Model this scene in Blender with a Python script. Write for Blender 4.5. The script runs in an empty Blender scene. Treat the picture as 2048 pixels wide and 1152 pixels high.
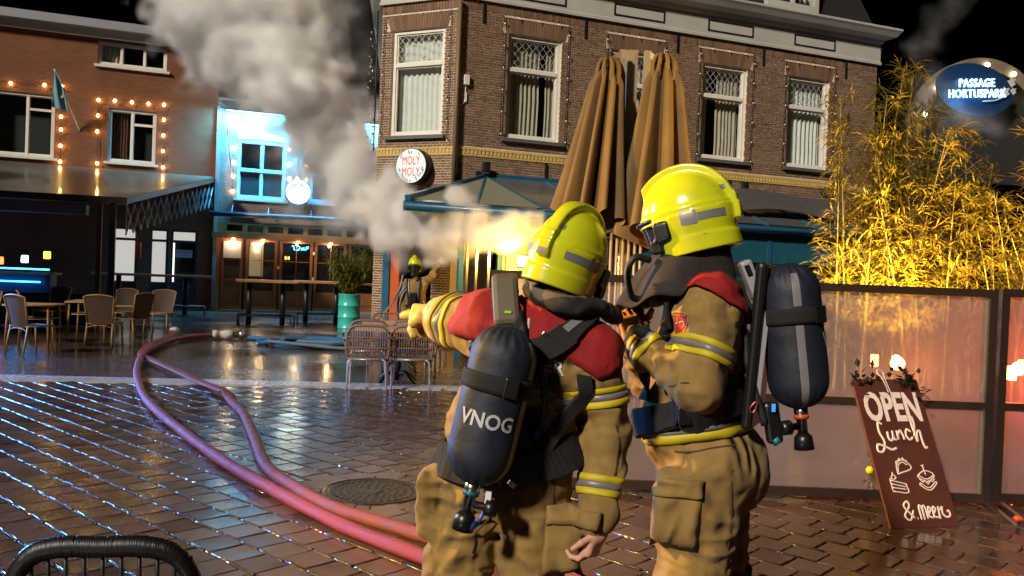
import bpy, bmesh, math, random
import numpy as np
from mathutils import Vector, Matrix
from mathutils.bvhtree import BVHTree

# ---------------------------------------------------------------- camera, sky, sun, exposure
SC = bpy.context.scene
COL = SC.collection
CAM_H, CAM_F, CAM_ROLL, CAM_PITCH = 1.52, 1700.0, 0.040, -0.013
cam_data = bpy.data.cameras.new('camera')
cam_data.sensor_width = 36.0
cam_data.lens = 36.0 * CAM_F / 2048.0
cam_data.clip_start, cam_data.clip_end = 0.05, 600.0
cam = bpy.data.objects.new('camera', cam_data)
COL.objects.link(cam)
_f = Vector((0, math.cos(CAM_PITCH), math.sin(CAM_PITCH)))
_r0 = Vector((1, 0, 0)); _u0 = _r0.cross(_f)
_r = _r0 * math.cos(CAM_ROLL) + _u0 * math.sin(CAM_ROLL)
_u = -_r0 * math.sin(CAM_ROLL) + _u0 * math.cos(CAM_ROLL)
_m = Matrix((_r, _u, -_f)).transposed().to_4x4()
_m.translation = (0, 0, CAM_H)
cam.matrix_world = _m
SC.camera = cam

world = bpy.data.worlds.new('World'); SC.world = world; world.use_nodes = True
_wn = world.node_tree; _bg = _wn.nodes['Background']
_sky = _wn.nodes.new('ShaderNodeTexSky'); _sky.sky_type = 'NISHITA'; _sky.sun_disc = False
SUN_EL, SUN_AZ = math.radians(30), math.radians(-145)      # where the light comes from (azimuth from +Y, clockwise)
_sky.sun_elevation = math.radians(-6); _sky.sun_rotation = SUN_AZ
_wn.links.new(_sky.outputs[0], _bg.inputs[0]); _bg.inputs[1].default_value = 0.05

sun_d = bpy.data.lights.new('sun', 'SUN'); sun_d.energy = 3.4; sun_d.angle = math.radians(5); sun_d.color = (1.0, 0.89, 0.75)
sun = bpy.data.objects.new('sun', sun_d); COL.objects.link(sun)
_sd = Vector((math.sin(SUN_AZ) * math.cos(SUN_EL), math.cos(SUN_AZ) * math.cos(SUN_EL), math.sin(SUN_EL)))
sun.rotation_euler = _sd.to_track_quat('Z', 'Y').to_euler(); sun.location = _sd * 40

SC.view_settings.view_transform = 'Standard'; SC.view_settings.look = 'None'
SC.view_settings.exposure = 0.2; SC.view_settings.gamma = 1.0
cy = SC.cycles
cy.max_bounces = 30; cy.diffuse_bounces = 2; cy.glossy_bounces = 3; cy.transmission_bounces = 4
cy.transparent_max_bounces = 24; cy.volume_bounces = 28
cy.sample_clamp_indirect = 3.0; cy.sample_clamp_direct = 0.0
cy.caustics_reflective = False; cy.caustics_refractive = False
cy.use_adaptive_sampling = True; cy.adaptive_threshold = 0.02
cy.use_denoising = True; cy.denoiser = 'OPENIMAGEDENOISE'
cy.volume_step_rate = 1.0; cy.volume_max_steps = 256
try: cy.use_light_tree = True
except Exception: pass

RND = random.Random(7)
def at(px, py, Y):
    """A point at distance Y along a line of sight of the photograph (2048 x 1152)."""
    d = _f + _r * ((px - 1024) / CAM_F) - _u * ((py - 576) / CAM_F)
    return Vector((0, 0, CAM_H)) + d * (Y / d.y)
# ---------------------------------------------------------------- helpers: meshes and objects
def tag(o, label=None, cat=None, group=None, kind=None):
    if label: o['label'] = label
    if cat: o['category'] = cat
    if group: o['group'] = group
    if kind: o['kind'] = kind
    return o
def empty(name, loc=(0, 0, 0), rz=0.0, parent=None):
    o = bpy.data.objects.new(name, None); o.empty_display_size = 0.1
    COL.objects.link(o); o.location = loc; o.rotation_euler = (0, 0, rz); o.parent = parent
    return o
def thing(name, label, cat, loc=(0, 0, 0), rz=0.0, group=None):
    return tag(empty(name, loc, rz), label, cat, group)
def link_mesh(name, me, mats, parent=None, kind=None):
    for m in (mats if isinstance(mats, (list, tuple)) else [mats]): me.materials.append(m)
    o = bpy.data.objects.new(name, me); COL.objects.link(o); o.parent = parent
    if kind: o['kind'] = kind
    return o
def shared(name, me, parent=None, loc=(0, 0, 0), rot=(0, 0, 0), scale=(1, 1, 1)):
    o = bpy.data.objects.new(name, me); COL.objects.link(o); o.parent = parent
    o.location = loc; o.rotation_euler = rot; o.scale = scale
    return o
def copy_tree(o, parent=None):
    c = o.copy(); COL.objects.link(c); c.parent = parent
    for ch in list(o.children): copy_tree(ch, c)
    return c
def V(*a): return Vector(a)

class MB:
    """Collects shapes and links them as ONE mesh."""
    def __init__(s): s.v = []; s.f = []; s.mi = []; s.sm = []; s.cur = 0
    def mat(s, i): s.cur = i; return s
    def add(s, vs, fs, smooth=False, M=None):
        n = len(s.v)
        s.v += [tuple((M @ Vector(p)) if M is not None else p) for p in vs]
        s.f += [tuple(i + n for i in q) for q in fs]
        s.mi += [s.cur] * len(fs); s.sm += [smooth] * len(fs)
        return s
    def box(s, x0, x1, y0, y1, z0, z1, M=None, bev=0.0):
        if bev <= 0:
            vs = [(x, y, z) for x in (x0, x1) for y in (y0, y1) for z in (z0, z1)]
            fs = [(0, 1, 3, 2), (4, 6, 7, 5), (0, 4, 5, 1), (2, 3, 7, 6), (0, 2, 6, 4), (1, 5, 7, 3)]
            return s.add(vs, fs, False, M)
        bm = bmesh.new(); bmesh.ops.create_cube(bm, size=1)
        for v in bm.verts: v.co = ((x0 + x1) / 2 + v.co.x * (x1 - x0), (y0 + y1) / 2 + v.co.y * (y1 - y0), (z0 + z1) / 2 + v.co.z * (z1 - z0))
        bmesh.ops.bevel(bm, geom=bm.edges[:], offset=bev, segments=2, affect='EDGES', profile=0.5)
        bm.verts.ensure_lookup_table()
        s.add([v.co[:] for v in bm.verts], [[v.index for v in f.verts] for f in bm.faces], False, M); bm.free(); return s
    def bar(s, a, b, w, h, up=(0, 0, 1)):
        """A rectangular bar from a to b."""
        a, b = Vector(a), Vector(b); d = (b - a).normalized(); u = Vector(up)
        x = d.cross(u); x = x.normalized() if x.length > 1e-5 else Vector((1, 0, 0)); y = x.cross(d)
        vs = [p + x * (i * w / 2) + y * (j * h / 2) for p in (a, b) for i in (-1, 1) for j in (-1, 1)]
        return s.add([v[:] for v in vs], [(0, 1, 3, 2), (4, 6, 7, 5), (0, 4, 5, 1), (2, 3, 7, 6), (0, 2, 6, 4), (1, 5, 7, 3)])
    def tube(s, pts, r, n=8, closed=False, cap=True, flat=1.0, up=None):
        """A smooth tube through pts; r is a number or a list; flat < 1 squashes it vertically."""
        pts = [Vector(p) for p in pts]; N = len(pts)
        rr = r if isinstance(r, (list, tuple)) else [r] * N
        rings = []; prev = None
        for i, p in enumerate(pts):
            a = pts[(i - 1) % N] if (closed or i > 0) else p; b = pts[(i + 1) % N] if (closed or i < N - 1) else p
            t = (b - a).normalized() if (b - a).length > 1e-9 else Vector((0, 0, 1))
            if up is not None: x = t.cross(Vector(up))
            elif prev is None: x = t.cross(Vector((0, 0, 1)))
            else: x = prev - t * prev.dot(t)
            if x.length < 1e-4: x = t.cross(Vector((0, 1, 0.1)))
            x.normalize(); prev = x; y = x.cross(t) * -1
            rings.append([p + x * (math.cos(k * 2 * math.pi / n) * rr[i]) + y * (math.sin(k * 2 * math.pi / n) * rr[i] * flat) for k in range(n)])
        vs = [v[:] for R in rings for v in R]; fs = []
        for i in range(N if closed else N - 1):
            j = (i + 1) % N
            for k in range(n): fs.append((i * n + k, i * n + (k + 1) % n, j * n + (k + 1) % n, j * n + k))
        s.add(vs, fs, True)
        if cap and not closed:
            b0 = len(s.v) - len(vs)
            s.f += [tuple(b0 + k for k in range(n))[::-1], tuple(b0 + (N - 1) * n + k for k in range(n))]
            s.mi += [s.cur] * 2; s.sm += [False] * 2
        return s
    def lathe(s, prof, n=24, M=None, smooth=True, capb=True, capt=True):
        """prof: list of (radius, z)."""
        vs = [(r * math.cos(k * 2 * math.pi / n), r * math.sin(k * 2 * math.pi / n), z) for r, z in prof for k in range(n)]
        fs = [(i * n + k, i * n + (k + 1) % n, (i + 1) * n + (k + 1) % n, (i + 1) * n + k) for i in range(len(prof) - 1) for k in range(n)]
        s.add(vs, fs, smooth, M); b0 = len(s.v) - len(vs)
        if capb: s.f.append(tuple(b0 + k for k in range(n))[::-1]); s.mi.append(s.cur); s.sm.append(False)
        if capt: s.f.append(tuple(b0 + (len(prof) - 1) * n + k for k in range(n))); s.mi.append(s.cur); s.sm.append(False)
        return s
    def grid(s, fn, nu, nv, smooth=True, wrapu=False):
        """fn(i, j) -> point for i in 0..nu, j in 0..nv."""
        U = nu if wrapu else nu + 1
        vs = [tuple(fn(i, j)) for j in range(nv + 1) for i in range(U)]
        fs = [(j * U + i, j * U + (i + 1) % U, (j + 1) * U + (i + 1) % U, (j + 1) * U + i) for j in range(nv) for i in range(nu)]
        return s.add(vs, fs, smooth)
    def prism(s, poly, z0, z1, M=None):
        n = len(poly); vs = [(x, y, z0) for x, y in poly] + [(x, y, z1) for x, y in poly]
        fs = [tuple(range(n))[::-1], tuple(range(n, 2 * n))] + [(i, (i + 1) % n, n + (i + 1) % n, n + i) for i in range(n)]
        return s.add(vs, fs, False, M)
    def sphere(s, c, r, n=8, sc=(1, 1, 1)):
        m = n // 2 + 1
        vs = [(c[0] + sc[0] * r * math.sin(math.pi * j / m) * math.cos(2 * math.pi * i / n), c[1] + sc[1] * r * math.sin(math.pi * j / m) * math.sin(2 * math.pi * i / n), c[2] + sc[2] * r * math.cos(math.pi * j / m)) for j in range(1, m) for i in range(n)]
        top = len(vs); vs += [(c[0], c[1], c[2] + sc[2] * r), (c[0], c[1], c[2] - sc[2] * r)]
        fs = [((j) * n + i, (j + 1) * n + i, (j + 1) * n + (i + 1) % n, j * n + (i + 1) % n) for j in range(m - 2) for i in range(n)]
        fs += [(top, i, (i + 1) % n) for i in range(n)] + [(top + 1, (m - 2) * n + (i + 1) % n, (m - 2) * n + i) for i in range(n)]
        return s.add(vs, fs, True)
    def mesh(s, name):
        me = bpy.data.meshes.new(name); me.from_pydata(s.v, [], s.f)
        me.polygons.foreach_set('material_index', s.mi); me.polygons.foreach_set('use_smooth', s.sm); me.update()
        return me
    def build(s, name, mats, parent=None, kind=None):
        return link_mesh(name, s.mesh(name), mats, parent, kind)

def curve_pts(ctrl, n=8, closed=False):
    """Catmull-Rom through the control points."""
    P = [Vector(p) for p in ctrl]; N = len(P); out = []
    for i in range(N if closed else N - 1):
        p0 = P[(i - 1) % N] if (closed or i > 0) else P[0] * 2 - P[1]
        p1, p2 = P[i], P[(i + 1) % N]
        p3 = P[(i + 2) % N] if (closed or i + 2 < N) else P[-1] * 2 - P[-2]
        for k in range(n):
            t = k / n
            out.append(0.5 * ((2 * p1) + (p2 - p0) * t + (2 * p0 - 5 * p1 + 4 * p2 - p3) * t * t + (3 * p1 - p0 - 3 * p2 + p3) * t ** 3))
    if not closed: out.append(P[-1])
    return out
def text_mesh(txt, size=1.0, extrude=0.01, align='CENTER', spacing=1.0, offset=0.0, xscale=1.0):
    """The letters of txt as vertices and faces, lying in the x-y plane."""
    cu = bpy.data.curves.new('lettering', 'FONT'); cu.body = txt; cu.size = size; cu.extrude = extrude; cu.align_x = align
    cu.align_y = 'CENTER'; cu.space_character = spacing; cu.offset = offset; cu.resolution_u = 3
    o = bpy.data.objects.new('lettering', cu); COL.objects.link(o)
    bpy.context.view_layer.update(); dg = bpy.context.evaluated_depsgraph_get()
    me = o.evaluated_get(dg).to_mesh()
    vs = [(v.co.x * xscale, v.co.y, v.co.z) for v in me.vertices]; fs = [tuple(p.vertices) for p in me.polygons]
    o.evaluated_get(dg).to_mesh_clear(); bpy.data.objects.remove(o); bpy.data.curves.remove(cu)
    return vs, fs

# ---------------------------------------------------------------- helpers: materials
def nd(t, kind, **kw):
    n = t.nodes.new(kind)
    for k, v in kw.items(): setattr(n, k, v)
    return n
def mat(name, col, rough=0.6, metal=0.0, col2=None, nscale=6.0, bump=0.0, bscale=40.0, rvar=0.0, spec=0.5, coat=0.0, stretch=None, emit=None, estr=0.0, island=0.0, sheen=0.0, coord='P'):
    m = bpy.data.materials.new(name); m.use_nodes = True; t = m.node_tree; b = t.nodes['Principled BSDF']; L = t.links.new
    b.inputs['Base Color'].default_value = (*col, 1); b.inputs['Roughness'].default_value = rough; b.inputs['Metallic'].default_value = metal
    b.inputs['Specular IOR Level'].default_value = spec; b.inputs['Coat Weight'].default_value = coat; b.inputs['Coat Roughness'].default_value = 0.05
    if sheen: b.inputs['Sheen Weight'].default_value = sheen
    if emit: b.inputs['Emission Color'].default_value = (*emit, 1); b.inputs['Emission Strength'].default_value = estr
    if col2 or bump or rvar or island:
        if coord == 'P': src = nd(t, 'ShaderNodeNewGeometry').outputs['Position']
        else: src = nd(t, 'ShaderNodeTexCoord').outputs['Object']
        if stretch:
            mp = nd(t, 'ShaderNodeMapping'); mp.inputs['Scale'].default_value = stretch; L(src, mp.inputs[0]); src = mp.outputs[0]
        nz = nd(t, 'ShaderNodeTexNoise'); nz.inputs['Scale'].default_value = nscale; nz.inputs['Detail'].default_value = 5; nz.inputs['Roughness'].default_value = 0.6; L(src, nz.inputs['Vector'])
        fac = nz.outputs['Fac']
        if island:
            g = nd(t, 'ShaderNodeNewGeometry'); oi = nd(t, 'ShaderNodeObjectInfo')
            ad = nd(t, 'ShaderNodeMath', operation='ADD'); L(g.outputs['Random Per Island'], ad.inputs[0]); L(oi.outputs['Random'], ad.inputs[1])
            fr = nd(t, 'ShaderNodeMath', operation='FRACT'); L(ad.outputs[0], fr.inputs[0])
            mx = nd(t, 'ShaderNodeMix'); mx.inputs[0].default_value = island; L(fac, mx.inputs[2]); L(fr.outputs[0], mx.inputs[3]); fac = mx.outputs[0]
        if col2:
            cr = nd(t, 'ShaderNodeValToRGB'); cr.color_ramp.elements[0].color = (*col, 1); cr.color_ramp.elements[1].color = (*col2, 1)
            lo, hi = (0.3, 0.7) if not island else (0.1, 0.9)
            cr.color_ramp.elements[0].position = lo; cr.color_ramp.elements[1].position = hi
            L(fac, cr.inputs[0]); L(cr.outputs[0], b.inputs['Base Color'])
        if rvar:
            mr = nd(t, 'ShaderNodeMapRange'); mr.inputs['From Min'].default_value = 0.3; mr.inputs['From Max'].default_value = 0.7
            mr.inputs['To Min'].default_value = max(0.02, rough - rvar); mr.inputs['To Max'].default_value = min(1, rough + rvar)
            L(fac, mr.inputs[0]); L(mr.outputs[0], b.inputs['Roughness'])
        if bump:
            n2 = nd(t, 'ShaderNodeTexNoise'); n2.inputs['Scale'].default_value = bscale; n2.inputs['Detail'].default_value = 4; L(src, n2.inputs['Vector'])
            bp = nd(t, 'ShaderNodeBump'); bp.inputs['Strength'].default_value = min(1, bump); bp.inputs['Distance'].default_value = 0.02 * bump; L(n2.outputs['Fac'], bp.inputs['Height']); L(bp.outputs[0], b.inputs['Normal'])
    return m
def emat(name, col, s):
    m = bpy.data.materials.new(name); m.use_nodes = True; t = m.node_tree; b = t.nodes['Principled BSDF']
    b.inputs['Base Color'].default_value = (*[min(1, c) for c in col], 1); b.inputs['Roughness'].default_value = 0.4
    b.inputs['Emission Color'].default_value = (*col, 1); b.inputs['Emission Strength'].default_value = s
    return m
def schlick(t, f0):
    """Fresnel reflectance of a thin sheet, the same from both of its sides."""
    lw = nd(t, 'ShaderNodeLayerWeight'); lw.inputs['Blend'].default_value = .5
    p = nd(t, 'ShaderNodeMath', operation='POWER'); p.inputs[1].default_value = 5; t.links.new(lw.outputs['Facing'], p.inputs[0])
    m = nd(t, 'ShaderNodeMath', operation='MULTIPLY_ADD'); m.inputs[1].default_value = 1 - f0; m.inputs[2].default_value = f0; t.links.new(p.outputs[0], m.inputs[0])
    return m.outputs[0]
def glass(name, tint=(0.9, 0.95, 0.95), rough=0.02, refl=1.0, dirt=0.0):
    """Window glass: a clear sheet with real Fresnel reflection (no refraction needed for a thin pane)."""
    m = bpy.data.materials.new(name); m.use_nodes = True; t = m.node_tree; t.nodes.clear(); L = t.links.new
    o = nd(t, 'ShaderNodeOutputMaterial'); tr = nd(t, 'ShaderNodeBsdfTransparent'); tr.inputs[0].default_value = (*tint, 1)
    gl = nd(t, 'ShaderNodeBsdfGlossy'); gl.inputs['Roughness'].default_value = rough
    fr = schlick(t, .06 * refl)
    mx = nd(t, 'ShaderNodeMixShader'); L(fr, mx.inputs[0]); L(tr.outputs[0], mx.inputs[1]); L(gl.outputs[0], mx.inputs[2])
    out = mx.outputs[0]
    if dirt:
        df = nd(t, 'ShaderNodeBsdfDiffuse'); df.inputs[0].default_value = (0.6, 0.6, 0.6, 1)
        m2 = nd(t, 'ShaderNodeMixShader'); m2.inputs[0].default_value = dirt; L(out, m2.inputs[1]); L(df.outputs[0], m2.inputs[2]); out = m2.outputs[0]
    L(out, o.inputs[0]); return m

M = {}
M['mortar'] = mat('mortar', (0.60, 0.50, 0.38), 0.9, col2=(0.74, 0.63, 0.49), nscale=3)
M['brick'] = mat('brick', (0.125, 0.066, 0.036), 0.8, col2=(0.25, 0.145, 0.085), nscale=5, bump=0.3, bscale=60, island=0.6)
M['yellow_brick'] = mat('yellow_brick', (0.50, 0.34, 0.10), 0.75, col2=(0.66, 0.48, 0.17), nscale=6, island=0.5)
M['white_paint'] = mat('white_paint', (0.72, 0.68, 0.60), 0.45, col2=(0.80, 0.77, 0.70), nscale=3)
M['cornice_paint'] = mat('cornice_paint', (0.42, 0.40, 0.36), 0.6, col2=(0.52, 0.50, 0.45), nscale=1.2)
M['black_paint'] = mat('black_paint', (0.015, 0.015, 0.017), 0.45)
M['black_metal'] = mat('black_metal', (0.02, 0.02, 0.022), 0.4, 0.3)
M['dark_brown'] = mat('dark_brown', (0.035, 0.02, 0.014), 0.4, 0.2, col2=(0.05, 0.028, 0.02))
M['sill'] = mat('sill_stone', (0.10, 0.10, 0.10), 0.6)
M['glass'] = glass('window_glass')
M['dark_glass'] = glass('dark_glass', (0.35, 0.4, 0.42), 0.03)
M['net_curtain'] = mat('net_curtain', (0.72, 0.72, 0.66), 0.9, col2=(0.82, 0.82, 0.76))
M['tan_curtain'] = mat('tan_curtain', (0.42, 0.36, 0.27), 0.9, col2=(0.52, 0.45, 0.34))
M['brown_curtain'] = mat('brown_curtain', (0.16, 0.07, 0.04), 0.9)
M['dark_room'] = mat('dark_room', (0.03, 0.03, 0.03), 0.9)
M['orange_brick'] = mat('orange_brick', (0.32, 0.12, 0.05), 0.85, col2=(0.42, 0.17, 0.07), nscale=8, bump=0.3, bscale=30)
M['roof_dark'] = mat('roof_dark', (0.008, 0.008, 0.009), 0.9)
M['lead'] = mat('lead_came', (0.55, 0.55, 0.52), 0.5, 0.3)
M['steel'] = mat('steel', (0.55, 0.55, 0.55), 0.25, 1.0)
M['wire'] = mat('black_wire', (0.01, 0.01, 0.01), 0.5)
M['warm_bulb'] = emat('warm_bulb', (1.0, 0.62, 0.18), 34.0)
M['cold_bulb'] = emat('cold_bulb', (1.0, 0.88, 0.65), 0.45)

# ---------------------------------------------------------------- helpers: shapes from signed distances
def vnoise(p, seed=0):
    """Smooth 3-D value noise in -1..1 for an (N, 3) array."""
    i = np.floor(p).astype(np.int64); f = p - i; u = f * f * (3 - 2 * f)
    def h(a, b, c):
        n = (a * 73856093) ^ (b * 19349663) ^ (c * 83492791) ^ (seed * 2654435761)
        n = (n ^ (n >> 13)) * 1274126177 & 0x7fffffff
        return ((n ^ (n >> 16)) & 0xffff) / 32767.5 - 1.0
    x, y, z = i[:, 0], i[:, 1], i[:, 2]; r = 0
    for a in (0, 1):
        wa = u[:, 0] if a else 1 - u[:, 0]
        for b in (0, 1):
            wb = u[:, 1] if b else 1 - u[:, 1]
            for c in (0, 1):
                wc = u[:, 2] if c else 1 - u[:, 2]
                r = r + h(x + a, y + b, z + c) * wa * wb * wc
    return r
def smin(a, b, k):
    h = np.clip(0.5 + 0.5 * (b - a) / k, 0, 1); return b + (a - b) * h - k * h * (1 - h)
def smax(a, b, k): return -smin(-a, -b, k)
def cone(p, a, b, ra, rb, flat=None):
    """Distance to a limb that tapers from ra at a to rb at b; flat=(axis, factor) widens the section along axis."""
    a = np.array(a, float); b = np.array(b, float); q = p - a; d = b - a
    if flat is not None:
        ax = np.array(flat[0], float); ax /= np.linalg.norm(ax); k = 1 - 1 / flat[1]
        q = q - np.outer(q @ ax, ax) * k; d = d - ax * (d @ ax) * k
    t = np.clip((q @ d) / max(d @ d, 1e-9), 0, 1)
    return np.linalg.norm(q - t[:, None] * d, axis=1) - (ra + (rb - ra) * t)
def ell(p, c, r, R=None):
    q = p - np.array(c, float)
    if R is not None: q = q @ R
    r = np.array(r, float); k0 = np.linalg.norm(q / r, axis=1); k1 = np.linalg.norm(q / (r * r), axis=1)
    return k0 * (k0 - 1.0) / np.maximum(k1, 1e-9)
def rbox(p, c, h, rad, R=None):
    q = p - np.array(c, float)
    if R is not None: q = q @ R
    q = np.abs(q) - (np.array(h, float) - rad)
    return np.linalg.norm(np.maximum(q, 0), axis=1) + np.minimum(q.max(axis=1), 0) - rad
def surface(fn, lo, hi, h):
    """Surface nets: vertices and quads of fn = 0 inside the box lo..hi with cell size h."""
    lo = np.array(lo, float); n = np.ceil((np.array(hi) - lo) / h).astype(int) + 1
    ax = [lo[k] + h * np.arange(n[k]) for k in range(3)]
    G = np.stack(np.meshgrid(*ax, indexing='ij'), -1).reshape(-1, 3)
    # coarse pass first: the shape is evaluated finely only near its surface
    K = 4; nc = (n + K - 2) // K + 1
    axc = [lo[k] + h * K * np.arange(nc[k]) for k in range(3)]
    Gc = np.stack(np.meshgrid(*axc, indexing='ij'), -1).reshape(-1, 3); Dc = fn(Gc).reshape(nc)
    near = np.abs(Dc) < h * K * 1.75 + .014; nr = near.copy()
    idc = [np.minimum((np.arange(n[k]) + K // 2) // K, nc[k] - 1) for k in range(3)]
    sel = nr[np.ix_(*idc)].reshape(-1); D = Dc[np.ix_(*idc)].reshape(-1).copy()
    ids = np.nonzero(sel)[0]
    for i in range(0, len(ids), 200000): D[ids[i:i + 200000]] = fn(G[ids[i:i + 200000]])
    D = D.reshape(n)
    S = D < 0
    c = n - 1
    acc = np.zeros((*c, 3)); cnt = np.zeros(tuple(c))
    corner = np.stack(np.meshgrid(*[np.arange(k) for k in c], indexing='ij'), -1).astype(float)
    for k in range(3):
        o1, o2 = [(1, 2), (0, 2), (0, 1)][k]
        for a in (0, 1):
            for b in (0, 1):
                off = [0, 0, 0]; off[o1] = a; off[o2] = b
                s0 = tuple(slice(off[j], off[j] + c[j]) for j in range(3))
                off2 = list(off); off2[k] += 1
                s1 = tuple(slice(off2[j], off2[j] + c[j]) for j in range(3))
                d0, d1 = D[s0], D[s1]; x = (S[s0] != S[s1])
                t = np.where(x, d0 / np.where(x, d0 - d1, 1), 0)
                pt = corner + np.array(off, float); pt[..., k] += t
                acc += pt * x[..., None]; cnt += x
    act = cnt > 0; idx = -np.ones(tuple(c), int); idx[act] = np.arange(act.sum())
    verts = lo + h * (acc[act] / cnt[act][:, None])
    quads = []
    for k in range(3):
        o1, o2 = [(1, 2), (2, 0), (0, 1)][k]
        sl = [slice(1, c[j]) for j in range(3)]; sl[k] = slice(0, c[k])
        s0 = tuple(sl); sl2 = list(sl); sl2[k] = slice(1, c[k] + 1); s1 = tuple(sl2)
        a, b = S[s0], S[s1]
        def cell(d1, d2):
            q = [slice(1, c[j]) for j in range(3)]; q[k] = slice(0, c[k])
            q[o1] = slice(1 - d1, c[o1] - d1); q[o2] = slice(1 - d2, c[o2] - d2); return idx[tuple(q)]
        i00, i10, i11, i01 = cell(1, 1), cell(0, 1), cell(0, 0), cell(1, 0)
        m = a & ~b; quads.append(np.stack([i00[m], i10[m], i11[m], i01[m]], 1))
        m = ~a & b; quads.append(np.stack([i01[m], i11[m], i10[m], i00[m]], 1))
    q = np.concatenate(quads); q = q[(q >= 0).all(1)]
    return verts, q
def np_mesh(name, verts, quads, smooth=True):
    me = bpy.data.meshes.new(name); nv, nf = len(verts), len(quads)
    me.vertices.add(nv); me.vertices.foreach_set('co', np.ascontiguousarray(verts, dtype=np.float32).ravel())
    me.loops.add(nf * 4); me.loops.foreach_set('vertex_index', np.ascontiguousarray(quads, dtype=np.int32).ravel())
    me.polygons.add(nf); me.polygons.foreach_set('loop_start', np.arange(0, nf * 4, 4, dtype=np.int32))
    me.polygons.foreach_set('use_smooth', np.ones(nf, dtype=bool) if smooth else np.zeros(nf, dtype=bool)); me.update(calc_edges=True)
    return me
# ---------------------------------------------------------------- the ground
def wet_mat(name, c1, c2, r0, r1, island=0.5, bump=0.25, puddle=0.0, blobs=0.0):
    """Wet paving: dark damp stone whose film of water varies in gloss and has slow ripples."""
    m = bpy.data.materials.new(name); m.use_nodes = True; t = m.node_tree; b = t.nodes['Principled BSDF']; L = t.links.new
    P = nd(t, 'ShaderNodeNewGeometry'); oi = nd(t, 'ShaderNodeObjectInfo')
    n1 = nd(t, 'ShaderNodeTexNoise'); n1.inputs['Scale'].default_value = 0.55; n1.inputs['Detail'].default_value = 4; L(P.outputs['Position'], n1.inputs['Vector'])
    n2 = nd(t, 'ShaderNodeTexNoise'); n2.inputs['Scale'].default_value = 22; n2.inputs['Detail'].default_value = 5; L(P.outputs['Position'], n2.inputs['Vector'])
    ad = nd(t, 'ShaderNodeMath', operation='ADD'); L(P.outputs['Random Per Island'], ad.inputs[0]); L(oi.outputs['Random'], ad.inputs[1])
    fr = nd(t, 'ShaderNodeMath', operation='FRACT'); L(ad.outputs[0], fr.inputs[0])
    mx = nd(t, 'ShaderNodeMix'); mx.inputs[0].default_value = island; L(n2.outputs['Fac'], mx.inputs[2]); L(fr.outputs[0], mx.inputs[3])
    cr = nd(t, 'ShaderNodeValToRGB'); cr.color_ramp.elements[0].color = (*c1, 1); cr.color_ramp.elements[1].color = (*c2, 1)
    cr.color_ramp.elements[0].position = 0.2; cr.color_ramp.elements[1].position = 0.8
    L(mx.outputs[0], cr.inputs[0]); L(cr.outputs[0], b.inputs['Base Color'])
    mr = nd(t, 'ShaderNodeMapRange'); mr.inputs['From Min'].default_value = 0.35; mr.inputs['From Max'].default_value = 0.62
    mr.inputs['To Min'].default_value = r0; mr.inputs['To Max'].default_value = r1
    mm = nd(t, 'ShaderNodeMix'); mm.inputs[0].default_value = 0.35; L(n1.outputs['Fac'], mm.inputs[2]); L(n2.outputs['Fac'], mm.inputs[3])
    L(mm.outputs[0], mr.inputs[0])
    rj = nd(t, 'ShaderNodeMath', operation='MULTIPLY_ADD'); rj.inputs[1].default_value = .09 if island > .3 else 0.0; L(fr.outputs[0], rj.inputs[0]); L(mr.outputs[0], rj.inputs[2]); L(rj.outputs[0], b.inputs['Roughness'])
    b.inputs['Specular IOR Level'].default_value = 0.65
    n3 = nd(t, 'ShaderNodeTexNoise'); n3.inputs['Scale'].default_value = 60; n3.inputs['Detail'].default_value = 3; L(P.outputs['Position'], n3.inputs['Vector'])
    n4 = nd(t, 'ShaderNodeTexNoise'); n4.inputs['Scale'].default_value = 9; n4.inputs['Detail'].default_value = 2; L(P.outputs['Position'], n4.inputs['Vector'])
    b1 = nd(t, 'ShaderNodeBump'); b1.inputs['Strength'].default_value = bump; b1.inputs['Distance'].default_value = 0.006; L(n4.outputs['Fac'], b1.inputs['Height'])
    b2 = nd(t, 'ShaderNodeBump'); b2.inputs['Strength'].default_value = bump * 0.5; b2.inputs['Distance'].default_value = 0.003
    L(n3.outputs['Fac'], b2.inputs['Height']); L(b1.outputs[0], b2.inputs['Normal']); L(b2.outputs[0], b.inputs['Normal'])
    return m
M['paver'] = wet_mat('wet_paver', (0.045, 0.026, 0.020), (0.105, 0.062, 0.048), 0.04, 0.19, bump=.10)
M['joint'] = wet_mat('wet_joint_sand', (0.02, 0.016, 0.014), (0.04, 0.03, 0.026), 0.15, 0.5, island=0.0, bump=0.6)
M['bead'] = wet_mat('wet_joint_bead', (0.03, 0.026, 0.026), (0.06, 0.05, 0.05), 0.12, 0.3, island=0.0, bump=0.8)
M['granite'] = wet_mat('wet_granite', (0.30, 0.29, 0.29), (0.42, 0.41, 0.41), 0.15, 0.4, island=0.2, bump=0.2)

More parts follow.
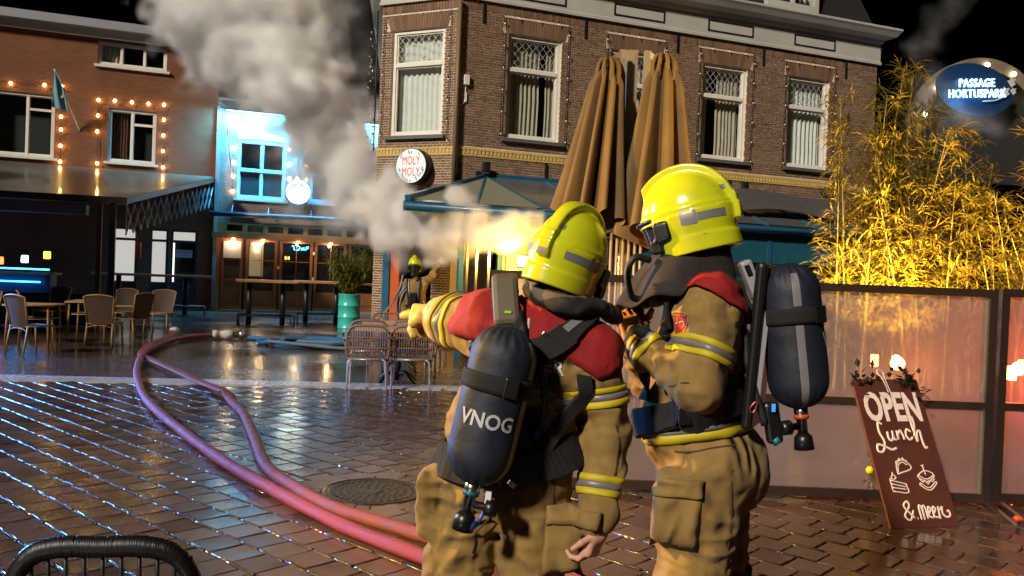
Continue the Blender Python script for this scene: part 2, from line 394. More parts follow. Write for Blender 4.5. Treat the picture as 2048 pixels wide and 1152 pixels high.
# far ground: brick paving too small to tell the pieces apart, so the joints are relief in the material
def far_paving(name):
    m = wet_mat(name, (0.040, 0.026, 0.021), (0.085, 0.056, 0.046), 0.06, 0.32, island=0.0, bump=0.2)
    t = m.node_tree; b = t.nodes['Principled BSDF']; L = t.links.new
    P = nd(t, 'ShaderNodeNewGeometry'); mp = nd(t, 'ShaderNodeMapping'); mp.inputs['Rotation'].default_value = (0, 0, math.radians(42)); L(P.outputs['Position'], mp.inputs[0])
    bt = nd(t, 'ShaderNodeTexBrick'); bt.inputs['Scale'].default_value = 1.0; bt.inputs['Brick Width'].default_value = 0.214; bt.inputs['Row Height'].default_value = 0.214
    bt.inputs['Mortar Size'].default_value = 0.008; bt.inputs['Mortar Smooth'].default_value = 0.4; L(mp.outputs[0], bt.inputs['Vector'])
    bp = nd(t, 'ShaderNodeBump'); bp.invert = True; bp.inputs['Strength'].default_value = 0.5; bp.inputs['Distance'].default_value = 0.008; L(bt.outputs['Fac'], bp.inputs['Height'])
    old = b.inputs['Normal'].links[0].from_socket; L(old, bp.inputs['Normal']); L(bp.outputs[0], b.inputs['Normal'])
    return m
M['far_paving'] = far_paving('far_paving')

ground = MB().grid(lambda i, j: (-70 + 140 * i / 8, -30 + 150 * j / 8, 0.0), 8, 8, False).build('ground', M['far_paving'])
tag(ground, kind='structure')

PA = math.radians(-42.0); PU = Vector((math.cos(PA), math.sin(PA), 0)); PV = Vector((-math.sin(PA), math.cos(PA), 0))
PW, PL = 0.214, 0.214
def in_view(x, y, mx=0.35):
    return 2.0 < y and abs(x + 0.02 * y) < 0.62 * y + mx
PAVER_H = 0.030
base = MB()
base_pts = [(-1.6, 2.0), (1.6, 2.0), (7.6, 11.4), (-7.6, 9.2)]
pavement = tag(empty('pavement'), kind='structure')
def strip_y(x): return 10.98 + 0.128 * (x + 1.0)      # near edge of the granite strip
cells = []
for j in range(-40, 120):
    for i in range(-80, 60):
        c = PU * (i * PL + (PL / 2 if j % 2 else 0)) + PV * (j * PW)
        if in_view(c.x, c.y) and c.y < strip_y(c.x) - 0.16 and (c - Vector((-0.89, 5.76, 0))).length > 0.42:
            cells.append((c, j))
cells.sort(key=lambda q: q[0].y)
# bedding under the pavers, 4 mm above the far sheet
MB().add([(-2.2, 1.9, 0.004), (2.2, 1.9, 0.004), (8.2, strip_y(8.2), 0.004), (-8.2, strip_y(-8.2), 0.004)], [(0, 1, 2, 3)]).build('joint_sand', M['joint'], pavement, 'stuff')
def paver_shape(seed):
    """One paver: worn, slightly dished top with rounded arrises."""
    r = random.Random(seed); w, l = PW / 2 - 0.0062, PL / 2 - 0.0035; b = 0.006; z = PAVER_H; n = 4
    # top as a small grid, a millimetre lower in its worn middle
    vs = []; fs = []
    cx, cy_ = r.uniform(-.25, .25), r.uniform(-.25, .25); dp = r.uniform(0.0006, 0.0022); c4 = [r.uniform(-.0008, .0008) for _ in range(4)]
    for j in range(n + 1):
        for i in range(n + 1):
            u, v = 2 * i / n - 1, 2 * j / n - 1
            e = max(0, 1 - ((u - cx) ** 2 + (v - cy_) ** 2) / 1.3)
            zz = z - dp * e + (c4[0] * (1 - u) * (1 - v) + c4[1] * (1 + u) * (1 - v) + c4[2] * (1 + u) * (1 + v) + c4[3] * (1 - u) * (1 + v)) / 4
            vs.append((u * (l - b), v * (w - b), zz))
    fs = [(j * (n + 1) + i, j * (n + 1) + i + 1, (j + 1) * (n + 1) + i + 1, (j + 1) * (n + 1) + i) for j in range(n) for i in range(n)]
    k = len(vs); m = n + 1
    # rounded arris and sides (own vertices, so the top keeps its own shading)
    ring = [(-1, -1), (1, -1), (1, 1), (-1, 1)]
    cor = [vs[0], vs[n], vs[m * m - 1], vs[m * n]]
    vs += [c for c in cor] + [(p * l, q * w, z - b * .9) for p, q in ring] + [(p * l, q * w, 0) for p, q in ring]
    for q in range(4):
        q2 = (q + 1) % 4
        fs += [(k + 4 + q, k + 4 + q2, k + q2, k + q), (k + 8 + q, k + 8 + q2, k + 4 + q2, k + 4 + q)]
    return vs, fs
pav_shapes = [paver_shape(k) for k in range(8)]
pav_meshes = []
for k, (vs, fs) in enumerate(pav_shapes):
    mb = MB(); mb.add(vs, fs, True); me = mb.mesh('paver'); me.materials.append(M['paver']); pav_meshes.append(me)
rest = MB()
for n, (c, j) in enumerate(cells):
    tilt = (RND.gauss(0, 0.006), RND.gauss(0, 0.006)); dz = RND.gauss(0, 0.0013); k = RND.randrange(8)
    if n < 300:
        shared('paver', pav_meshes[k], pavement, (c.x, c.y, dz), (tilt[0], tilt[1], PA + RND.gauss(0, 0.006)))
    else:
        Mx = Matrix.Translation((c.x, c.y, dz)) @ Matrix.Rotation(PA + RND.gauss(0, 0.006), 4, 'Z') @ Matrix.Rotation(tilt[0], 4, 'X') @ Matrix.Rotation(tilt[1], 4, 'Y')
        rest.add(*pav_shapes[k], True, Mx)
rest.build('paver', M['paver'], pavement, 'stuff')
# beads of wet sand standing in the long joints
bead = MB()
rows = sorted(set(j for _, j in cells))
for j in rows:
    xs = [c.dot(PU) for c, jj in cells if jj == j]
    s, e = min(xs), max(xs); p = s
    while p < e:
        ln = RND.uniform(0.10, 0.30)
        q = PU * p + PV * ((j + 0.5) * PW); q2 = PU * (p + ln) + PV * ((j + 0.5) * PW)
        if RND.random() < (0.93 if q.x < -0.4 else 0.4) and (q - Vector((-0.89, 5.76, 0))).length > 0.55:
            hgt = PAVER_H - 0.004 + RND.uniform(-0.002, 0.003)
            n = max(2, int(ln / 0.03)); pts = [q.lerp(q2, i / n) + Vector((RND.gauss(0, .0008), RND.gauss(0, .0008), hgt + RND.gauss(0, .0008))) for i in range(n + 1)]
            bead.tube(pts, 0.0075, 6)
        p += ln + RND.uniform(0.004, 0.03)
bead.build('joint_bead', M['bead'], pavement, 'stuff')
# granite strip across the square, in slabs
for k in range(-9, 10):
    x0, x1 = k * 0.99 + 0.003, (k + 1) * 0.99 - 0.003
    y0, y1 = strip_y(x0), strip_y(x1)
    MB().add([(x0, y0, .004), (x1, y1, .004), (x1, y1 + .42, .004), (x0, y0 + .42, .004), (x0, y0, .033), (x1, y1, .033), (x1, y1 + .42, .033), (x0, y0 + .42, .033)],
             [(4, 5, 6, 7), (0, 1, 5, 4), (1, 2, 6, 5), (2, 3, 7, 6), (3, 0, 4, 7)]).build('granite_slab', M['granite'], pavement)

# ---------------------------------------------------------------- far walls: fine brickwork as relief
def far_brick(name, c1, c2, mortar, bw=0.22, bh=0.06, rough=0.85):
    m = bpy.data.materials.new(name); m.use_nodes = True; t = m.node_tree; b = t.nodes['Principled BSDF']; L = t.links.new
    tc = nd(t, 'ShaderNodeTexCoord'); sp = nd(t, 'ShaderNodeSeparateXYZ'); L(tc.outputs['Object'], sp.inputs[0])
    cb = nd(t, 'ShaderNodeCombineXYZ'); L(sp.outputs[0], cb.inputs[0]); L(sp.outputs[2], cb.inputs[1])
    bt = nd(t, 'ShaderNodeTexBrick'); bt.inputs['Scale'].default_value = 1; bt.inputs['Brick Width'].default_value = bw; bt.inputs['Row Height'].default_value = bh; bt.inputs['Mortar Size'].default_value = 0.006
    bt.inputs['Color1'].default_value = (*c1, 1); bt.inputs['Color2'].default_value = (*c2, 1); bt.inputs['Mortar'].default_value = (*mortar, 1); L(cb.outputs[0], bt.inputs['Vector'])
    nz = nd(t, 'ShaderNodeTexNoise'); nz.inputs['Scale'].default_value = 0.9; nz.inputs['Detail'].default_value = 6; L(tc.outputs['Object'], nz.inputs['Vector'])
    mx = nd(t, 'ShaderNodeMix', data_type='RGBA', blend_type='MULTIPLY'); mx.inputs[0].default_value = 0.5
    cr = nd(t, 'ShaderNodeValToRGB'); cr.color_ramp.elements[0].position = 0.3; cr.color_ramp.elements[1].position = 0.7; cr.color_ramp.elements[0].color = (0.5, 0.5, 0.5, 1)
    L(nz.outputs['Fac'], cr.inputs[0]); L(bt.outputs['Color'], mx.inputs[6]); L(cr.outputs[0], mx.inputs[7]); L(mx.outputs[2], b.inputs['Base Color'])
    bp = nd(t, 'ShaderNodeBump'); bp.invert = True; bp.inputs['Strength'].default_value = 0.6; bp.inputs['Distance'].default_value = 0.01; L(bt.outputs['Fac'], bp.inputs['Height']); L(bp.outputs[0], b.inputs['Normal'])
    b.inputs['Roughness'].default_value = rough
    return m
M['left_brick'] = far_brick('left_brick', (0.19, 0.062, 0.022), (0.24, 0.082, 0.032), (0.20, 0.10, 0.055))
M['pub_brick'] = far_brick('pub_brick', (0.20, 0.13, 0.10), (0.28, 0.19, 0.15), (0.34, 0.30, 0.27))
M['side_brick'] = far_brick('side_brick', (0.14, 0.07, 0.045), (0.2, 0.1, 0.06), (0.4, 0.32, 0.24), bh=0.05)

def wall_with_holes(name, parent, x0, x1, z0, z1, holes, mtl, y0=0.0, y1=0.30):
    """A wall of solid pieces round its openings (one mesh)."""
    xs = sorted(set([x0, x1] + [min(max(h[k], x0), x1) for h in holes for k in (0, 1)]))
    mb = MB()
    for a, b in zip(xs[:-1], xs[1:]):
        if b - a < 1e-4: continue
        c = (a + b) / 2; hs = sorted([(h[2], h[3]) for h in holes if h[0] < c < h[1]]); z = z0
        for ha, hb in hs + [(z1, z1)]:
            if ha - z > 1e-4: mb.box(a, b, y0, y1, z, min(ha, z1))
            z = max(z, hb)
    return mb.build(name, mtl, parent)
def curtain_mesh(x0, x1, z0, z1, y, folds=9, amp=0.03, seed=1):
    r = random.Random(seed); ph = [r.uniform(0, 6.28) for _ in range(3)]; n = 48
    mb = MB()
    def fn(i, j):
        u = i / n; w = math.sin(u * folds * 6.28 + ph[0] + 0.8 * math.sin(u * 7 + ph[1])); v = j / 5
        return (x0 + (x1 - x0) * u + 0.008 * math.sin(9 * v + ph[2]), y + amp * w * (0.75 + 0.25 * v), z0 + (z1 - z0) * v)
    return mb.grid(fn, n, 5)
def window(parent, x0, x1, z0, z1, transom=None, mull=None, fw=0.075, wood='white_paint', curtain=None, lattice=False, y=0.10, sill='sill', panes_sub=None, depth=0.5, label=None, glassm='glass', room='dark_room', low_mull=None):
    """A window set in its opening: frame, panes, sill, what hangs behind the glass."""
    w = empty('window', (0, 0, 0), 0, parent)
    fr = MB(); fr.box(x0, x1, y - .05, y + .05, z0, z0 + fw * 1.1); fr.box(x0, x1, y - .05, y + .05, z1 - fw, z1)
    fr.box(x0, x0 + fw, y - .047, y + .05, z0 + fw * 1.1, z1 - fw); fr.box(x1 - fw, x1, y - .047, y + .05, z0 + fw * 1.1, z1 - fw)
    # stepped inner sash
    s = 0.03
    xs = [x0 + fw, x1 - fw]; zs = [z0 + fw * 1.1, z1 - fw]
    if transom: fr.box(x0 + fw, x1 - fw, y - .06, y + .05, transom - fw * .5, transom + fw * .5)
    rects = []
    zsplit = [(zs[0], (transom - fw * .5) if transom else zs[1])] + ([(transom + fw * .5, zs[1])] if transom else [])
    for k, (a, b) in enumerate(zsplit):
        ms = [m for m in (mull or [])] if not (k == 1 and low_mull) else []
        cut = [xs[0]] + [c for m in ms for c in (m - fw * .35, m + fw * .35)] + [xs[1]]
        for m in ms: fr.box(m - fw * .35, m + fw * .35, y - .044, y + .05, a, b)
        for q in range(0, len(cut), 2): rects.append((cut[q], cut[q + 1], a, b))
    for a, b, c, d in rects:
        fr.box(a, b, y - .02, y + .03, c, c + s); fr.box(a, b, y - .02, y + .03, d - s, d); fr.box(a, a + s, y - .02, y + .03, c + s, d - s); fr.box(b - s, b, y - .02, y + .03, c + s, d - s)
    fr.build('frame', M[wood], w)
    for a, b, c, d in rects:
        MB().add([(a + s, y + .004, c + s), (b - s, y + .004, c + s), (b - s, y + .004, d - s), (a + s, y + .004, d - s)], [(0, 1, 2, 3)]).build('pane', M[glassm], w)
    if lattice and transom:
        lt = MB(); a, b, c, d = x0 + fw + s, x1 - fw - s, transom + fw * .5 + s, z1 - fw - s; st = 0.16
        for k in range(-8, 20):
            for sg in (1, -1):
                p = []
                xx = a + k * st
                for q in range(0, 41):
                    u = q / 40; X = xx + sg * u * (d - c) * 0.85; Z = c + u * (d - c)
                    if a <= X <= b: p.append((X, y - .002 + (.003 if sg > 0 else 0), Z))
                if len(p) > 3: lt.bar(p[0], p[-1], 0.008, 0.006, (0, 1, 0))
        lt.build('lattice', M['lead'], w, 'stuff')
    if curtain == 'net':
        curtain_mesh(x0 + .06, x1 - .06, z0 + .05, z1 - .05, y + .16, 9, .03, int(x0 * 37 + 90)).build('curtain', M['net_curtain'], w)
    elif curtain == 'tan':
        curtain_mesh(x0 + .06, x1 - .33 * (x1 - x0), z0 + .05, z1 - .05, y + .16, 7, .035, int(x0 * 37 + 91)).build('curtain', M['tan_curtain'], w)
        curtain_mesh(x1 - .2 * (x1 - x0), x1 - .05, z0 + .05, z1 - .05, y + .17, 2, .03, 5).build('curtain', M['tan_curtain'], w)
    elif curtain == 'sheer':
        curtain_mesh(x0 + .06, x0 + .25 * (x1 - x0), z0 + .05, z1 - .05, y + .16, 2, .03, 3).build('curtain', M['tan_curtain'], w)
        curtain_mesh(x0 + .45 * (x1 - x0), x1 - .05, z0 + .05, z1 - .05, y + .17, 6, .03, int(x0 * 11 + 80)).build('curtain', M['tan_curtain'], w)
    elif curtain == 'brown':
        curtain_mesh(x0 + .12, x0 + .42 * (x1 - x0), z0 + .05, z1 - .05, y + .16, 5, .035, 4).build('curtain', M['brown_curtain'], w)
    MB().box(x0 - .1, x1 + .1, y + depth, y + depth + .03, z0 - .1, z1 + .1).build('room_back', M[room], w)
    if sill: MB().box(x0 - .09, x1 + .09, -.10, .10, z0 - .075, z0 - .002).build('sill', M[sill], w)
    return w

# ---------------------------------------------------------------- brick corner building
BA = math.radians(21.0); BC = Vector((-1.283, 17.5, 0))
corner = thing('corner_building', 'brown brick corner building with tall white windows, yellow dentil band and pale cornice', 'building', BC, 0)
right_face = empty('facade', (0, 0, 0), BA, corner); corner_face = empty('facade', (0, 0, 0), math.radians(-24), corner)
CW = 1.88; RW = 10.95
unit = MB().box(-.5, .5, -.5, .5, -.5, .5).mesh('brick'); unit.materials.append(M['brick'])
unit_y = MB().box(-.5, .5, -.5, .5, -.5, .5).mesh('brick'); unit_y.materials.append(M['yellow_brick'])
COURSE, ST, HD, JT = 0.054, 0.220, 0.110, 0.0145
def bricks(x0, x1, z0, z1, holes, phase=0.0):
    out = []; k = 0; z = z0
    while z + COURSE <= z1 + 1e-6:
        step = ST if k % 2 == 0 else HD; off = (HD / 2 if k % 4 == 0 else -HD / 2) if k % 2 == 0 else 0.0
        x = x0 - ST + off + phase
        while x < x1:
            a, b = max(x, x0), min(x + step - JT, x1)
            segs = [(a, b)]
            for h in holes:
                if h[2] < z + COURSE - .012 and h[3] > z + .012:
                    ns = []
                    for s, e in segs:
                        if h[1] <= s or h[0] >= e: ns.append((s, e))
                        else:
                            if h[0] - s > .015: ns.append((s, h[0]))
                            if e - h[1] > .015: ns.append((h[1], e))
                    segs = ns
            out += [(s, e, z + JT / 2, z + COURSE - JT / 2) for s, e in segs if e - s > .015]
            x += step
        z += COURSE; k += 1
    return out
BX = [((0, 0, 0, 0))]
def lay(face, blist, keep, proud=0.009):
    """The largest-looking bricks one by one, the rest as one part."""
    blist = sorted(blist, key=keep[1]); n = keep[0]
    for a, b, c, d in blist[:n]:
        shared('brick', unit, face, ((a + b) / 2, 0.012 - proud + RND.uniform(-.0015, .0015), (c + d) / 2), (0, 0, 0), (b - a, 0.024, d - c))
    mb = MB()
    for a, b, c, d in blist[n:]: mb.box(a, b, -proud + RND.uniform(-.0015, .0015), 0.015, c, d)
    mb.build('brick', M['brick'], face, 'stuff')
def flat_arch(face, x0, x1, z0, z1, n, splay=0.10, mtl='brick'):
    mb = MB()
    for k in range(n):
        u0, u1 = k / n, (k + 1) / n; g = 0.004
        def X(u, top): return x0 + (x1 - x0) * u + (u - .5) * 2 * splay * top
        v = [(X(u0, 0) + g, z0), (X(u1, 0) - g, z0), (X(u1, 1) - g, z1), (X(u0, 1) + g, z1)]
        y = -.011 + RND.uniform(-.002, .002)
        mb.add([(p[0], y, p[1]) for p in v] + [(p[0], .015, p[1]) for p in v], [(0, 1, 2, 3), (0, 4, 5, 1), (1, 5, 6, 2), (2, 6, 7, 3), (3, 7, 4, 0)])
    mb.build('arch_bricks', M[mtl], face, 'stuff')
RWIN = [(1.08, 2.30), (3.48, 4.70), (5.86, 7.08), (8.27, 9.49)]
ZW0, ZW1, ZT = 4.43, 6.62, 5.89
rholes = [(a, b, ZW0 - .075, ZW1) for a, b in RWIN]
ground_holes = [(0.9, 10.0, 0.25, 2.45)]
wall_with_holes('wall', right_face, 0.0, RW, 0.0, 7.2, [(a, b, ZW0, ZW1) for a, b in RWIN] + ground_holes, M['mortar'], 0.0, 0.3)
arch_h = [(a - .14, b + .14, ZW1, ZW1 + .335) for a, b in RWIN]
lay(right_face, bricks(0.0, RW, 3.0, 7.0, rholes + arch_h + [(-1, 20, 3.985, 4.165)]), (190, lambda q: abs((q[0] + q[1]) / 2 - 0.9) + .8 * abs((q[2] + q[3]) / 2 - 4.9)))
for a, b in RWIN: flat_arch(right_face, a - .06, b + .06, ZW1 + .004, ZW1 + .325, 22)
flat_arch(right_face, 0.0, RW, 7.005, 7.195, 150, 0.0)
for face, x0, x1 in ((right_face, 0.0, RW), (corner_face, -CW, 0.0)):      # yellow band: a plain course over dentils
    mb = MB(); x = x0
    while x < x1 - .02:
        mb.box(x, min(x + .205, x1), -.030, .015, 4.115, 4.160); x += .212
    x = x0
    while x < x1 - .02:
        mb.box(x, min(x + .048, x1), -.030, .015, 4.030, 4.110); x += .085
    mb.box(x0, x1, -.012, .014, 4.028, 4.112); mb.box(x0, x1, -.022, .015, 3.988, 4.026)
    mb.build('dentil_band', M['yellow_brick'], face)
kinds = ['tan', 'sheer', 'sheer', 'net']
for (a, b), k in zip(RWIN, kinds): window(right_face, a, b, ZW0, ZW1, ZT, curtain=k, lattice=True)
# corner face: window above, sign beside, door below
CWIN = (-1.60, -0.33); CDOOR = (-1.62, -0.44)
wall_with_holes('wall', corner_face, -CW, 0.0, 0.0, 7.2, [(CWIN[0], CWIN[1], 4.40, 6.64), (CDOOR[0], CDOOR[1], 0.0, 2.35)], M['mortar'], 0.0, 0.3)
lay(corner_face, bricks(-CW, 0.0, 0.0, 7.0, [(CWIN[0], CWIN[1], 4.325, 6.64), (CWIN[0] - .13, CWIN[1] + .13, 6.64, 6.965), (CDOOR[0], CDOOR[1], -1, 2.35), (-9, 9, 3.985, 4.165)], .03), (110, lambda q: abs((q[0] + q[1]) / 2 + .2) + .6 * abs((q[2] + q[3]) / 2 - 4.2)))
flat_arch(corner_face, CWIN[0] - .06, CWIN[1] + .06, 6.644, 6.96, 22); flat_arch(corner_face, -CW, 0.0, 7.005, 7.195, 27, 0.0)
flat_arch(corner_face, -CW + .1, -.1, 3.10, 3.36, 26, 0.0)
window(corner_face, CWIN[0], CWIN[1], 4.40, 6.64, 5.91, curtain='net', lattice=True)
# open doorway: blue post, orange door standing open inwards
M['blue_paint'] = mat('blue_paint', (0.010, 0.085, 0.16), 0.35, col2=(0.016, 0.11, 0.20), coat=0.3)
M['orange_paint'] = mat('orange_paint', (0.50, 0.10, 0.02), 0.4, col2=(0.42, 0.08, 0.02))
dr = empty('door', (0, 0, 0), 0, corner_face)
MB().box(CDOOR[0], CDOOR[0] + .16, -.03, .2, 0.0, 2.35).box(CDOOR[0] + .16, CDOOR[1], -.02, .2, 2.25, 2.35).build('door_frame', M['blue_paint'], dr)
MB().box(CDOOR[0] + .163, CDOOR[0] + .38, .02, .09, 0.02, 2.25, bev=.008).build('door_leaf', M['orange_paint'], dr)
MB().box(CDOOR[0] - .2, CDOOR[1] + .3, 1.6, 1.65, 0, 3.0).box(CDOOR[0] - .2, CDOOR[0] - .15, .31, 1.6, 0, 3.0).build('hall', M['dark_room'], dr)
# side wall and back, cornice all round
side_o = Vector((-CW * math.cos(math.radians(-24)), -CW * math.sin(math.radians(-24)), 0))
SIDE_A = math.radians(97)
side_face = empty('facade', side_o, SIDE_A, corner)
MB().box(0.0, 9.0, -0.3, 0.0, 0, 7.2).build('wall', M['side_brick'], side_face)
fr_w = right_face.matrix_basis @ Vector((RW, 0, 0))
foot = [side_o, Vector((0, 0, 0)), fr_w]
inw = Vector((-math.sin(BA), math.cos(BA), 0))
def offs(d):
    """The front line of the house moved outwards by d, mitred at the corner."""
    n1 = Vector((math.sin(math.radians(-24)), -math.cos(math.radians(-24)), 0)); n2 = -inw
    k = (n1 + n2) / (1 + n1.dot(n2))
    side_n = Vector((-math.sin(SIDE_A), math.cos(SIDE_A), 0)); side_d = Vector((math.cos(SIDE_A), math.sin(SIDE_A), 0)); k0 = (side_n + n1) / (1 + side_n.dot(n1))
    along = Vector((math.cos(BA), math.sin(BA), 0))
    return [side_o + side_d * 9 + side_n * d, side_o + k0 * d, k * d, fr_w + n2 * d + along * d, fr_w + inw * 9 + along * d]
prof = [(0.0, 7.196), (0.07, 7.196), (0.07, 7.26), (0.05, 7.28), (0.05, 7.70), (0.09, 7.73), (0.12, 7.80), (0.30, 7.86), (0.36, 7.95), (0.40, 8.0), (0.40, 8.05), (0.0, 8.10)]
mb = MB(); rows = [[(p.x, p.y, z) for p in offs(d)] for d, z in prof]; nn = len(rows[0])
mb.add([v for r in rows for v in r], [(i * nn + k, i * nn + k + 1, (i + 1) * nn + k + 1, (i + 1) * nn + k) for i in range(len(rows) - 1) for k in range(nn - 1)])
mb.build('cornice', M['cornice_paint'], corner)
mb = MB(); o0, o1 = offs(-.05), offs(-.9)
vs = [(p.x, p.y, 8.08) for p in o0] + [(p.x, p.y, 10.6) for p in o1]
mb.add(vs, [(k, k + 1, nn + k + 1, nn + k) for k in range(nn - 1)] + [(5, 6, 7, 8, 9)]).build('roof', M['roof_dark'], corner)
for a, b in ((1.07, 2.34), (3.49, 4.77), (5.91, 7.16), (8.34, 9.57)):      # framed panels of the frieze
    mb = MB(); c, d = 7.345, 7.615; t = .035
    mb.box(a, b, -.062, -.045, c, c + t).box(a, b, -.062, -.045, d - t, d).box(a, a + t, -.062, -.045, c + t, d - t).box(b - t, b, -.062, -.045, c + t, d - t)
    mb.build('frieze_panel', M['black_paint'], right_face)
for x in (0.50, 2.83, 5.14, 7.49, 9.95): MB().box(x - .018, x + .018, -.045, -.012, 6.76, 7.21).build('wall_anchor', M['black_metal'], right_face)
for x in (2.03, 5.85, 6.7): MB().box(x - .02, x + .02, -.045, -.012, 3.62, 3.98).build('wall_anchor', M['black_metal'], right_face)
for xa in (3.1, 7.55):                                                     # dormers in the roof
    dm = empty('dormer', (0, 0, 0), 0, right_face)
    MB().box(xa, xa + 1.5, -.02, 1.5, 8.11, 8.35).box(xa, xa + .12, -.02, 1.5, 8.35, 9.7).box(xa + 1.38, xa + 1.5, -.02, 1.5, 8.35, 9.7).box(xa - .1, xa + 1.6, -.12, 1.6, 9.7, 9.9).box(xa + .71, xa + .79, -.02, .06, 8.35, 9.7).build('frame', M['cornice_paint'], dm)
    for q in (xa + .12, xa + .79): MB().add([(q, .03, 8.35), (q + .59, .03, 8.35), (q + .59, .03, 9.7), (q, .03, 9.7)], [(0, 1, 2, 3)]).build('pane', M['glass'], dm)
    curtain_mesh(xa + .13, xa + 1.37, 8.36, 9.69, .2, 8, .03, 9).build('curtain', M['tan_curtain'], dm)
# rain pipe, white wall box with its cable, lamp brackets
pp = MB().tube([(-.04, -.10, 7.15), (-.04, -.10, 3.2)], .045, 10); pp.build('drain_pipe', mat('pipe_paint', (.20, .13, .07), .5), right_face)
bxp = empty('junction_box', (0, 0, 0), 0, right_face)
MB().box(.115, .235, -.09, -.009, 5.42, 5.63, bev=.012).build('cover', M['white_paint'], bxp)
MB().tube(curve_pts([(.17, -.03, 5.42), (.165, -.03, 5.30), (.15, -.03, 5.08), (.07, -.03, 5.0), (.035, -.03, 4.9), (.035, -.03, 3.6)], 5), .011, 6).build('cable', M['white_paint'], bxp)
MB().box(.155, .195, -.045, -.009, 5.08, 5.28).build('clip', M['white_paint'], bxp)

# ---------------------------------------------------------------- terraced houses: left house and pub share one front line
LO = Vector((-9.8, 28.13, 0))
left_house = thing('left_house', 'orange brick house on the left with white framed windows and a pale eaves board', 'building', LO, BA)
LW = {'a': (-6.9, -4.88, 4.62, 6.56), 'b': (-3.38, -1.98, 4.66, 6.35), 'c': (-3.74, -1.73, 7.68, 8.42)}
GH = [(-3.3, -2.42, 0.1, 2.62), (-2.05, -1.5, .1, 2.62), (-1.42, -.62, .06, 2.62)]
wall_with_holes('wall', left_house, -14.0, -0.12, 0.0, 8.5, [LW['a'], LW['b'], LW['c']] + GH, M['left_brick'])
MB().box(-14, -.16, -.16, .2, 8.50, 8.72).build('eaves_board', M['white_paint'], left_house)
M['eaves'] = mat('eaves', (.30, .31, .34), .6)
MB().box(-14, -.10, -.42, .2, 8.725, 8.98).build('gutter', M['eaves'], left_house)
MB().box(-14, -.1, -.3, 8, 8.984, 9.02).build('roof', M['roof_dark'], left_house)
a = LW['a']; window(left_house, *a, transom=None, mull=[-5.62], sill='white_paint')
MB().box(-5.58, -4.96, .06, .15, 6.05, 6.12).build('transom', M['white_paint'], left_house)
a = LW['b']; window(left_house, *a, transom=None, mull=[-2.68], sill='white_paint', curtain='brown')
MB().box(-2.64, -2.06, .06, .15, 5.86, 5.94).build('transom', M['white_paint'], left_house)
a = LW['c']; window(left_house, *a, transom=None, mull=[-3.05, -2.38], sill='white_paint')
curtain_mesh(-3.66, -3.1, 7.76, 8.35, .3, 5, .02, 6).build('curtain', M['tan_curtain'], left_house)
# lit shop doors at street level
M['door_blue'] = mat('door_blue', (.02, .05, .08), .4)
M['lit_blind'] = mat('lit_blind', (.8, .76, .70), .8, emit=(1.0, .93, .85), estr=.55)
M['poster'] = mat('notice_paper', (.5, .55, .62), .7)
for k, (a, b, c, d) in enumerate(GH):
    dd = empty('shop_door', (0, 0, 0), 0, left_house); f = .07
    MB().box(a, b, .02, .12, d - f, d).box(a, a + f, .02, .12, c, d - f).box(b - f, b, .02, .12, c, d - f).box(a + f, b - f, .02, .12, 2.20, 2.28).box(a + f, b - f, .03, .11, .80, .90).box(a + f, b - f, .04, .10, c, .80).build('frame', M['door_blue'], dd)
    lit = k < 2
    for (z0, z1) in ((.90, 2.20), (2.28, d - f)):
        MB().add([(a + f, .07, z0), (b - f, .07, z0), (b - f, .07, z1), (a + f, .07, z1)], [(0, 1, 2, 3)]).build('pane', M['glass'], dd)
        MB().add([(a + f, .16, z0), (b - f, .16, z0), (b - f, .16, z1), (a + f, .16, z1)], [(0, 1, 2, 3)]).build('blind', M['lit_blind'] if lit or z0 > 2 else M['dark_room'], dd)
    if not lit:
        MB().box(a + .14, b - .14, .045, .058, 1.72, 1.98).build('notice', M['poster'], dd)
        vs, fs = text_mesh('WELKOM', .10, .001); MB().add([((a + b) / 2 + p[0], .043, 1.89 + p[1]) for p in vs], fs).build('lettering', M['black_paint'], dd)
        MB().box(a + f, a + f + .05, .05, .055, .92, 2.19).build('light_strip', emat('lit_gap', (1, .95, .85), 1.5), dd)

pub = thing('pub_building', 'pub front lit cyan behind the smoke, with brown wooden doors and blue framed windows', 'building', LO, BA)
PWIN = [(.55, 2.11, 3.78, 5.72), (2.92, 4.48, 3.80, 5.74)]
M['pub_wood'] = mat('pub_wood', (.20, .075, .022), .42, col2=(.30, .12, .035), nscale=3, stretch=(6, 6, .6), coat=.2, coord='O')
M['pub_blue'] = mat('pub_window_paint', (.30, .55, .62), .45)
wall_with_holes('wall', pub, -.10, 6.4, 2.95, 6.75, PWIN, M['pub_brick'])
MB().box(-.12, 6.4, -.12, .3, 6.752, 6.92).box(-.12, 6.4, -.30, .3, 6.923, 7.0).build('gutter', M['pub_blue'], pub)
MB().box(-.1, 6.4, -.25, 8, 7.004, 7.04).build('roof', M['roof_dark'], pub)
for a, b, c, d in PWIN:
    w = window(pub, a, b, c, d, transom=(c + d) / 2 - .02, mull=[(a + b) / 2], fw=.085, wood='pub_blue', sill='pub_blue', y=.06)
    mb = MB(); n = 12
    for k in range(n):
        u0, u1 = k / n, (k + 1) / n; z = lambda u: d + .012 + .07 * (1 - (2 * u - 1) ** 2)
        mb.add([(a + (b - a) * u0, -.012, z(u0)), (a + (b - a) * u1 - .012, -.012, z(u1)), (a + (b - a) * u1 - .012, -.012, z(u1) + .20), (a + (b - a) * u0, -.012, z(u0) + .20)], [(0, 1, 2, 3)])
    mb.build('arch_bricks', M['mortar'], w, 'stuff')
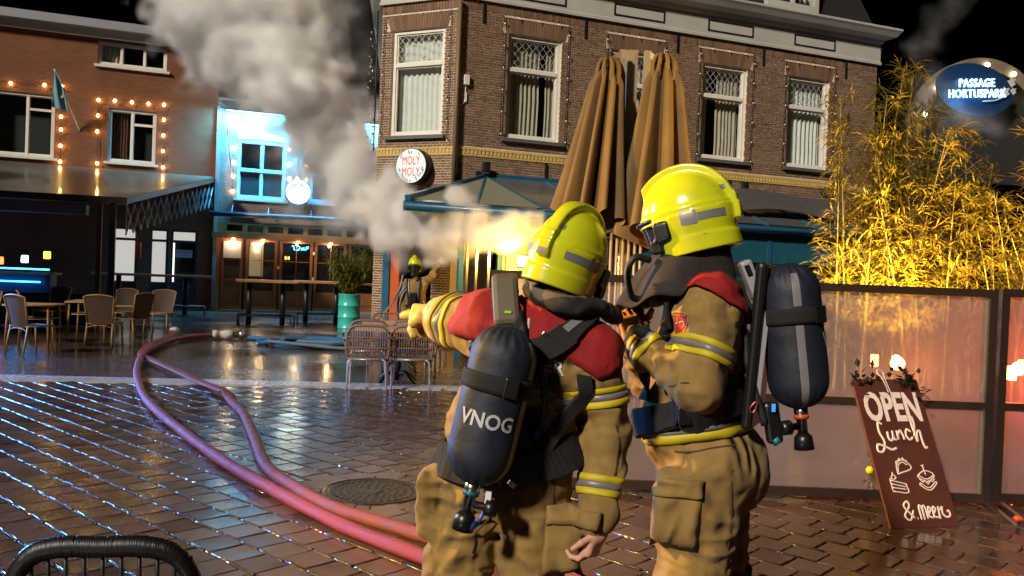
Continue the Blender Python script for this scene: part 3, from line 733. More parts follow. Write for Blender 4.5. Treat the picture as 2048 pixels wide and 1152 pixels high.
# wall washer under the gutter: the cyan light of the picture
ledp = empty('wall_washer', (0, 0, 0), 0, pub)
MB().box(.10, 2.9, -.40, -.30, 6.60, 6.70, bev=.01).build('housing', M['steel'], ledp)
MB().box(.12, 2.88, -.39, -.31, 6.585, 6.597).build('tube', emat('cyan_tube', (.2, .75, 1.0), 14.0), ledp)
for x in (.4, 1.5, 2.6): MB().box(x - .015, x + .015, -.30, 0, 6.63, 6.66).build('bracket', M['steel'], ledp)
def area_light(name, parent, loc, rot, sx, sy, col, e):
    l = bpy.data.lights.new(name, 'AREA'); l.shape = 'RECTANGLE'; l.size = sx; l.size_y = sy; l.energy = e; l.color = col
    o = bpy.data.objects.new(name, l); COL.objects.link(o); o.parent = parent; o.location = loc; o.rotation_euler = rot
    return o
def point_light(name, parent, loc, col, e, r=.05):
    l = bpy.data.lights.new(name, 'POINT'); l.energy = e; l.color = col; l.shadow_soft_size = r
    o = bpy.data.objects.new(name, l); COL.objects.link(o); o.parent = parent; o.location = loc
    return o
area_light('washer_light', ledp, (1.5, -.42, 6.57), (math.radians(38), 0, 0), 2.8, .1, (.06, .52, 1.0), 1350)
MB().box(3.2, 6.0, -.40, -.30, 6.60, 6.70, bev=.01).build('housing', M['steel'], ledp)
MB().box(3.22, 5.98, -.39, -.31, 6.585, 6.597).build('tube', M.get('cyan') or emat('cyan_tube', (.2, .75, 1.0), 14.0), ledp)
area_light('washer_light', ledp, (4.6, -.42, 6.57), (math.radians(38), 0, 0), 2.8, .1, (.06, .52, 1.0), 1350)
# awning roller and its arms, transom lights, fascia beam
MB().tube([(-.3, -.32, 3.20), (5.6, -.32, 3.26)], .085, 12).build('awning_roller', M['door_blue'], pub)
for x in (.45, 1.6, 3.0, 4.3): MB().bar((x, -.03, 3.55), (x - .05, -.3, 3.24), .03, .03).build('awning_arm', M['door_blue'], pub)
wall_with_holes('fascia', pub, -.12, 5.6, 2.62, 2.945, [(.28 + k * .66, .78 + k * .66, 2.68, 2.90) for k in range(8)], M['pub_wood'], -.02, .15)
for k in range(8): MB().add([(.28 + k * .66, .08, 2.68), (.78 + k * .66, .08, 2.68), (.78 + k * .66, .08, 2.90), (.28 + k * .66, .08, 2.90)], [(0, 1, 2, 3)]).build('transom_light', M['dark_glass'], pub)
MB().box(-.2, 5.6, -.16, .02, 2.44, 2.615).build('beam', M['pub_wood'], pub)
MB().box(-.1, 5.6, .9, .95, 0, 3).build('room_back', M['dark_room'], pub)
def pub_leaf(x0, x1, glazed, cols, bottom_panel=True):
    lf = empty('pub_door', (0, 0, 0), 0, pub); y0, y1 = .02, .10; f = .085
    MB().box(x0, x0 + f, y0, y1, .06, 2.43).box(x1 - f, x1, y0, y1, .06, 2.43).box(x0 + f, x1 - f, y0, y1, 2.36, 2.43).box(x0 + f, x1 - f, y0, y1, 1.02, 1.10).box(x0 + f, x1 - f, y0, y1, .06, .20).box(x0 + f, x1 - f, y0 + .03, y1, .20, 1.02 if not glazed else .72).build('leaf', M['pub_wood'], lf)
    MB().box(x0 + f + .05, x1 - f - .05, y0 + .012, y0 + .03, .27, .66).build('raised_panel', M['pub_wood'], lf)
    n = cols; W = (x1 - x0 - 2 * f)
    for k in range(n):
        a = x0 + f + W * k / n; b = x0 + f + W * (k + 1) / n
        for z0, z1 in ((1.10, 1.72), (1.75, 2.36)):
            MB().add([(a + .012, .06, z0), (b - .012, .06, z0), (b - .012, .06, z1), (a + .012, .06, z1)], [(0, 1, 2, 3)]).build('pane', M['dark_glass'] if glazed else M['glass'], lf)
        if k: MB().box(a - .012, a + .012, .03, .09, 1.10, 2.36).build('glazing_bar', M['pub_wood'], lf)
    MB().box(x0 + f, x1 - f, .03, .09, 1.722, 1.748).build('glazing_bar', M['pub_wood'], lf)
    if glazed: MB().add([(x0 + f, .06, .72), (x1 - f, .06, .72), (x1 - f, .06, 1.02), (x0 + f, .06, 1.02)], [(0, 1, 2, 3)]).build('pane', M['dark_glass'], lf)
    return lf
pub_leaf(.14, .82, False, 1); pub_leaf(.92, 1.94, True, 2); pub_leaf(2.02, 3.12, True, 2); pub_leaf(3.18, 4.28, True, 2); pub_leaf(4.36, 5.4, True, 2)
MB().box(.20, .76, -.005, .018, 1.78, 2.34).build('notice_board', M['poster'], pub)
MB().box(-.1, .1, -.05, .12, 0, 2.44).build('post', M['pub_wood'], pub)
MB().box(-.2, 5.6, -.12, .14, 0.005, .055).build('threshold', M['granite'], pub)
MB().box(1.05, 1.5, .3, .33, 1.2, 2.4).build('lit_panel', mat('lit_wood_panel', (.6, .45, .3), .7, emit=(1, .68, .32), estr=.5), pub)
MB().sphere((1.28, .24, 2.28), .11, 10, (1.5, .5, .6)).build('ceiling_lamp', emat('hall_lamp', (1, .86, .6), 10), pub)
for x in (.5, 1.45, 2.6, 3.7): MB().lathe([(.05, 2.40), (.05, 2.438)], 12, Matrix.Translation((x, -.10, 0)), False).build('downlight', emat('downlight', (1, .72, .38), 12), pub); point_light('downlight_light', pub, (x, -.16, 2.34), (1.0, .66, .32), 16, .05)
point_light('hall_light', pub, (1.28, .3, 2.1), (1, .75, .45), 25, .08)
for x, z in ((1.98, 1.52), (3.15, 2.05), (3.15, 1.18)): MB().box(x - .035, x + .035, -.002, .018, z - .05, z + .05).build('sticker', M['white_paint'], pub)
# blue neon squiggle inside the second door, two amber pendants below
nb = emat('blue_neon', (.05, .45, 1.0), 9.0)
ns = [[(0, .1), (.02, .13), (.06, .10), (.05, .03), (.09, 0)], [(.15, .12), (.21, .11), (.22, .06), (.18, .0), (.14, .01)], [(.27, 0), (.28, .07), (.31, .02), (.33, .09), (.35, 0)], [(.40, 0), (.40, .09), (.46, .12), (.47, .07), (.41, .05)]]
mb = MB()
for st in ns: mb.tube(curve_pts([(2.42 + p[0] * 1.15, .05, 2.14 + p[1] * 1.15) for p in st], 4), .011, 6)
mb.build('neon_sign', nb, pub)
for x in (2.24, 2.34): MB().sphere((x, .25, 1.86), .04, 8, (1, 1, 1.6)).build('pendant_lamp', emat('amber', (1, .55, .1), 6), pub)
MB().box(-.14, -.02, -.12, .02, 0, 6.8).build('drain_pipe', mat('grey_pipe', (.28, .27, .26), .5), pub)

# ---------------------------------------------------------------- unseen house added outside the picture to shade the left terrace
sh_h = thing('shade_house', 'tall unseen brick house added on the left to shade the terrace', 'building', (-22.8, 9.0, 0))
wall_with_holes('wall', sh_h, -4.5, 4.5, 0, 12.0, [(-3.6, -1.8, 1, 2.8), (1.8, 3.6, 1, 2.8), (-3.6, -1.8, 4.2, 6.2), (1.8, 3.6, 4.2, 6.2)], M['side_brick'], -5.0, -4.7)
MB().box(-4.5, -4.2, -4.7, 5.0, 0, 12.0).box(4.2, 4.5, -4.7, 5.0, 0, 12.0).box(-4.2, 4.2, 4.7, 5.0, 0, 12.0).build('wall', M['side_brick'], sh_h)
MB().box(-4.7, 4.7, -5.2, 5.2, 12.004, 12.3).build('roof', M['roof_dark'], sh_h)
# ---------------------------------------------------------------- blue veranda in front of the corner building
veranda = thing('veranda', 'blue glazed veranda with a hipped glass roof along the brick building', 'veranda', BC, BA)
M['teal_paint'] = mat('teal_paint', (.012, .085, .12), .4, col2=(.018, .11, .15), coat=.2)
M['roof_panel'] = mat('roof_panel', (.22, .21, .15), .6)
M['cream_panel'] = mat('cream_panel', (.62, .55, .42), .7)
M['roof_glass'] = glass('roof_glass', (.5, .56, .58), .08, 1.0, .12)
VX0, VX1, VY, VZE, VZW = -1.45, 9.9, -2.0, 2.80, 3.55
MB().box(VX0 - .06, VX1, VY - .09, VY + .05, 2.62, 2.80).build('eave_beam', M['blue_paint'], veranda)
MB().tube([(VX0 - .1, VY - .17, 2.70), (VX1, VY - .17, 2.70)], .06, 10).build('gutter', M['blue_paint'], veranda)
MB().box(.6, VX1, -.12, -.012, 3.50, 3.64).build('ridge_beam', M['blue_paint'], veranda)
MB().bar((.66, -.06, 3.57), (VX0, VY, 2.84), .11, .13).build('hip_beam', M['blue_paint'], veranda)
MB().bar((VX0, VY, 2.74), (-.62, .55, 2.9), .08, .14).build('side_beam', M['blue_paint'], veranda)
raf = [VX0, -.15, 1.15, 2.45, 3.75, 5.05, 6.35, 7.65, 8.95, 9.85]
def rtop(k): return .66 + max(0, raf[k] - 1.15) * (VX1 - .66) / (VX1 - 1.15)
for k in range(1, len(raf)): MB().bar((rtop(k), -.08, 3.56), (raf[k], VY, 2.82), .05, .07).build('rafter', M['blue_paint'], veranda)
for k in range(len(raf) - 1):
    q = [(rtop(k), -.10, 3.575), (rtop(k + 1), -.10, 3.575), (raf[k + 1], VY, 2.835), (raf[k], VY, 2.835)]
    if abs(q[0][0] - q[1][0]) < .01: q = q[1:]
    MB().add(q, [tuple(range(len(q)))]).build('roof_pane', M['roof_panel'] if k in (0, 1) else M['roof_glass'], veranda)
for x in (-.42, .33, 1.05, 2.45, 3.75, 5.05, 6.35, 7.65, 8.95, 9.85): MB().box(x - .045, x + .045, VY - .05, VY + .05, 0, 2.62).build('post', M['blue_paint'], veranda)
for x in (-.30, -.12, .12): MB().box(x - .02, x + .02, VY - .04, VY + .03, 0, 2.62).build('mullion', M['steel'], veranda)
fx = [1.05, 2.45, 3.75, 5.05, 6.35, 7.65, 8.95, 9.85]
for a, b in zip(fx[:-1], fx[1:]):
    MB().box(a + .045, b - .045, VY - .03, VY + .03, 2.02, 2.62).build('fascia_panel', M['teal_paint'], veranda)
    MB().box(a + .045, b - .045, VY - .03, VY + .03, 0, .62).build('dado_panel', M['teal_paint'], veranda)
    MB().box(a + .045, b - .045, VY - .035, VY + .035, 1.64, 1.70).build('glazing_bar', M['teal_paint'], veranda)
    for z0, z1 in ((.62, 1.64), (1.70, 2.02)):
        MB().add([(a + .045, VY, z0), (b - .045, VY, z0), (b - .045, VY, z1), (a + .045, VY, z1)], [(0, 1, 2, 3)]).build('pane', M['glass'], veranda)
    # gold strips standing in for lamp reflections on the glass frames
    MB().box(b - .085, b - .047, VY - .045, VY - .031, .3, 2.0).build('glint_strip', mat('gold_metal', (.75, .50, .14), .25, 1.0), veranda)
MB().box(.38, 1.0, VY - .02, VY + .02, .1, 2.60).build('door_panel', M['cream_panel'], veranda)
for x in (.375, .44): MB().box(x - .01, x + .01, VY - .05, VY - .022, .1, 2.6).build('door_edge', mat('gold_metal', (.75, .50, .14), .25, 1.0), veranda)
# bar inside: lit shelves behind the glass
MB().box(2.0, 9.8, -.35, -.30, 0, 2.4).build('bar_back', mat('bar_back', (.10, .09, .08), .6), veranda)
for k in range(26):
    x, z = RND.uniform(5.3, 9.0), RND.uniform(.8, 1.9)
    MB().sphere((x, -.36, z), RND.uniform(.012, .022), 6).build('fairy_light', M['cold_bulb'], veranda)
MB().tube(curve_pts([(7.75, -.4, 1.92), (8.0, -.42, 1.82), (8.35, -.42, 1.80), (8.6, -.4, 1.84)], 5), .03, 6).build('blue_tube', emat('blue_tube', (.05, .5, 1.0), 6), veranda)
MB().box(6.3, 6.42, -1.0, -.9, 1.1, 1.62).build('screen_light', emat('cyan_screen', (.1, .7, .9), 2.5), veranda)
# dark awning cloth folded on the roof at the right
aw = MB(); nA = 40
def awf(i, j):
    x = 5.3 + 4.6 * i / nA; t = j / 6
    return (x, -.35 - 1.3 * t, 3.62 - .50 * t + .05 * math.sin(x * 2.1) + .05 * math.sin(7 * t + x) + .10 * math.sin(x * .9 + 1) * (1 - t))
aw.grid(awf, nA, 6).build('awning_cloth', mat('awning_cloth', (.05, .045, .045), .8, col2=(.08, .07, .07)), veranda)

# work light by the veranda door
wl_p = at(1052, 523, 15.0)
wl = thing('work_light', 'bright yellow floodlight glaring by the veranda door behind the helmet', 'floodlight', (wl_p.x, wl_p.y, 0))
h = wl_p.z
for k in range(3):
    a = k * 2.094 + .3; MB().bar((0, 0, .75), (.42 * math.cos(a), .42 * math.sin(a), .01), .025, .025).build('leg', M['black_metal'], wl)
MB().tube([(0, 0, .7), (0, 0, h - .12)], .018, 8).build('mast', M['black_metal'], wl)
MB().box(-.16, .16, .0, .10, h - .12, h + .12, bev=.015).build('housing', M['black_metal'], wl)
MB().box(-.13, .13, -.012, -.002, h - .09, h + .09).build('lens', emat('flood_lens', (1.0, .66, .12), 60), wl)
point_light('flood_bulb', wl, (-.20, -.06, h + .04), (1.0, .58, .10), 165, .06)

# ---------------------------------------------------------------- signs
def disc_sign(parent_face, name, label, x, z, r, y, depth, face_m, rim_m, cat='sign', base=None, rz=0):
    o = thing(name, label, cat, parent_face[0] + Matrix.Rotation(parent_face[1], 3, 'Z') @ Vector((x, y, z)), parent_face[1] + rz)
    R = Matrix.Rotation(math.radians(90), 4, 'X')
    MB().lathe([(r, -depth), (r, 0), (r * .96, .012)], 40, R, True).build('rim', rim_m, o)
    MB().lathe([(r * .955, .0125), (r * .955, .0145)], 40, R, False).build('face', face_m, o)
    return o
CF = (BC, math.radians(-24)); RF = (BC, BA); LF = (LO, BA)
M['moly_face'] = mat('moly_face', (.55, .68, .72), .4, col2=(.80, .82, .80), nscale=9, emit=(.75, .85, .88), estr=.25)
moly = disc_sign(CF, 'round_sign', 'round pale sign with red MOLY lettering on the brick corner, half in smoke', -.86, 3.73, .37, -.28, .26, M['moly_face'], M['black_paint'])
red = mat('sign_red', (.75, .13, .07), .5, emit=(.8, .2, .1), estr=.15)
for txt, z in (('MOLY', .10), ('MOLY', -.13)):
    vs, fs = text_mesh(txt, .25, .002, spacing=1.05, xscale=.62); MB().add([(p[0], -.019, z + p[1]) for p in vs], fs).build('lettering', red, moly)
mb = MB()
for k in range(22):
    a, rr = RND.uniform(0, 6.28), RND.uniform(.26, .33); x, z = rr * math.cos(a), rr * math.sin(a); t = RND.uniform(0, 3)
    mb.add([(x + .02 * math.cos(t + q), -.0185, z + .035 * math.sin(t + q)) for q in (0, 2.1, 4.2)], [(0, 1, 2)])
mb.build('leaf_print', mat('leaf_print', (.10, .22, .26), .5), moly)
MB().bar((.0, .26, 0), (0, .40, 0), .05, .05).build('bracket', M['black_metal'], moly)
gs = disc_sign(LF, 'round_lightbox', 'glowing white round sign with green marks between the pub windows', 2.51, 4.09, .42, -.30, .2, emat('lightbox', (.75, 1.0, .97), 3.2), M['teal_paint'])
gr = emat('green_mark', (.02, .55, .30), .9)
def arc_mark(a0, a1, r0, r1):
    n = 8; mb = MB(); mb.grid(lambda i, j: ((r0 + (r1 - r0) * j) * math.cos(a0 + (a1 - a0) * i / n), -.019, (r0 + (r1 - r0) * j) * math.sin(a0 + (a1 - a0) * i / n)), n, 1, False); return mb
for a0, a1, r0, r1 in ((1.75, 2.5, .23, .29), (.65, 1.4, .23, .29), (4.2, 5.2, .25, .29), (3.65, 3.85, .25, .30), (5.55, 5.75, .25, .30)): arc_mark(a0, a1, r0, r1).build('green_mark', gr, gs)
MB().bar((0, .2, 0), (0, .3, 0), .08, .08).build('bracket', M['black_metal'], gs)
ovs = thing('oval_sign', 'small dark oval sign with pale letters on the brick wall beside the bamboo', 'sign', BC + Matrix.Rotation(BA, 3, 'Z') @ Vector((9.35, -.32, 3.86)), BA)
MB().lathe([(.25, -.04), (.25, 0), (.235, .01)], 32, Matrix.Rotation(math.radians(90), 4, 'X') @ Matrix.Diagonal((1, .55, 1, 1)), True).build('plate', mat('oval_plate', (.05, .06, .055), .4, .4), ovs)
vs, fs = text_mesh('DEMI SEC', .085, .002); MB().add([(p[0], -.016, p[1]) for p in vs], fs).build('lettering', M['lead'], ovs)
MB().bar((0, .03, .1), (0, .32, .1), .03, .03).build('bracket', M['black_metal'], ovs)

# small floodlights on the brick wall, above the veranda
for k, (x, z, lab) in enumerate(((.62, 3.74, 'small black floodlight on the brick wall above the veranda hip'), (7.0, 3.82, 'small black floodlight on the brick wall near the oval sign'))):
    o = thing('wall_floodlight', lab, 'floodlight', BC + Matrix.Rotation(BA, 3, 'Z') @ Vector((x, 0, z)), BA, 'wall floodlights')
    MB().box(-.16, -.06, -.10, -.012, -.16, -.06).build('mount', M['black_metal'], o)
    MB().bar((-.1, -.07, -.1), (.0, -.16, .02), .02, .02).build('arm', M['black_metal'], o)
    MB().box(-.07, .08, -.26, -.14, -.09, .13, bev=.02).build('housing', M['black_metal'], o)

# ---------------------------------------------------------------- string lights
def string(name, label, base, pts, bulbs, bm, r, group, wire_r=.008, face_y=-.05):
    o = thing(name, label, 'string lights', base[0], base[1], group)
    MB().tube([(p[0], face_y, p[1]) for p in pts], wire_r, 5).build('cable', M['wire'], o)
    for x, z in bulbs:
        s = MB().sphere((x, face_y - .035, z - .03), r, 8, (1, 1, 1.25)).build('bulb', bm, o)
        MB().box(x - r * .4, x + r * .4, face_y - .05, face_y - .02, z, z + .04).build('socket', M['wire'], s)
    return o
def dense(pts, n):
    out = []; L = [math.dist(a, b) for a, b in zip(pts[:-1], pts[1:])]; T = sum(L)
    for k in range(n):
        s = T * (k + .5) / n
        for a, b, l in zip(pts[:-1], pts[1:], L):
            if s <= l: out.append((a[0] + (b[0] - a[0]) * s / l, a[1] + (b[1] - a[1]) * s / l)); break
            s -= l
    return out
g = 'string lights on the left house'
string('string_lights', 'warm bulbs strung over and beside the large left window', LF, [(-9, 6.8), (-6.09, 6.82), (-5.18, 6.87), (-4.70, 6.88), (-4.69, 4.5)], [(-6.09, 6.82), (-5.18, 6.87), (-4.7, 6.88), (-4.7, 5.95), (-4.69, 5.55), (-4.69, 5.05), (-4.69, 4.56)], M['warm_bulb'], .042, g)
string('string_lights', 'warm bulbs strung round the middle window of the left house', LF, [(-3.65, 4.55), (-3.67, 6.58), (-2.7, 6.63), (-1.76, 6.64), (-1.74, 4.55)], [(-3.67, 6.58), (-3.21, 6.61), (-2.72, 6.62), (-2.23, 6.62), (-1.77, 6.64), (-3.67, 6.09), (-3.68, 5.59), (-3.65, 4.6), (-1.76, 6.16), (-1.76, 5.65), (-1.76, 5.15), (-1.74, 4.63)], M['warm_bulb'], .042, g)
g = 'string lights on the pub'
string('string_lights', 'warm bulbs hanging left of the pub window', LF, [(.42, 5.6), (.42, 3.9)], [(.42, 5.45), (.42, 4.98), (.42, 4.52), (.42, 4.02)], M['warm_bulb'], .045, g)
string('string_lights', 'warm bulbs hanging above the round lightbox', LF, [(2.2, 5.7), (2.23, 4.55), (2.5, 4.6), (2.78, 4.55), (2.77, 5.7)], [(2.19, 5.56), (2.21, 5.05), (2.23, 4.58), (2.5, 4.60), (2.78, 5.57), (2.78, 5.06), (2.79, 4.58)], M['warm_bulb'], .042, g)
g = 'fairy lights on the brick building'
for k, (a, b) in enumerate(RWIN):
    p = [(a - .13, 4.30), (a - .13, 6.97), (b + .13, 6.97), (b + .13, 4.25)]
    string('fairy_lights', ['tiny bulbs round the tall window next to the corner', 'tiny bulbs round the window behind the folded parasol', 'tiny bulbs round the window right of the parasol', 'tiny bulbs round the last tall window by the bamboo'][k], RF, p, dense(p, 15), M['cold_bulb'], .011, g, .007)
p = [(-1.78, 4.25), (-1.78, 6.98), (-.18, 6.98), (-.18, 4.3), (.05, 4.24)]
string('fairy_lights', 'tiny bulbs round the white corner window', CF, p, dense(p, 17), M['cold_bulb'], .011, g, .007)
# garland of bulbs down the left edge of the corner
o = thing('garland', 'drooping garland of small silvery bulbs down the left edge of the brick corner', 'garland', CF[0] + Matrix.Rotation(CF[1], 3, 'Z') @ Vector((-CW - .1, 0, 0)), CF[1])
MB().tube([(0, -.02, 7.1), (.02, -.03, 4.1)], .02, 6).build('cable', M['wire'], o)
for k in range(34): MB().sphere((RND.uniform(-.16, .0), RND.uniform(-.1, 0), 4.25 + k * .075), RND.uniform(.016, .03), 6).build('bulb', M['steel'], o)

# ---------------------------------------------------------------- flag on the left house, flag poles on the pub
M['flag'] = mat('flag_cloth', (.14, .30, .36), .8, col2=(.18, .36, .42))
M['pole'] = mat('pole_white', (.6, .55, .5), .5)
def flag(label, x, z0, dx, dz, cloth=True):
    o = thing('flag', label, 'flag', LO + Matrix.Rotation(BA, 3, 'Z') @ Vector((x, 0, z0)), BA)
    MB().tube([(0, -.02, 0), (dx, -.9, dz)], .022, 8).build('pole', M['pole'], o)
    if cloth:
        n = 14
        def fn(i, j):
            u, v = i / n, j / n; p0 = Vector((dx * .62, -.56, dz * .62)).lerp(Vector((dx, -.9, dz)), v * .95)
            w = .46 * (1 - v) ** .7 + .04
            return (p0.x - (1 - v) * .02 + u * w * .9 - .30 * (1 - v), p0.y + .05 * math.sin(u * 9 + v * 3), p0.z - (1 - v) * .45 - .10 * u * (1 - v))
        c = MB().grid(fn, n, n).build('cloth', M['flag'], o)
        MB().lathe([(.13, 0), (.13, .004)], 20, Matrix.Translation((dx * .62 - .05, -.67, dz * .62 + .0)) @ Matrix.Rotation(math.radians(90), 4, 'X') @ Matrix.Diagonal((.8, 1.4, 1, 1)), False).build('emblem', mat('flag_emblem', (.55, .50, .36), .8, col2=(.35, .38, .3), nscale=30), c)
    return o
flag('blue grey flag with a pale oval emblem hanging from a slanted pole between bulbs', -4.2, 5.55, -.62, 1.65)
flag('thin slanted flag pole with furled cloth left of the pub window', .38, 4.5, -.25, 1.55, False)
fo = flag('slim flag pole with furled blue cloth between the pub windows', 2.52, 4.7, -.12, 1.5, False)

# ---------------------------------------------------------------- terrace canopy of the left house
TA = math.radians(15.0); TO = Vector((-9.15, 19.4, 0))
canopy = thing('terrace_canopy', 'large dark terrace canopy with sloping sheet roof on a steel post', 'canopy', TO, TA)
M['canopy_sheet'] = mat('canopy_sheet', (.10, .085, .065), .35, col2=(.15, .125, .09), nscale=1.5, bump=.4, bscale=2.5, coat=.2)
inv = Matrix.Rotation(-TA, 3, 'Z')
wr = inv @ (LO + Matrix.Rotation(BA, 3, 'Z') @ Vector((-.2, -.05, 0)) - TO); wl_ = inv @ (LO + Matrix.Rotation(BA, 3, 'Z') @ Vector((-13.5, -.05, 0)) - TO)
fz, bz = 2.98, 4.42
mb = MB(); q = [(.25, -.05, fz), (-9, -.05, fz), (wl_.x, wl_.y, bz), (wr.x, wr.y, bz)]
n = 16
def rf(i, j):
    u, v = i / n, j / n; a = Vector(q[0]).lerp(Vector(q[1]), u); b = Vector(q[3]).lerp(Vector(q[2]), u); p = a.lerp(b, v); p.z -= .10 * math.sin(math.pi * v) + .02 * math.sin(u * 40) * math.sin(math.pi * v); return p
mb.grid(rf, n, n).build('roof_sheet', M['canopy_sheet'], canopy)
MB().box(-9, .3, -.12, .02, fz - .16, fz - .02).build('front_beam', M['dark_brown'], canopy)
MB().bar((.25, -.05, fz - .08), (wr.x, wr.y, bz - .1), .08, .14).build('side_beam', M['dark_brown'], canopy)
MB().box(-.06, .06, -.06, .06, 0, fz - .16).build('post', M['black_metal'], canopy)
MB().box(-.36, -.26, .1, .2, 0, fz - .1).build('post', mat('rusty_post', (.16, .06, .03), .6), canopy)
MB().box(-5.2, -5.1, -.05, .05, 0, fz - .16).build('post', M['black_metal'], canopy)
# scissor arms of the folded side awning
sc = MB(); N = 16
A0, A1 = Vector((.25, .15, fz - .10)), Vector((wr.x, wr.y, bz - .25))
for k in range(N):
    a = A0.lerp(A1, k / N); b = A0.lerp(A1, (k + 1) / N); dn = Vector((0, 0, -.75))
    sc.bar(a + dn * .1, b + dn, .02, .035, (1, 0, 0)); sc.bar(a + dn, b + dn * .1, .02, .035, (1, 0, 0))
    if k % 3 == 0: sc.bar(a + Vector((0, 0, .1)), a + dn * .9, .025, .025, (1, 0, 0))
sc.build('scissor_arms', mat('pale_aluminium', (.30, .33, .34), .4, .6), canopy, 'stuff')
MB().box(-4.6, -.9, 1.6, 1.9, 2.62, 2.86).build('heater_box', mat('grey_box', (.20, .24, .30), .5), canopy)
# red plug hanging from its cable
MB().tube(curve_pts([(.45, .3, 2.75), (.42, .3, 2.3), (.5, .3, 1.98)], 5), .012, 6).box(.44, .56, .26, .34, 1.62, 1.98).build('hanging_plug', mat('red_plastic', (.5, .06, .02), .4), canopy)

wind = thing('terrace_windscreen', 'low glass windscreen of the left terrace mirroring blue lights', 'windscreen', TO + Matrix.Rotation(TA, 3, 'Z') @ Vector((-.15, -.3, 0)), TA)
for k in range(4):
    a, b = -2.3 * (k + 1), -2.3 * k
    MB().box(a, a + .05, -.025, .025, 0, 1.75).build('post', M['black_metal'], wind)
    MB().box(a + .05, b, -.02, .02, .70, .76).box(a + .05, b, -.02, .02, 0.05, .10).build('rail', M['black_metal'], wind)
    MB().add([(a + .05, 0, .76), (b, 0, .76), (b, 0, 1.72), (a + .05, 0, 1.72)], [(0, 1, 2, 3)]).build('pane', M['glass'], wind)
    MB().box(a + .05, b, -.012, .012, .10, .70).build('panel', M['door_blue'], wind)
# blue strips and small lamps of the bar; extra strips stand in for glass reflections
bar = thing('terrace_bar', 'dim bar counter with blue light strips inside the left terrace', 'bar', TO + Matrix.Rotation(TA, 3, 'Z') @ Vector((-4.5, 3.0, 0)), TA)
MB().box(-3.5, 2.6, -.3, .3, 0, 1.1).build('counter', M['door_blue'], bar)
MB().box(-3.6, 2.7, -.4, .4, 1.1, 1.16).build('counter_top', M['pub_wood'], bar)
bs = emat('blue_strip', (.03, .30, 1.0), 12.0); point_light('bar_fill', bar, (-.5, -1.2, 1.4), (.08, .32, 1.0), 45, .1)  # point light is a blue fill added to tint the terrace
for a, b, z in ((-3.5, -.4, 1.72), (-1.2, .9, 1.30), (-2.2, -.6, 1.24), (-3.4, -1.0, .62), (-.2, 2.4, .9), (1.2, 2.6, 1.22)): MB().box(a, b, -.46, -.43, z, z + .035).build('light_strip', bs, bar)
for x, z, c in ((-2.7, 2.05, (.1, .7, 1)), (-1.2, 1.95, (.9, .9, .5)), (-3.1, 2.3, (1, .1, .05)), (.5, 2.35, (.9, 1, 1)), (1.05, 1.38, (1, .35, .04)), (1.5, 1.42, (1, .12, .03)), (2.05, 1.48, (.5, .9, 1)), (2.55, 1.6, (1, .4, .04))):
    MB().box(x - .08, x + .08, -.5, -.47, z - .09, z + .09, bev=.02).build('bar_lamp', emat('bar_lamp', c, 6), bar)
beacon_p = Vector((-13.0, 14.6, 3.0))
bc = thing('assumed_beacon', 'assumed blue beacon on a tripod, added unseen beside the left terrace to light the paving', 'beacon', (beacon_p.x, beacon_p.y, 0))  # unseen beacon, assumed and added for blue light on the paving joints
for k in range(3):
    a = k * 2.094; MB().bar((0, 0, .8), (.45 * math.cos(a), .45 * math.sin(a), .01), .025, .025).build('leg', M['black_metal'], bc)
MB().tube([(0, 0, .75), (0, 0, 3.0)], .02, 8).build('mast', M['black_metal'], bc)
MB().lathe([(.07, 3.0), (.07, 3.16), (.05, 3.2)], 16).build('dome', emat('blue_dome', (.03, .22, 1.0), 40), bc)
bs_l = bpy.data.lights.new('assumed_beacon_spot', 'SPOT'); bs_l.energy = 7500; bs_l.color = (.10, .36, 1.0); bs_l.spot_size = math.radians(62); bs_l.spot_blend = .7; bs_l.shadow_soft_size = .12
bs_o = bpy.data.objects.new('assumed_beacon_spot', bs_l); COL.objects.link(bs_o); bs_o.parent = bc; bs_o.location = (.2, -.1, 3.1); bs_o.rotation_euler = (Vector((-3.0, 8.0, 0)) - Vector((-12.8, 14.5, 3.1))).to_track_quat('-Z', 'Y').to_euler()

# ---------------------------------------------------------------- unseen street lamp assumed left of the camera (its warm light rims the firefighters)
sl = thing('assumed_street_lamp', 'assumed street lamp with a warm lantern, added unseen at the left to light the firefighters', 'street lamp', (-5.6, 4.4, 0))
MB().lathe([(.11, 0), (.11, .5), (.06, .6), (.045, 3.0)], 14).build('post', M['black_metal'], sl)
MB().lathe([(.08, 3.0), (.17, 3.45), (.19, 3.46), (.04, 3.68)], 8, None, False).build('lantern', glass('lantern_glass', (.95, .9, .8)), sl)
MB().sphere((0, 0, 3.25), .05, 10).build('bulb', emat('assumed_lamp_bulb', (1.0, .62, .15), 60), sl)
sp = bpy.data.lights.new('assumed_lamp_spot', 'SPOT'); sp.energy = 4000; sp.color = (1.0, .60, .12); sp.spot_size = math.radians(62); sp.spot_blend = .6; sp.shadow_soft_size = .08  # warm spot added for the assumed lamp, aimed past the firefighters
spo = bpy.data.objects.new('assumed_lamp_spot', sp); COL.objects.link(spo); spo.parent = sl; spo.location = (.12, .02, 3.25)
spo.rotation_euler = (Vector((1.2, 5.2, 1.9)) - Vector((-5.48, 4.42, 3.25))).to_track_quat('-Z', 'Y').to_euler()
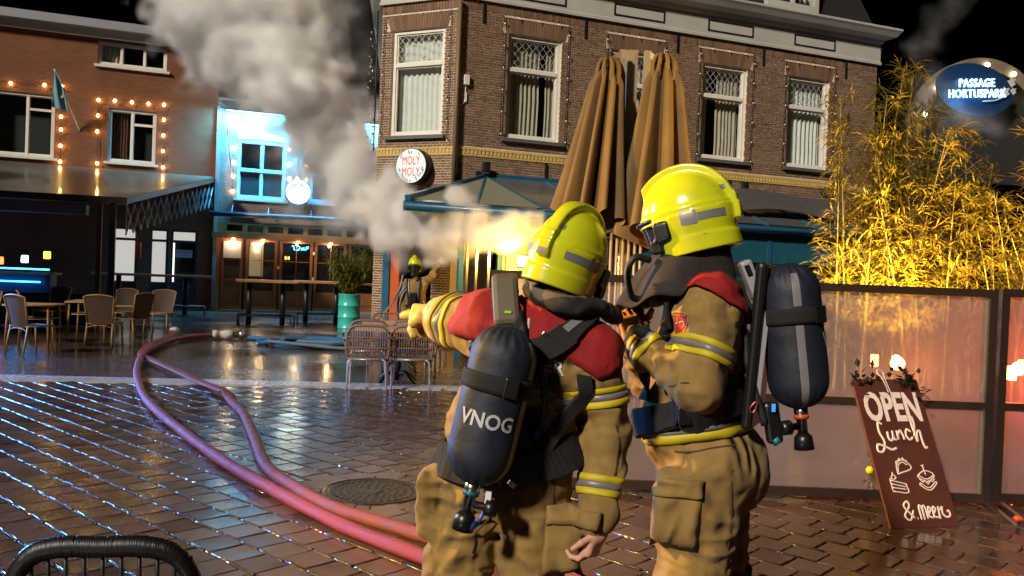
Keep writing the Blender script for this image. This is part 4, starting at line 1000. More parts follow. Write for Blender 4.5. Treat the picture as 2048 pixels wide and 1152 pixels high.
# ---------------------------------------------------------------- manhole cover
mh = thing('manhole_cover', 'round cast iron manhole cover set in the wet paving', 'manhole cover', (-.89, 5.76, 0))
M['iron'] = mat('cast_iron', (.045, .04, .038), .32, .6, col2=(.09, .08, .075), nscale=30, bump=.3, bscale=120)
MB().lathe([(.345, .006), (.345, .034), (.33, .036), (.322, .030)], 48, None, False, True, False).build('ring', M['iron'], mh)
mb = MB(); mb.lathe([(.316, .008), (.316, .031), (.30, .033), (.292, .029), (.0005, .029)], 48, None, False, True, False)
for k in range(36):
    a = k * math.tau / 36; mb.add([(r * math.cos(a + d), r * math.sin(a + d), z) for z in (.028, .035) for r, d in ((.262, -.05), (.288, -.05), (.288, .05), (.262, .05))], [(4, 5, 6, 7), (0, 1, 5, 4), (1, 2, 6, 5), (2, 3, 7, 6), (3, 0, 4, 7)])
for ring, n in ((.22, 26), (.17, 20), (.12, 14), (.07, 8)):
    for k in range(n):
        a = k * math.tau / n + ring * 9; w = .018
        mb.add([(ring * math.cos(a) + w * p, ring * math.sin(a) + w * q_, z) for z in (.028, .034) for p, q_ in ((-.5, -.5), (.5, -.5), (.5, .5), (-.5, .5))], [(4, 5, 6, 7), (0, 1, 5, 4), (1, 2, 6, 5), (2, 3, 7, 6), (3, 0, 4, 7)])
mb.add([(p, q_, z) for z in (.028, .0355) for p, q_ in ((-.17, -.05), (.03, -.09), (.06, -.02), (-.14, .02))], [(4, 5, 6, 7), (0, 1, 5, 4), (1, 2, 6, 5), (2, 3, 7, 6), (3, 0, 4, 7)])
mb.build('lid', M['iron'], mh)
# cut pavers round the frame
pc = MB()
for k in range(26):
    a0, a1 = k * math.tau / 26 + .012, (k + 1) * math.tau / 26 - .012; r0, r1 = .352, .50 + RND.uniform(-.02, .03)
    pc.add([(r * math.cos(a) - .89, r * math.sin(a) + 5.76, z) for z in (.005, .028 + RND.uniform(-.002, .002)) for r, a in ((r0, a0), (r1, a0), (r1, a1), (r0, a1))], [(4, 5, 6, 7), (0, 1, 5, 4), (1, 2, 6, 5), (2, 3, 7, 6), (3, 0, 4, 7)])
pc.build('cut_paver', M['paver'], pavement, 'stuff')

# ---------------------------------------------------------------- hoses
def hose_mat(name, c1, c2):
    return mat(name, c1, .5, 0, col2=c2, nscale=9, bump=.7, bscale=220, rvar=.2)
M['red_hose'] = hose_mat('red_hose', (.17, .009, .018), (.25, .022, .034))
M['brown_hose'] = hose_mat('brown_hose', (.15, .022, .016), (.21, .042, .027))
M['blue_hose'] = hose_mat('blue_hose', (.012, .10, .26), (.025, .16, .36))
M['white_hose'] = hose_mat('white_hose', (.45, .42, .40), (.55, .52, .50))
h1 = [(-6.11, 17.45), (-6.32, 16.9), (-6.38, 16.0), (-5.96, 14.0), (-5.14, 11.75), (-4.22, 9.75), (-3.53, 8.47), (-2.79, 7.32), (-2.10, 6.30), (-1.44, 5.43), (-.88, 4.78), (-.38, 4.30), (.2, 3.75), (.9, 3.1), (1.7, 2.3), (2.6, 1.2)]
pts = curve_pts([(x, y, .074 + .004 * math.sin(k * 2.3)) for k, (x, y) in enumerate(h1)], 10)
hs = thing('fire_hose', 'thick red fire hose curving from the far coupling to the foreground', 'hose', (-1.5, 5.5, 0))
def rel(o, p): return [Vector(q) - o.location for q in p]
MB().tube(rel(hs, pts), [.045 + .002 * math.sin(i * .9) + .0015 * math.sin(i * .23) for i in range(len(pts))], 16, flat=.92, up=(0, 0, 1)).build('hose_body', M['red_hose'], hs)
cp = empty('coupling', (0, 0, 0), 0, hs)
e0 = Vector((-6.11, 17.45, .10)) - hs.location; ed = (Vector((.55, .18, 0))).normalized()
MB().tube([e0, e0 + ed * .10, e0 + ed * .101, e0 + ed * .22, e0 + ed * .221, e0 + ed * .40], [.085, .085, .075, .075, .09, .09], 14).build('collar', M['white_hose'], cp)
MB().tube([e0 + ed * .40, e0 + ed * .52, e0 + ed * .521, e0 + ed * .62, e0 + ed * .621, e0 + ed * .72], [.06, .06, .095, .095, .055, .045], 12).build('valve', M['steel'], cp)
h2 = [(-7.10, 17.85), (-6.75, 16.9), (-6.35, 15.0), (-5.80, 13.4), (-5.40, 12.8), (-4.39, 11.34), (-3.75, 10.4), (-3.20, 9.62), (-2.95, 9.1), (-2.60, 8.39), (-2.14, 7.23), (-1.74, 6.21), (-1.36, 5.60), (-1.02, 5.18), (-.62, 4.86), (-.22, 4.55), (.4, 4.1), (1.2, 3.4), (2.2, 2.2)]
hz = [.10, .09, .075, .065, .065, .07, .075, .085, .06, .058, .060, .062, .064, .062, .06, .06, .06, .06, .06]
pts = curve_pts([(x, y, z + .0) for (x, y), z in zip(h2, hz)], 10)
hb = thing('fire_hose', 'flatter brown-red fire hose with a kink, lying beside the thick red one', 'hose', (-2.1, 7.2, 0))
mb = MB(); n = 16; P = rel(hb, pts); rings = []
for i, p in enumerate(P):
    t = (P[min(i + 1, len(P) - 1)] - P[max(i - 1, 0)]).normalized(); sd = t.cross(Vector((0, 0, 1))).normalized()
    s = i / 10; kink = math.exp(-((s - 7.3) / .32) ** 2); after = 1 / (1 + math.exp(-(s - 7.4) * 4))
    w = .066 * (1 - .32 * after) + .040 * kink; hgt = .026 + .014 * after - .012 * kink; tw = .55 * kink
    rings.append([tuple(p + sd * (w * math.cos(k * math.tau / n) * math.cos(tw)) + Vector((0, 0, 1)) * (hgt * math.sin(k * math.tau / n) + w * math.cos(k * math.tau / n) * math.sin(tw) * .8 + .012 * kink + (.0015 * math.sin(i * 1.7)))) for k in range(n)])
mb.add([v for r in rings for v in r], [(i * n + k, i * n + (k + 1) % n, (i + 1) * n + (k + 1) % n, (i + 1) * n + k) for i in range(len(rings) - 1) for k in range(n)], True)
mb.build('hose_body', M['brown_hose'], hb)
e1 = P[0]; MB().tube([e1, e1 + Vector((.02, .12, .0)), e1 + Vector((.03, .2, .0))], [.075, .08, .06], 12).build('coupling', M['white_hose'], hb)
coil = thing('coiled_hose', 'coil of thin blue hose lying on the wet square behind the wicker chairs', 'hose', (-4.2, 16.7, 0))
pts = [(-5.42, 17.62, .05), (-5.0, 17.35, .045), (-4.6, 17.0, .045)]
loops = []
for k in range(0, 150):
    a = -2.4 + k * .16; rr = .82 + .10 * math.sin(k * .11) + .05 * math.sin(k * .37)
    loops.append((-3.95 + rr * 1.05 * math.cos(a), 16.75 + rr * .85 * math.sin(a), .045 + .016 * (k // 39) + .01 * math.sin(k * .5)))
MB().tube(rel(coil, curve_pts(pts + loops[:1], 8)[:-1] + [Vector(p) for p in loops]), .040, 10).build('hose_body', M['blue_hose'], coil)
pts = [(-5.40, 17.72, .05), (-4.9, 17.5, .04), (-4.3, 17.3, .04), (-3.6, 17.1, .05), (-3.0, 16.9, .05), (-2.6, 16.4, .05), (-3.1, 15.95, .05), (-3.9, 15.9, .10), (-4.6, 16.1, .12)]
MB().tube(rel(coil, curve_pts(pts, 8)), .034, 10).build('hose_tail', hose_mat('grey_hose', (.10, .14, .20), (.16, .20, .26)), coil)

# ---------------------------------------------------------------- wicker chairs and tables in the middle of the square
M['wicker'] = mat('wicker', (.17, .10, .065), .55, col2=(.25, .155, .10), nscale=30, bump=.4, bscale=150)
M['rattan'] = mat('rattan', (.19, .10, .03), .5, col2=(.27, .15, .05), nscale=14, bump=.3, bscale=120)
M['grey_metal'] = mat('chair_metal', (.42, .38, .38), .35, .5)
M['black_wicker'] = mat('black_wicker', (.006, .006, .0065), .4, col2=(.011, .011, .012))
M['table_wood'] = mat('table_wood', (.36, .22, .12), .5, col2=(.46, .30, .18), nscale=5, stretch=(12, 1, 1))
def wicker_chair(cane, metal, slats=17):
    """Faces +y: looped back with upright canes, arms, woven seat, four metal legs."""
    o = empty('wicker_chair'); W = .255
    def back(u, v):     # u -1..1 across, v 0..1 up: curved tub back
        a = u * .62; return Vector((W * 1.04 * math.sin(a) / math.sin(.62), -.25 - .10 * math.cos(a) * .9 + .10 - .055 * v, .40 + .44 * v))
    loop = [back(-.92, 0), back(-1, .3), back(-1, .58), back(-.93, .80), back(-.72, .95), back(-.4, 1.0), back(0, 1.0), back(.4, 1.0), back(.72, .95), back(.93, .80), back(1, .58), back(1, .3), back(.92, 0)]
    global chair_loop; chair_loop = loop
    MB().tube(curve_pts(loop, 4), .0155, 8).build('back_frame', M[cane], o)
    mb = MB()
    for k in range(slats):
        u = -.90 + 1.80 * k / (slats - 1); tp = 1.0 - max(0, (abs(u) - .7)) ** 2 * 1.6
        mb.tube([back(u, -.02), back(u, .35), back(u, .7), back(u, tp)], .0065, 5)
    mb.build('back_canes', M[cane], o, 'stuff')
    for v in (.06, .36, .66): MB().tube([back(-1 + 2 * k / 10, v) - Vector((0, .008, 0)) for k in range(11)], .0085, 6).build('cross_cane', M[cane], o)
    for s in (-1, 1):
        MB().tube(curve_pts([back(s, .62), Vector((s * .315, -.10, .66)), Vector((s * .33, .10, .64)), Vector((s * .315, .24, .58)), Vector((s * .285, .25, .46)), Vector((s * .25, .22, .41))], 5), .015, 8).build('arm', M[cane], o)
    st = MB(); n = 14
    st.grid(lambda i, j: ((-.25 + .5 * i / n) * (1 - .06 * (1 - j / n)), -.24 + .49 * j / n, .425 - .018 * math.sin(math.pi * i / n) * math.sin(math.pi * j / n) + .003 * ((i + j) % 2)), n, n, True)
    st.tube([(-.24, -.24, .415), (.24, -.24, .415), (.255, .25, .415), (-.255, .25, .415)], .016, 8, closed=True)
    st.build('seat', M[cane], o)
    for s in (-1, 1):
        MB().tube(curve_pts([(s * .18, -.255, .415), (s * .225, -.265, .39), (s * .235, -.272, .30), (s * .245, -.285, .0)], 4), .0125, 8).build('leg', M[metal], o)
        MB().tube(curve_pts([(s * .20, .24, .415), (s * .235, .25, .39), (s * .24, .252, .30), (s * .248, .26, .0)], 4), .0125, 8).build('leg', M[metal], o)
        MB().tube([(s * .238, -.272, .27), (s * .240, .252, .27)], .009, 6).build('stretcher', M[metal], o)
    MB().tube([(-.18, -.255, .412), (.18, -.255, .412)], .0125, 8).build('seat_rail', M[metal], o)
    return o
wc = wicker_chair('wicker', 'grey_metal')
spots = [(-1.80, 10.88, 6, 'brown wicker armchair seen from behind, left of the front pair'), (-1.26, 11.04, 4, 'brown wicker armchair seen from behind, right of the front pair'),
         (-2.02, 12.0, 14, 'wicker armchair glowing orange just behind the front left chair'), (-1.36, 12.15, -10, 'wicker armchair just behind the front right chair'),
         (-2.03, 13.85, 182, 'far wicker armchair beside the turquoise barrel'), (-1.42, 14.0, 176, 'far wicker armchair below the distant firefighter')]
for k, (x, y, a, lab) in enumerate(spots):
    o = wc if k == 0 else copy_tree(wc)
    o.location = (x, y, .0); o.rotation_euler.z = math.radians(a); tag(o, lab, 'chair', 'wicker armchairs round the tables')
for k, (x, y, lab) in enumerate(((-1.52, 11.62, 'wooden topped pedestal table between the front wicker chairs'), (-1.68, 13.05, 'wooden topped pedestal table between the rear wicker chairs'))):
    t = thing('pedestal_table', lab, 'table', (x, y, 0), math.radians(8), 'pedestal tables')
    MB().box(-.58, .58, -.35, .35, .72, .755, bev=.008).build('table_top', M['table_wood'], t)
    for s in (-.0,):
        MB().tube([(s, 0, .05), (s, 0, .72)], .035, 10).build('column', M['black_metal'], t)
    for q in range(4):
        a = q * math.pi / 2 + .78; MB().tube(curve_pts([(0, 0, .14), (.15 * math.cos(a), .15 * math.sin(a), .15), (.30 * math.cos(a), .30 * math.sin(a), .06), (.36 * math.cos(a), .36 * math.sin(a), .015)], 4), .02, 8).build('foot', M['black_metal'], t)
nearc = wicker_chair('black_wicker', 'black_metal', 11)
nearc.scale = (.80, .85, 1.0); p = at(203, 1092, 2.02); nearc.location = (p.x, p.y + .18, .02); nearc.rotation_euler.z = math.radians(8)
tag(nearc, 'black wicker chair back cut off at the bottom left corner', 'chair')
wr_ = MB()                                                         # binding wound round its top rail
lp = curve_pts(chair_loop, 16)
for k in range(1, len(lp) - 1):
    c = lp[k]; tg = (lp[k + 1] - lp[k - 1]).normalized()
    for q_ in (0, .5):
        wr_.lathe([(.024, -.004), (.0265 + RND.uniform(-.0008, .0008), 0), (.024, .004)], 8, Matrix.Translation(c.lerp(lp[k + 1], q_)) @ tg.to_track_quat('Z', 'Y').to_matrix().to_4x4() @ Matrix.Rotation(RND.gauss(0, .12), 4, 'X'), True, False, False)
wr_.build('binding', M['black_wicker'], nearc, 'stuff')

# ---------------------------------------------------------------- rattan bistro chairs on the left terrace
def weave(name, c1, c2):
    m = mat(name, c1, .6, col2=c2, nscale=4); t = m.node_tree; b = t.nodes['Principled BSDF']; L = t.links.new
    tc = nd(t, 'ShaderNodeTexCoord'); ck = nd(t, 'ShaderNodeTexChecker'); ck.inputs['Scale'].default_value = 90; L(tc.outputs['Object'], ck.inputs['Vector'])
    bp = nd(t, 'ShaderNodeBump'); bp.inputs['Strength'].default_value = .8; bp.inputs['Distance'].default_value = .004; L(ck.outputs['Fac'], bp.inputs['Height']); L(bp.outputs[0], b.inputs['Normal']); return m
M['weave'] = weave('woven_back', (.045, .023, .010), (.07, .036, .016))
def bistro_chair(arms=True):
    o = empty('rattan_chair')
    def back(u, v): return Vector((u * (.20 + .045 * v), -.22 - .10 * v - .03 * (1 - u * u), .44 + .46 * v + .035 * (1 - u * u) * v))
    MB().grid(lambda i, j: back(-1 + 2 * i / 8, j / 8), 8, 8).build('woven_back', M['weave'], o)
    MB().tube([back(-1, 0), back(-1, .5), back(-1, 1)] + [back(-1 + k * .25, 1) for k in range(1, 8)] + [back(1, 1), back(1, .5), back(1, 0)], .015, 8).build('back_frame', M['rattan'], o)
    MB().grid(lambda i, j: (-.22 + .44 * i / 6, -.22 + .44 * j / 6, .45 - .012 * math.sin(math.pi * i / 6)), 6, 6).build('woven_seat', M['weave'], o)
    MB().tube([(-.22, -.22, .44), (.22, -.22, .44), (.23, .22, .44), (-.23, .22, .44)], .016, 8, closed=True).build('seat_frame', M['rattan'], o)
    for s in (-1, 1):
        MB().tube([(s * .205, -.22, .46), (s * .22, -.30, .0)], .016, 8).build('leg', M['rattan'], o)
        MB().tube([(s * .22, .21, .44), (s * .24, .25, .0)], .016, 8).build('leg', M['rattan'], o)
        MB().tube(curve_pts([(s * .21, -.24, .36), (s * .12, -.25, .40), (0, -.25, .41)], 4), .009, 6).build('brace', M['rattan'], o)
        if arms: MB().tube(curve_pts([back(s, .52), Vector((s * .27, -.05, .67)), Vector((s * .28, .16, .64)), Vector((s * .25, .22, .44))], 5), .015, 8).build('arm', M['rattan'], o)
    return o
bc0 = bistro_chair(False); bc1 = bistro_chair(True)
bs_ = [(bc0, -7.62, 13.55, -25, 'woven rattan chair at the left edge, nearest to the camera'), (bc0, -7.05, 14.75, 8, 'woven rattan chair with its back turned, middle of the left terrace'), (bc1, -7.30, 16.35, 70, 'rattan armchair turned sideways by the terrace post'),
       (bc0, -8.45, 15.2, -60, 'woven rattan chair tucked behind the left terrace table'), (bc0, -9.1, 14.6, 200, 'woven rattan chair cut off by the left edge'), (bc0, -8.35, 18.1, 175, 'grey backed chair close to the terrace windscreen, middle'), (bc0, -7.55, 18.25, 185, 'grey backed chair close to the terrace windscreen, by the post'), (bc0, -9.6, 17.7, 170, 'grey backed chair close to the terrace windscreen, far left')]
seen = set()
for c0, x, y, a, lab in bs_:
    o = c0 if id(c0) not in seen else copy_tree(c0); seen.add(id(c0))
    o.location = (x, y, 0); o.rotation_euler.z = math.radians(a); tag(o, lab, 'chair', 'rattan chairs on the left terrace')
for k, (x, y, lab) in enumerate(((-8.05, 14.35, 'square rattan table between the front left terrace chairs'), (-8.0, 16.2, 'square rattan table deeper in the left terrace'))):
    t = thing('rattan_table', lab, 'table', (x, y, 0), math.radians(12), 'rattan tables')
    MB().box(-.36, .36, -.36, .36, .72, .745, bev=.006).build('table_top', M['table_wood'], t)
    MB().tube([(-.36, -.36, .73), (.36, -.36, .73), (.36, .36, .73), (-.36, .36, .73)], .02, 8, closed=True).build('rim', M['rattan'], t)
    for sx in (-1, 1):
        for sy in (-1, 1): MB().tube([(sx * .30, sy * .30, .72), (sx * .33, sy * .33, 0)], .018, 8).build('leg', M['rattan'], t)
    MB().tube([(-.29, -.29, .5), (.29, -.29, .5), (.29, .29, .5), (-.29, .29, .5)], .012, 6, closed=True).build('stretcher', M['rattan'], t)

# ---------------------------------------------------------------- tall tables, footrests, barrel with its shrub
def tall_table(lab, x, y, rz, L=1.5):
    t = thing('tall_table', lab, 'table', (x, y, 0), rz, 'tall standing tables')
    MB().box(-L / 2, L / 2, -.36, .36, 1.12, 1.19, bev=.01).build('table_top', mat('orange_top', (.42, .19, .07), .35, col2=(.52, .26, .11), nscale=4, coat=.3), t)
    for sx in (-1, 1):
        MB().lathe([(.07, 0), (.07, 1.12)], 14, Matrix.Translation((sx * L * .28, 0, 0))).build('column', M['black_metal'], t)
        MB().lathe([(.24, 0.005), (.24, .02)], 20, Matrix.Translation((sx * L * .28, 0, 0)), False).build('base_plate', M['black_metal'], t)
    MB().tube([(-L * .45, -.32, .28), (L * .45, -.32, .28), (L * .45, .32, .28), (-L * .45, .32, .28)], .022, 8, closed=True).build('foot_rail', M['black_metal'], t)
    for sx in (-1, 1):
        for sy in (-1, 1): MB().tube([(sx * L * .45, sy * .32, 0), (sx * L * .45, sy * .32, .28)], .018, 8).build('foot_leg', M['black_metal'], t)
    return t
tall_table('tall orange topped standing table in front of the brown pub doors', -6.35, 22.0, BA)
tall_table('second tall standing table, half behind the first, near the shrub', -5.35, 23.9, BA)
lt = tall_table('long narrow standing counter before the lit shop doors on the left', -10.4, 24.6, BA, 3.2)
pl = thing('barrel_planter', 'turquoise oil drum used as a planter', 'barrel', (-4.26, 22.35, 0))
M['drum'] = mat('turquoise_paint', (.03, .42, .36), .35, col2=(.05, .50, .43), nscale=3, coat=.3)
prof = [(.29, .0), (.29, .02), (.283, .03)]
for zc in (.30, .60): prof += [(.283, zc - .025), (.297, zc - .008), (.297, zc + .008), (.283, zc + .025)]
prof += [(.283, .87), (.292, .88), (.292, .90), (.27, .90), (.27, .84)]
MB().lathe(prof, 40, None, True, True, False).build('drum', M['drum'], pl)
MB().lathe([(.27, .82), (.001, .85)], 24, None, True, False, False).build('soil', M['joint'], pl)
def leaf_mat(name, c1, c2, tr=.3):
    m = bpy.data.materials.new(name); m.use_nodes = True; t = m.node_tree; b = t.nodes['Principled BSDF']; L = t.links.new
    g_ = nd(t, 'ShaderNodeNewGeometry'); cr = nd(t, 'ShaderNodeValToRGB'); cr.color_ramp.elements[0].color = (*c1, 1); cr.color_ramp.elements[1].color = (*c2, 1); L(g_.outputs['Random Per Island'], cr.inputs[0]); L(cr.outputs[0], b.inputs['Base Color'])
    b.inputs['Roughness'].default_value = .45
    tl = nd(t, 'ShaderNodeBsdfTranslucent'); L(cr.outputs[0], tl.inputs[0]); mx = nd(t, 'ShaderNodeMixShader'); mx.inputs[0].default_value = tr
    o = t.nodes['Material Output']; L(b.outputs[0], mx.inputs[1]); L(tl.outputs[0], mx.inputs[2]); L(mx.outputs[0], o.inputs[0]); return m
M['shrub_leaf'] = leaf_mat('shrub_leaf', (.12, .14, .015), (.26, .27, .05))
M['bamboo_leaf'] = leaf_mat('bamboo_leaf', (.08, .10, .014), (.40, .28, .045), .4)
M['culm'] = mat('bamboo_culm', (.26, .22, .06), .5, col2=(.36, .28, .09), nscale=8)
def leaf_quads(mb, p, d, L, w, droop):
    """A narrow bamboo leaf: four faces, folded along its rib and drooping to its tip."""
    d = d.normalized(); sd = d.cross(Vector((0, 0, 1)));
    if sd.length < .1: sd = Vector((1, 0, 0))
    sd.normalize(); a = p; m = p + d * (L * .45) + Vector((0, 0, -droop * .25)); e = p + d * L + Vector((0, 0, -droop)); n = sd.cross(d) * (w * .25)
    mb.add([tuple(a), tuple(m + sd * w - n * 0 + n), tuple(m - n * .4), tuple(m - sd * w + n), tuple(e)], [(0, 1, 2), (0, 2, 3), (1, 4, 2), (2, 4, 3)], False)
sh = thing('planter_shrub', 'bushy yellow green bamboo shrub growing in the turquoise drum', 'plant', (-4.26, 22.35, .84))
mb = MB(); r = random.Random(3)
for k in range(46):
    a = r.uniform(0, 6.28); tl = r.uniform(.15, .72); L = r.uniform(.65, 1.28)
    p0 = Vector((.12 * math.cos(a) * r.random(), .12 * math.sin(a) * r.random(), 0)); tip = Vector((math.cos(a) * tl, math.sin(a) * tl, L))
    MB().tube([p0, p0.lerp(tip, .5) + Vector((0, 0, .12)), tip], [.010, .007, .003], 5).build('stem', M['culm'], sh)
    for q in range(110):
        u = r.uniform(.22, 1.0); p = p0.lerp(tip, u) + Vector((r.gauss(0, .06), r.gauss(0, .06), .12 * math.sin(u * 3) + r.gauss(0, .05)))
        d = Vector((math.cos(a) + r.gauss(0, .9), math.sin(a) + r.gauss(0, .9), r.gauss(.1, .6)))
        leaf_quads(mb, p, d, r.uniform(.10, .2), r.uniform(.010, .016), r.uniform(.0, .06))
mb.build('foliage', M['shrub_leaf'], sh, 'stuff')

# ---------------------------------------------------------------- glass windscreens on the right
def frosted(name, tint, rough, dif):
    """Misted glass: it blurs what stands behind it and shows soft reflections."""
    m = bpy.data.materials.new(name); m.use_nodes = True; t = m.node_tree; t.nodes.clear(); L = t.links.new
    o = nd(t, 'ShaderNodeOutputMaterial'); P = nd(t, 'ShaderNodeNewGeometry')
    nz = nd(t, 'ShaderNodeTexNoise'); nz.inputs['Scale'].default_value = 1.6; nz.inputs['Detail'].default_value = 5; L(P.outputs['Position'], nz.inputs['Vector'])
    rf_ = nd(t, 'ShaderNodeBsdfRefraction'); rf_.inputs['IOR'].default_value = 1.02; rf_.inputs['Roughness'].default_value = rough; rf_.inputs[0].default_value = (*tint, 1)
    tr = nd(t, 'ShaderNodeBsdfTransparent'); tr.inputs[0].default_value = (*tint, 1)
    ma = nd(t, 'ShaderNodeMixShader'); ma.inputs[0].default_value = .07; L(rf_.outputs[0], ma.inputs[1]); L(tr.outputs[0], ma.inputs[2])
    gl = nd(t, 'ShaderNodeBsdfGlossy'); gl.inputs['Roughness'].default_value = .12; fr = schlick(t, .07)
    df = nd(t, 'ShaderNodeBsdfDiffuse'); df.inputs[0].default_value = (.44, .34, .29, 1); tl = nd(t, 'ShaderNodeBsdfTranslucent'); tl.inputs[0].default_value = (.60, .46, .40, 1)
    md = nd(t, 'ShaderNodeMixShader'); md.inputs[0].default_value = .40; L(df.outputs[0], md.inputs[1]); L(tl.outputs[0], md.inputs[2])
    mr = nd(t, 'ShaderNodeMapRange'); mr.inputs['From Min'].default_value = .3; mr.inputs['From Max'].default_value = .7; mr.inputs['To Min'].default_value = dif * .8; mr.inputs['To Max'].default_value = min(1, dif * 1.2); L(nz.outputs['Fac'], mr.inputs[0])
    mb_ = nd(t, 'ShaderNodeMixShader'); L(mr.outputs[0], mb_.inputs[0]); L(ma.outputs[0], mb_.inputs[1]); L(md.outputs[0], mb_.inputs[2])
    mc = nd(t, 'ShaderNodeMixShader'); L(fr, mc.inputs[0]); L(mb_.outputs[0], mc.inputs[1]); L(gl.outputs[0], mc.inputs[2]); L(mc.outputs[0], o.inputs[0]); return m
M['mist_glass'] = frosted('misted_glass', (.88, .82, .78), .28, .48)
M['screen_frame'] = mat('screen_frame', (.045, .028, .022), .4, .4)
M['red_knob'] = mat('red_knob', (.6, .08, .03), .4)
def windscreen(lab, x0, x1, y, top, posts):
    o = thing('windscreen', lab, 'windscreen', ((x0 + x1) / 2, y, 0), 0, 'misted windscreens'); c = (x0 + x1) / 2; a, b = x0 - c, x1 - c; z0, z1, zm = .06, top, .745; w = .055
    MB().box(a, b, -.03, .03, z1 - w, z1).build('top_rail', M['screen_frame'], o); MB().box(a, b, -.03, .03, z0, z0 + w * 1.1).build('bottom_rail', M['screen_frame'], o)
    ps = [a, b - w] + [p_ - c for p_ in posts]; ps.sort()
    for p_ in ps: MB().box(p_, p_ + w, -.028, .028, z0 + w * 1.1, z1 - w).build('post', M['screen_frame'], o)
    for p_, q_ in zip(ps[:-1], ps[1:]):
        MB().box(p_ + w, q_, -.024, .024, zm - .022, zm + .022).build('mid_rail', M['screen_frame'], o)
        for s, e in ((z0 + w * 1.1, zm - .022), (zm + .022, z1 - w)):
            MB().add([(p_ + w, 0, s), (q_, 0, s), (q_, 0, e), (p_ + w, 0, e)], [(0, 1, 2, 3)]).build('pane', M['mist_glass'], o)
            MB().box(q_ - .012, q_, -.02, -.002, s, e).build('bead', mat('bead_alu', (.4, .36, .3), .3, .8), o)
    for p_ in ps:                                                  # stabiliser feet with star knobs
        f = empty('stabiliser', (p_ + w / 2, 0, 0), 0, o)
        MB().bar((0, -.02, .075), (-.05, -.50, .02), .03, .03).build('bar', M['steel'], f)
        MB().lathe([(.03, 0), (.03, .02), (.012, .022), (.012, .07)], 12, Matrix.Translation((-.05, -.50, .0))).build('foot_pad', M['steel'], f)
        MB().lathe([(.022, .07), (.032, .085), (.02, .10)], 6, Matrix.Translation((-.05, -.50, .0)), False).build('knob', M['red_knob'], f)
    return o
windscreen('long misted glass windscreen behind the two firefighters', -.15, 3.42, 6.0, 1.565, [1.55])
windscreen('second misted windscreen cut off by the right edge', 3.47, 5.4, 6.04, 1.575, [])

# ---------------------------------------------------------------- closed four-part parasol
M['canvas'] = mat('ochre_canvas', (.105, .060, .016), .75, col2=(.15, .088, .026), nscale=3, bump=.25, bscale=200)
M['bone_metal'] = mat('parasol_metal', (.38, .29, .17), .4, .3)
pr = thing('closed_parasol', 'folded ochre multi-canopy parasol standing behind the windscreen', 'parasol', (1.06, 8.15, 0))
MB().box(-.05, .05, -.05, .05, 0, 3.72).build('mast', M['bone_metal'], pr)
MB().box(-.5, .5, -.5, .5, .0, .09).build('base', M['black_metal'], pr)
for k in range(6): MB().tube([(-.16 + .055 * k, -.28 + .02 * (k % 2), .1), (-.16 + .055 * k, -.28, 2.2)], .014, 8).build('rib_end', M['bone_metal'], pr)
def drape(name, cx, cy_, ztop, zbot, rt, rb, lobes, seed, lean):
    """One folded canopy: a deep-pleated cone of canvas tied under its top."""
    r_ = random.Random(seed); ph = [r_.uniform(0, 6.28) for _ in range(4)]; n, m = 96, 26; zs = []
    def fn(i, j):
        a = math.tau * i / n; v = j / m
        ww = math.sin(lobes * a + ph[0] + .6 * math.sin(2 * a + ph[1]) + .5 * v); fold = (abs(ww) ** .4) * (1 if ww > 0 else -1)
        hem = .10 * math.sin(3 * a + ph[2]) + .06 * fold
        R = rt + (rb - rt) * (v ** .85); R *= 1 + (.32 + .50 * v) * fold
        if v < .10: R *= .55 + 4.5 * v
        z = ztop + (zbot - ztop + hem * v) * v
        return (cx + lean[0] * v + R * math.cos(a), cy_ + lean[1] * v + R * .8 * math.sin(a), z)
    c = MB().grid(fn, n, m, True, True).build(name, M['canvas'], pr)
    cap = MB()
    for k in range(9):                                             # gathered loops at the tip
        a = k * math.tau / 9; cap.tube(curve_pts([(cx, cy_, ztop + .05), (cx + .07 * math.cos(a), cy_ + .06 * math.sin(a), ztop + .07), (cx + .11 * math.cos(a), cy_ + .09 * math.sin(a), ztop - .02), (cx + .10 * math.cos(a), cy_ + .08 * math.sin(a), ztop - .16)], 4), .022, 6)
    cap.build('gathered_tip', M['canvas'], c)
    return c
drape('canopy', -.24, -.22, 3.50, 2.02, .11, .205, 10, 1, (-.13, -.02))
drape('canopy', .27, -.22, 3.56, 1.98, .12, .23, 8, 2, (-.02, -.05))
drape('canopy', -.02, .25, 3.2, 1.9, .10, .22, 6, 5, (0, 0))
drape('canopy', .06, .05, 3.05, 1.9, .08, .16, 5, 8, (0, 0))
for x in (-.11, .12):
    MB().box(x - .03, x + .03, -.2, -.14, 2.2, 3.68).build('arm', M['bone_metal'], pr)
    MB().bar((x, -.17, 3.66), (x + (-.13 if x < 0 else .13), -.2, 3.56), .05, .05).build('arm_elbow', M['bone_metal'], pr)

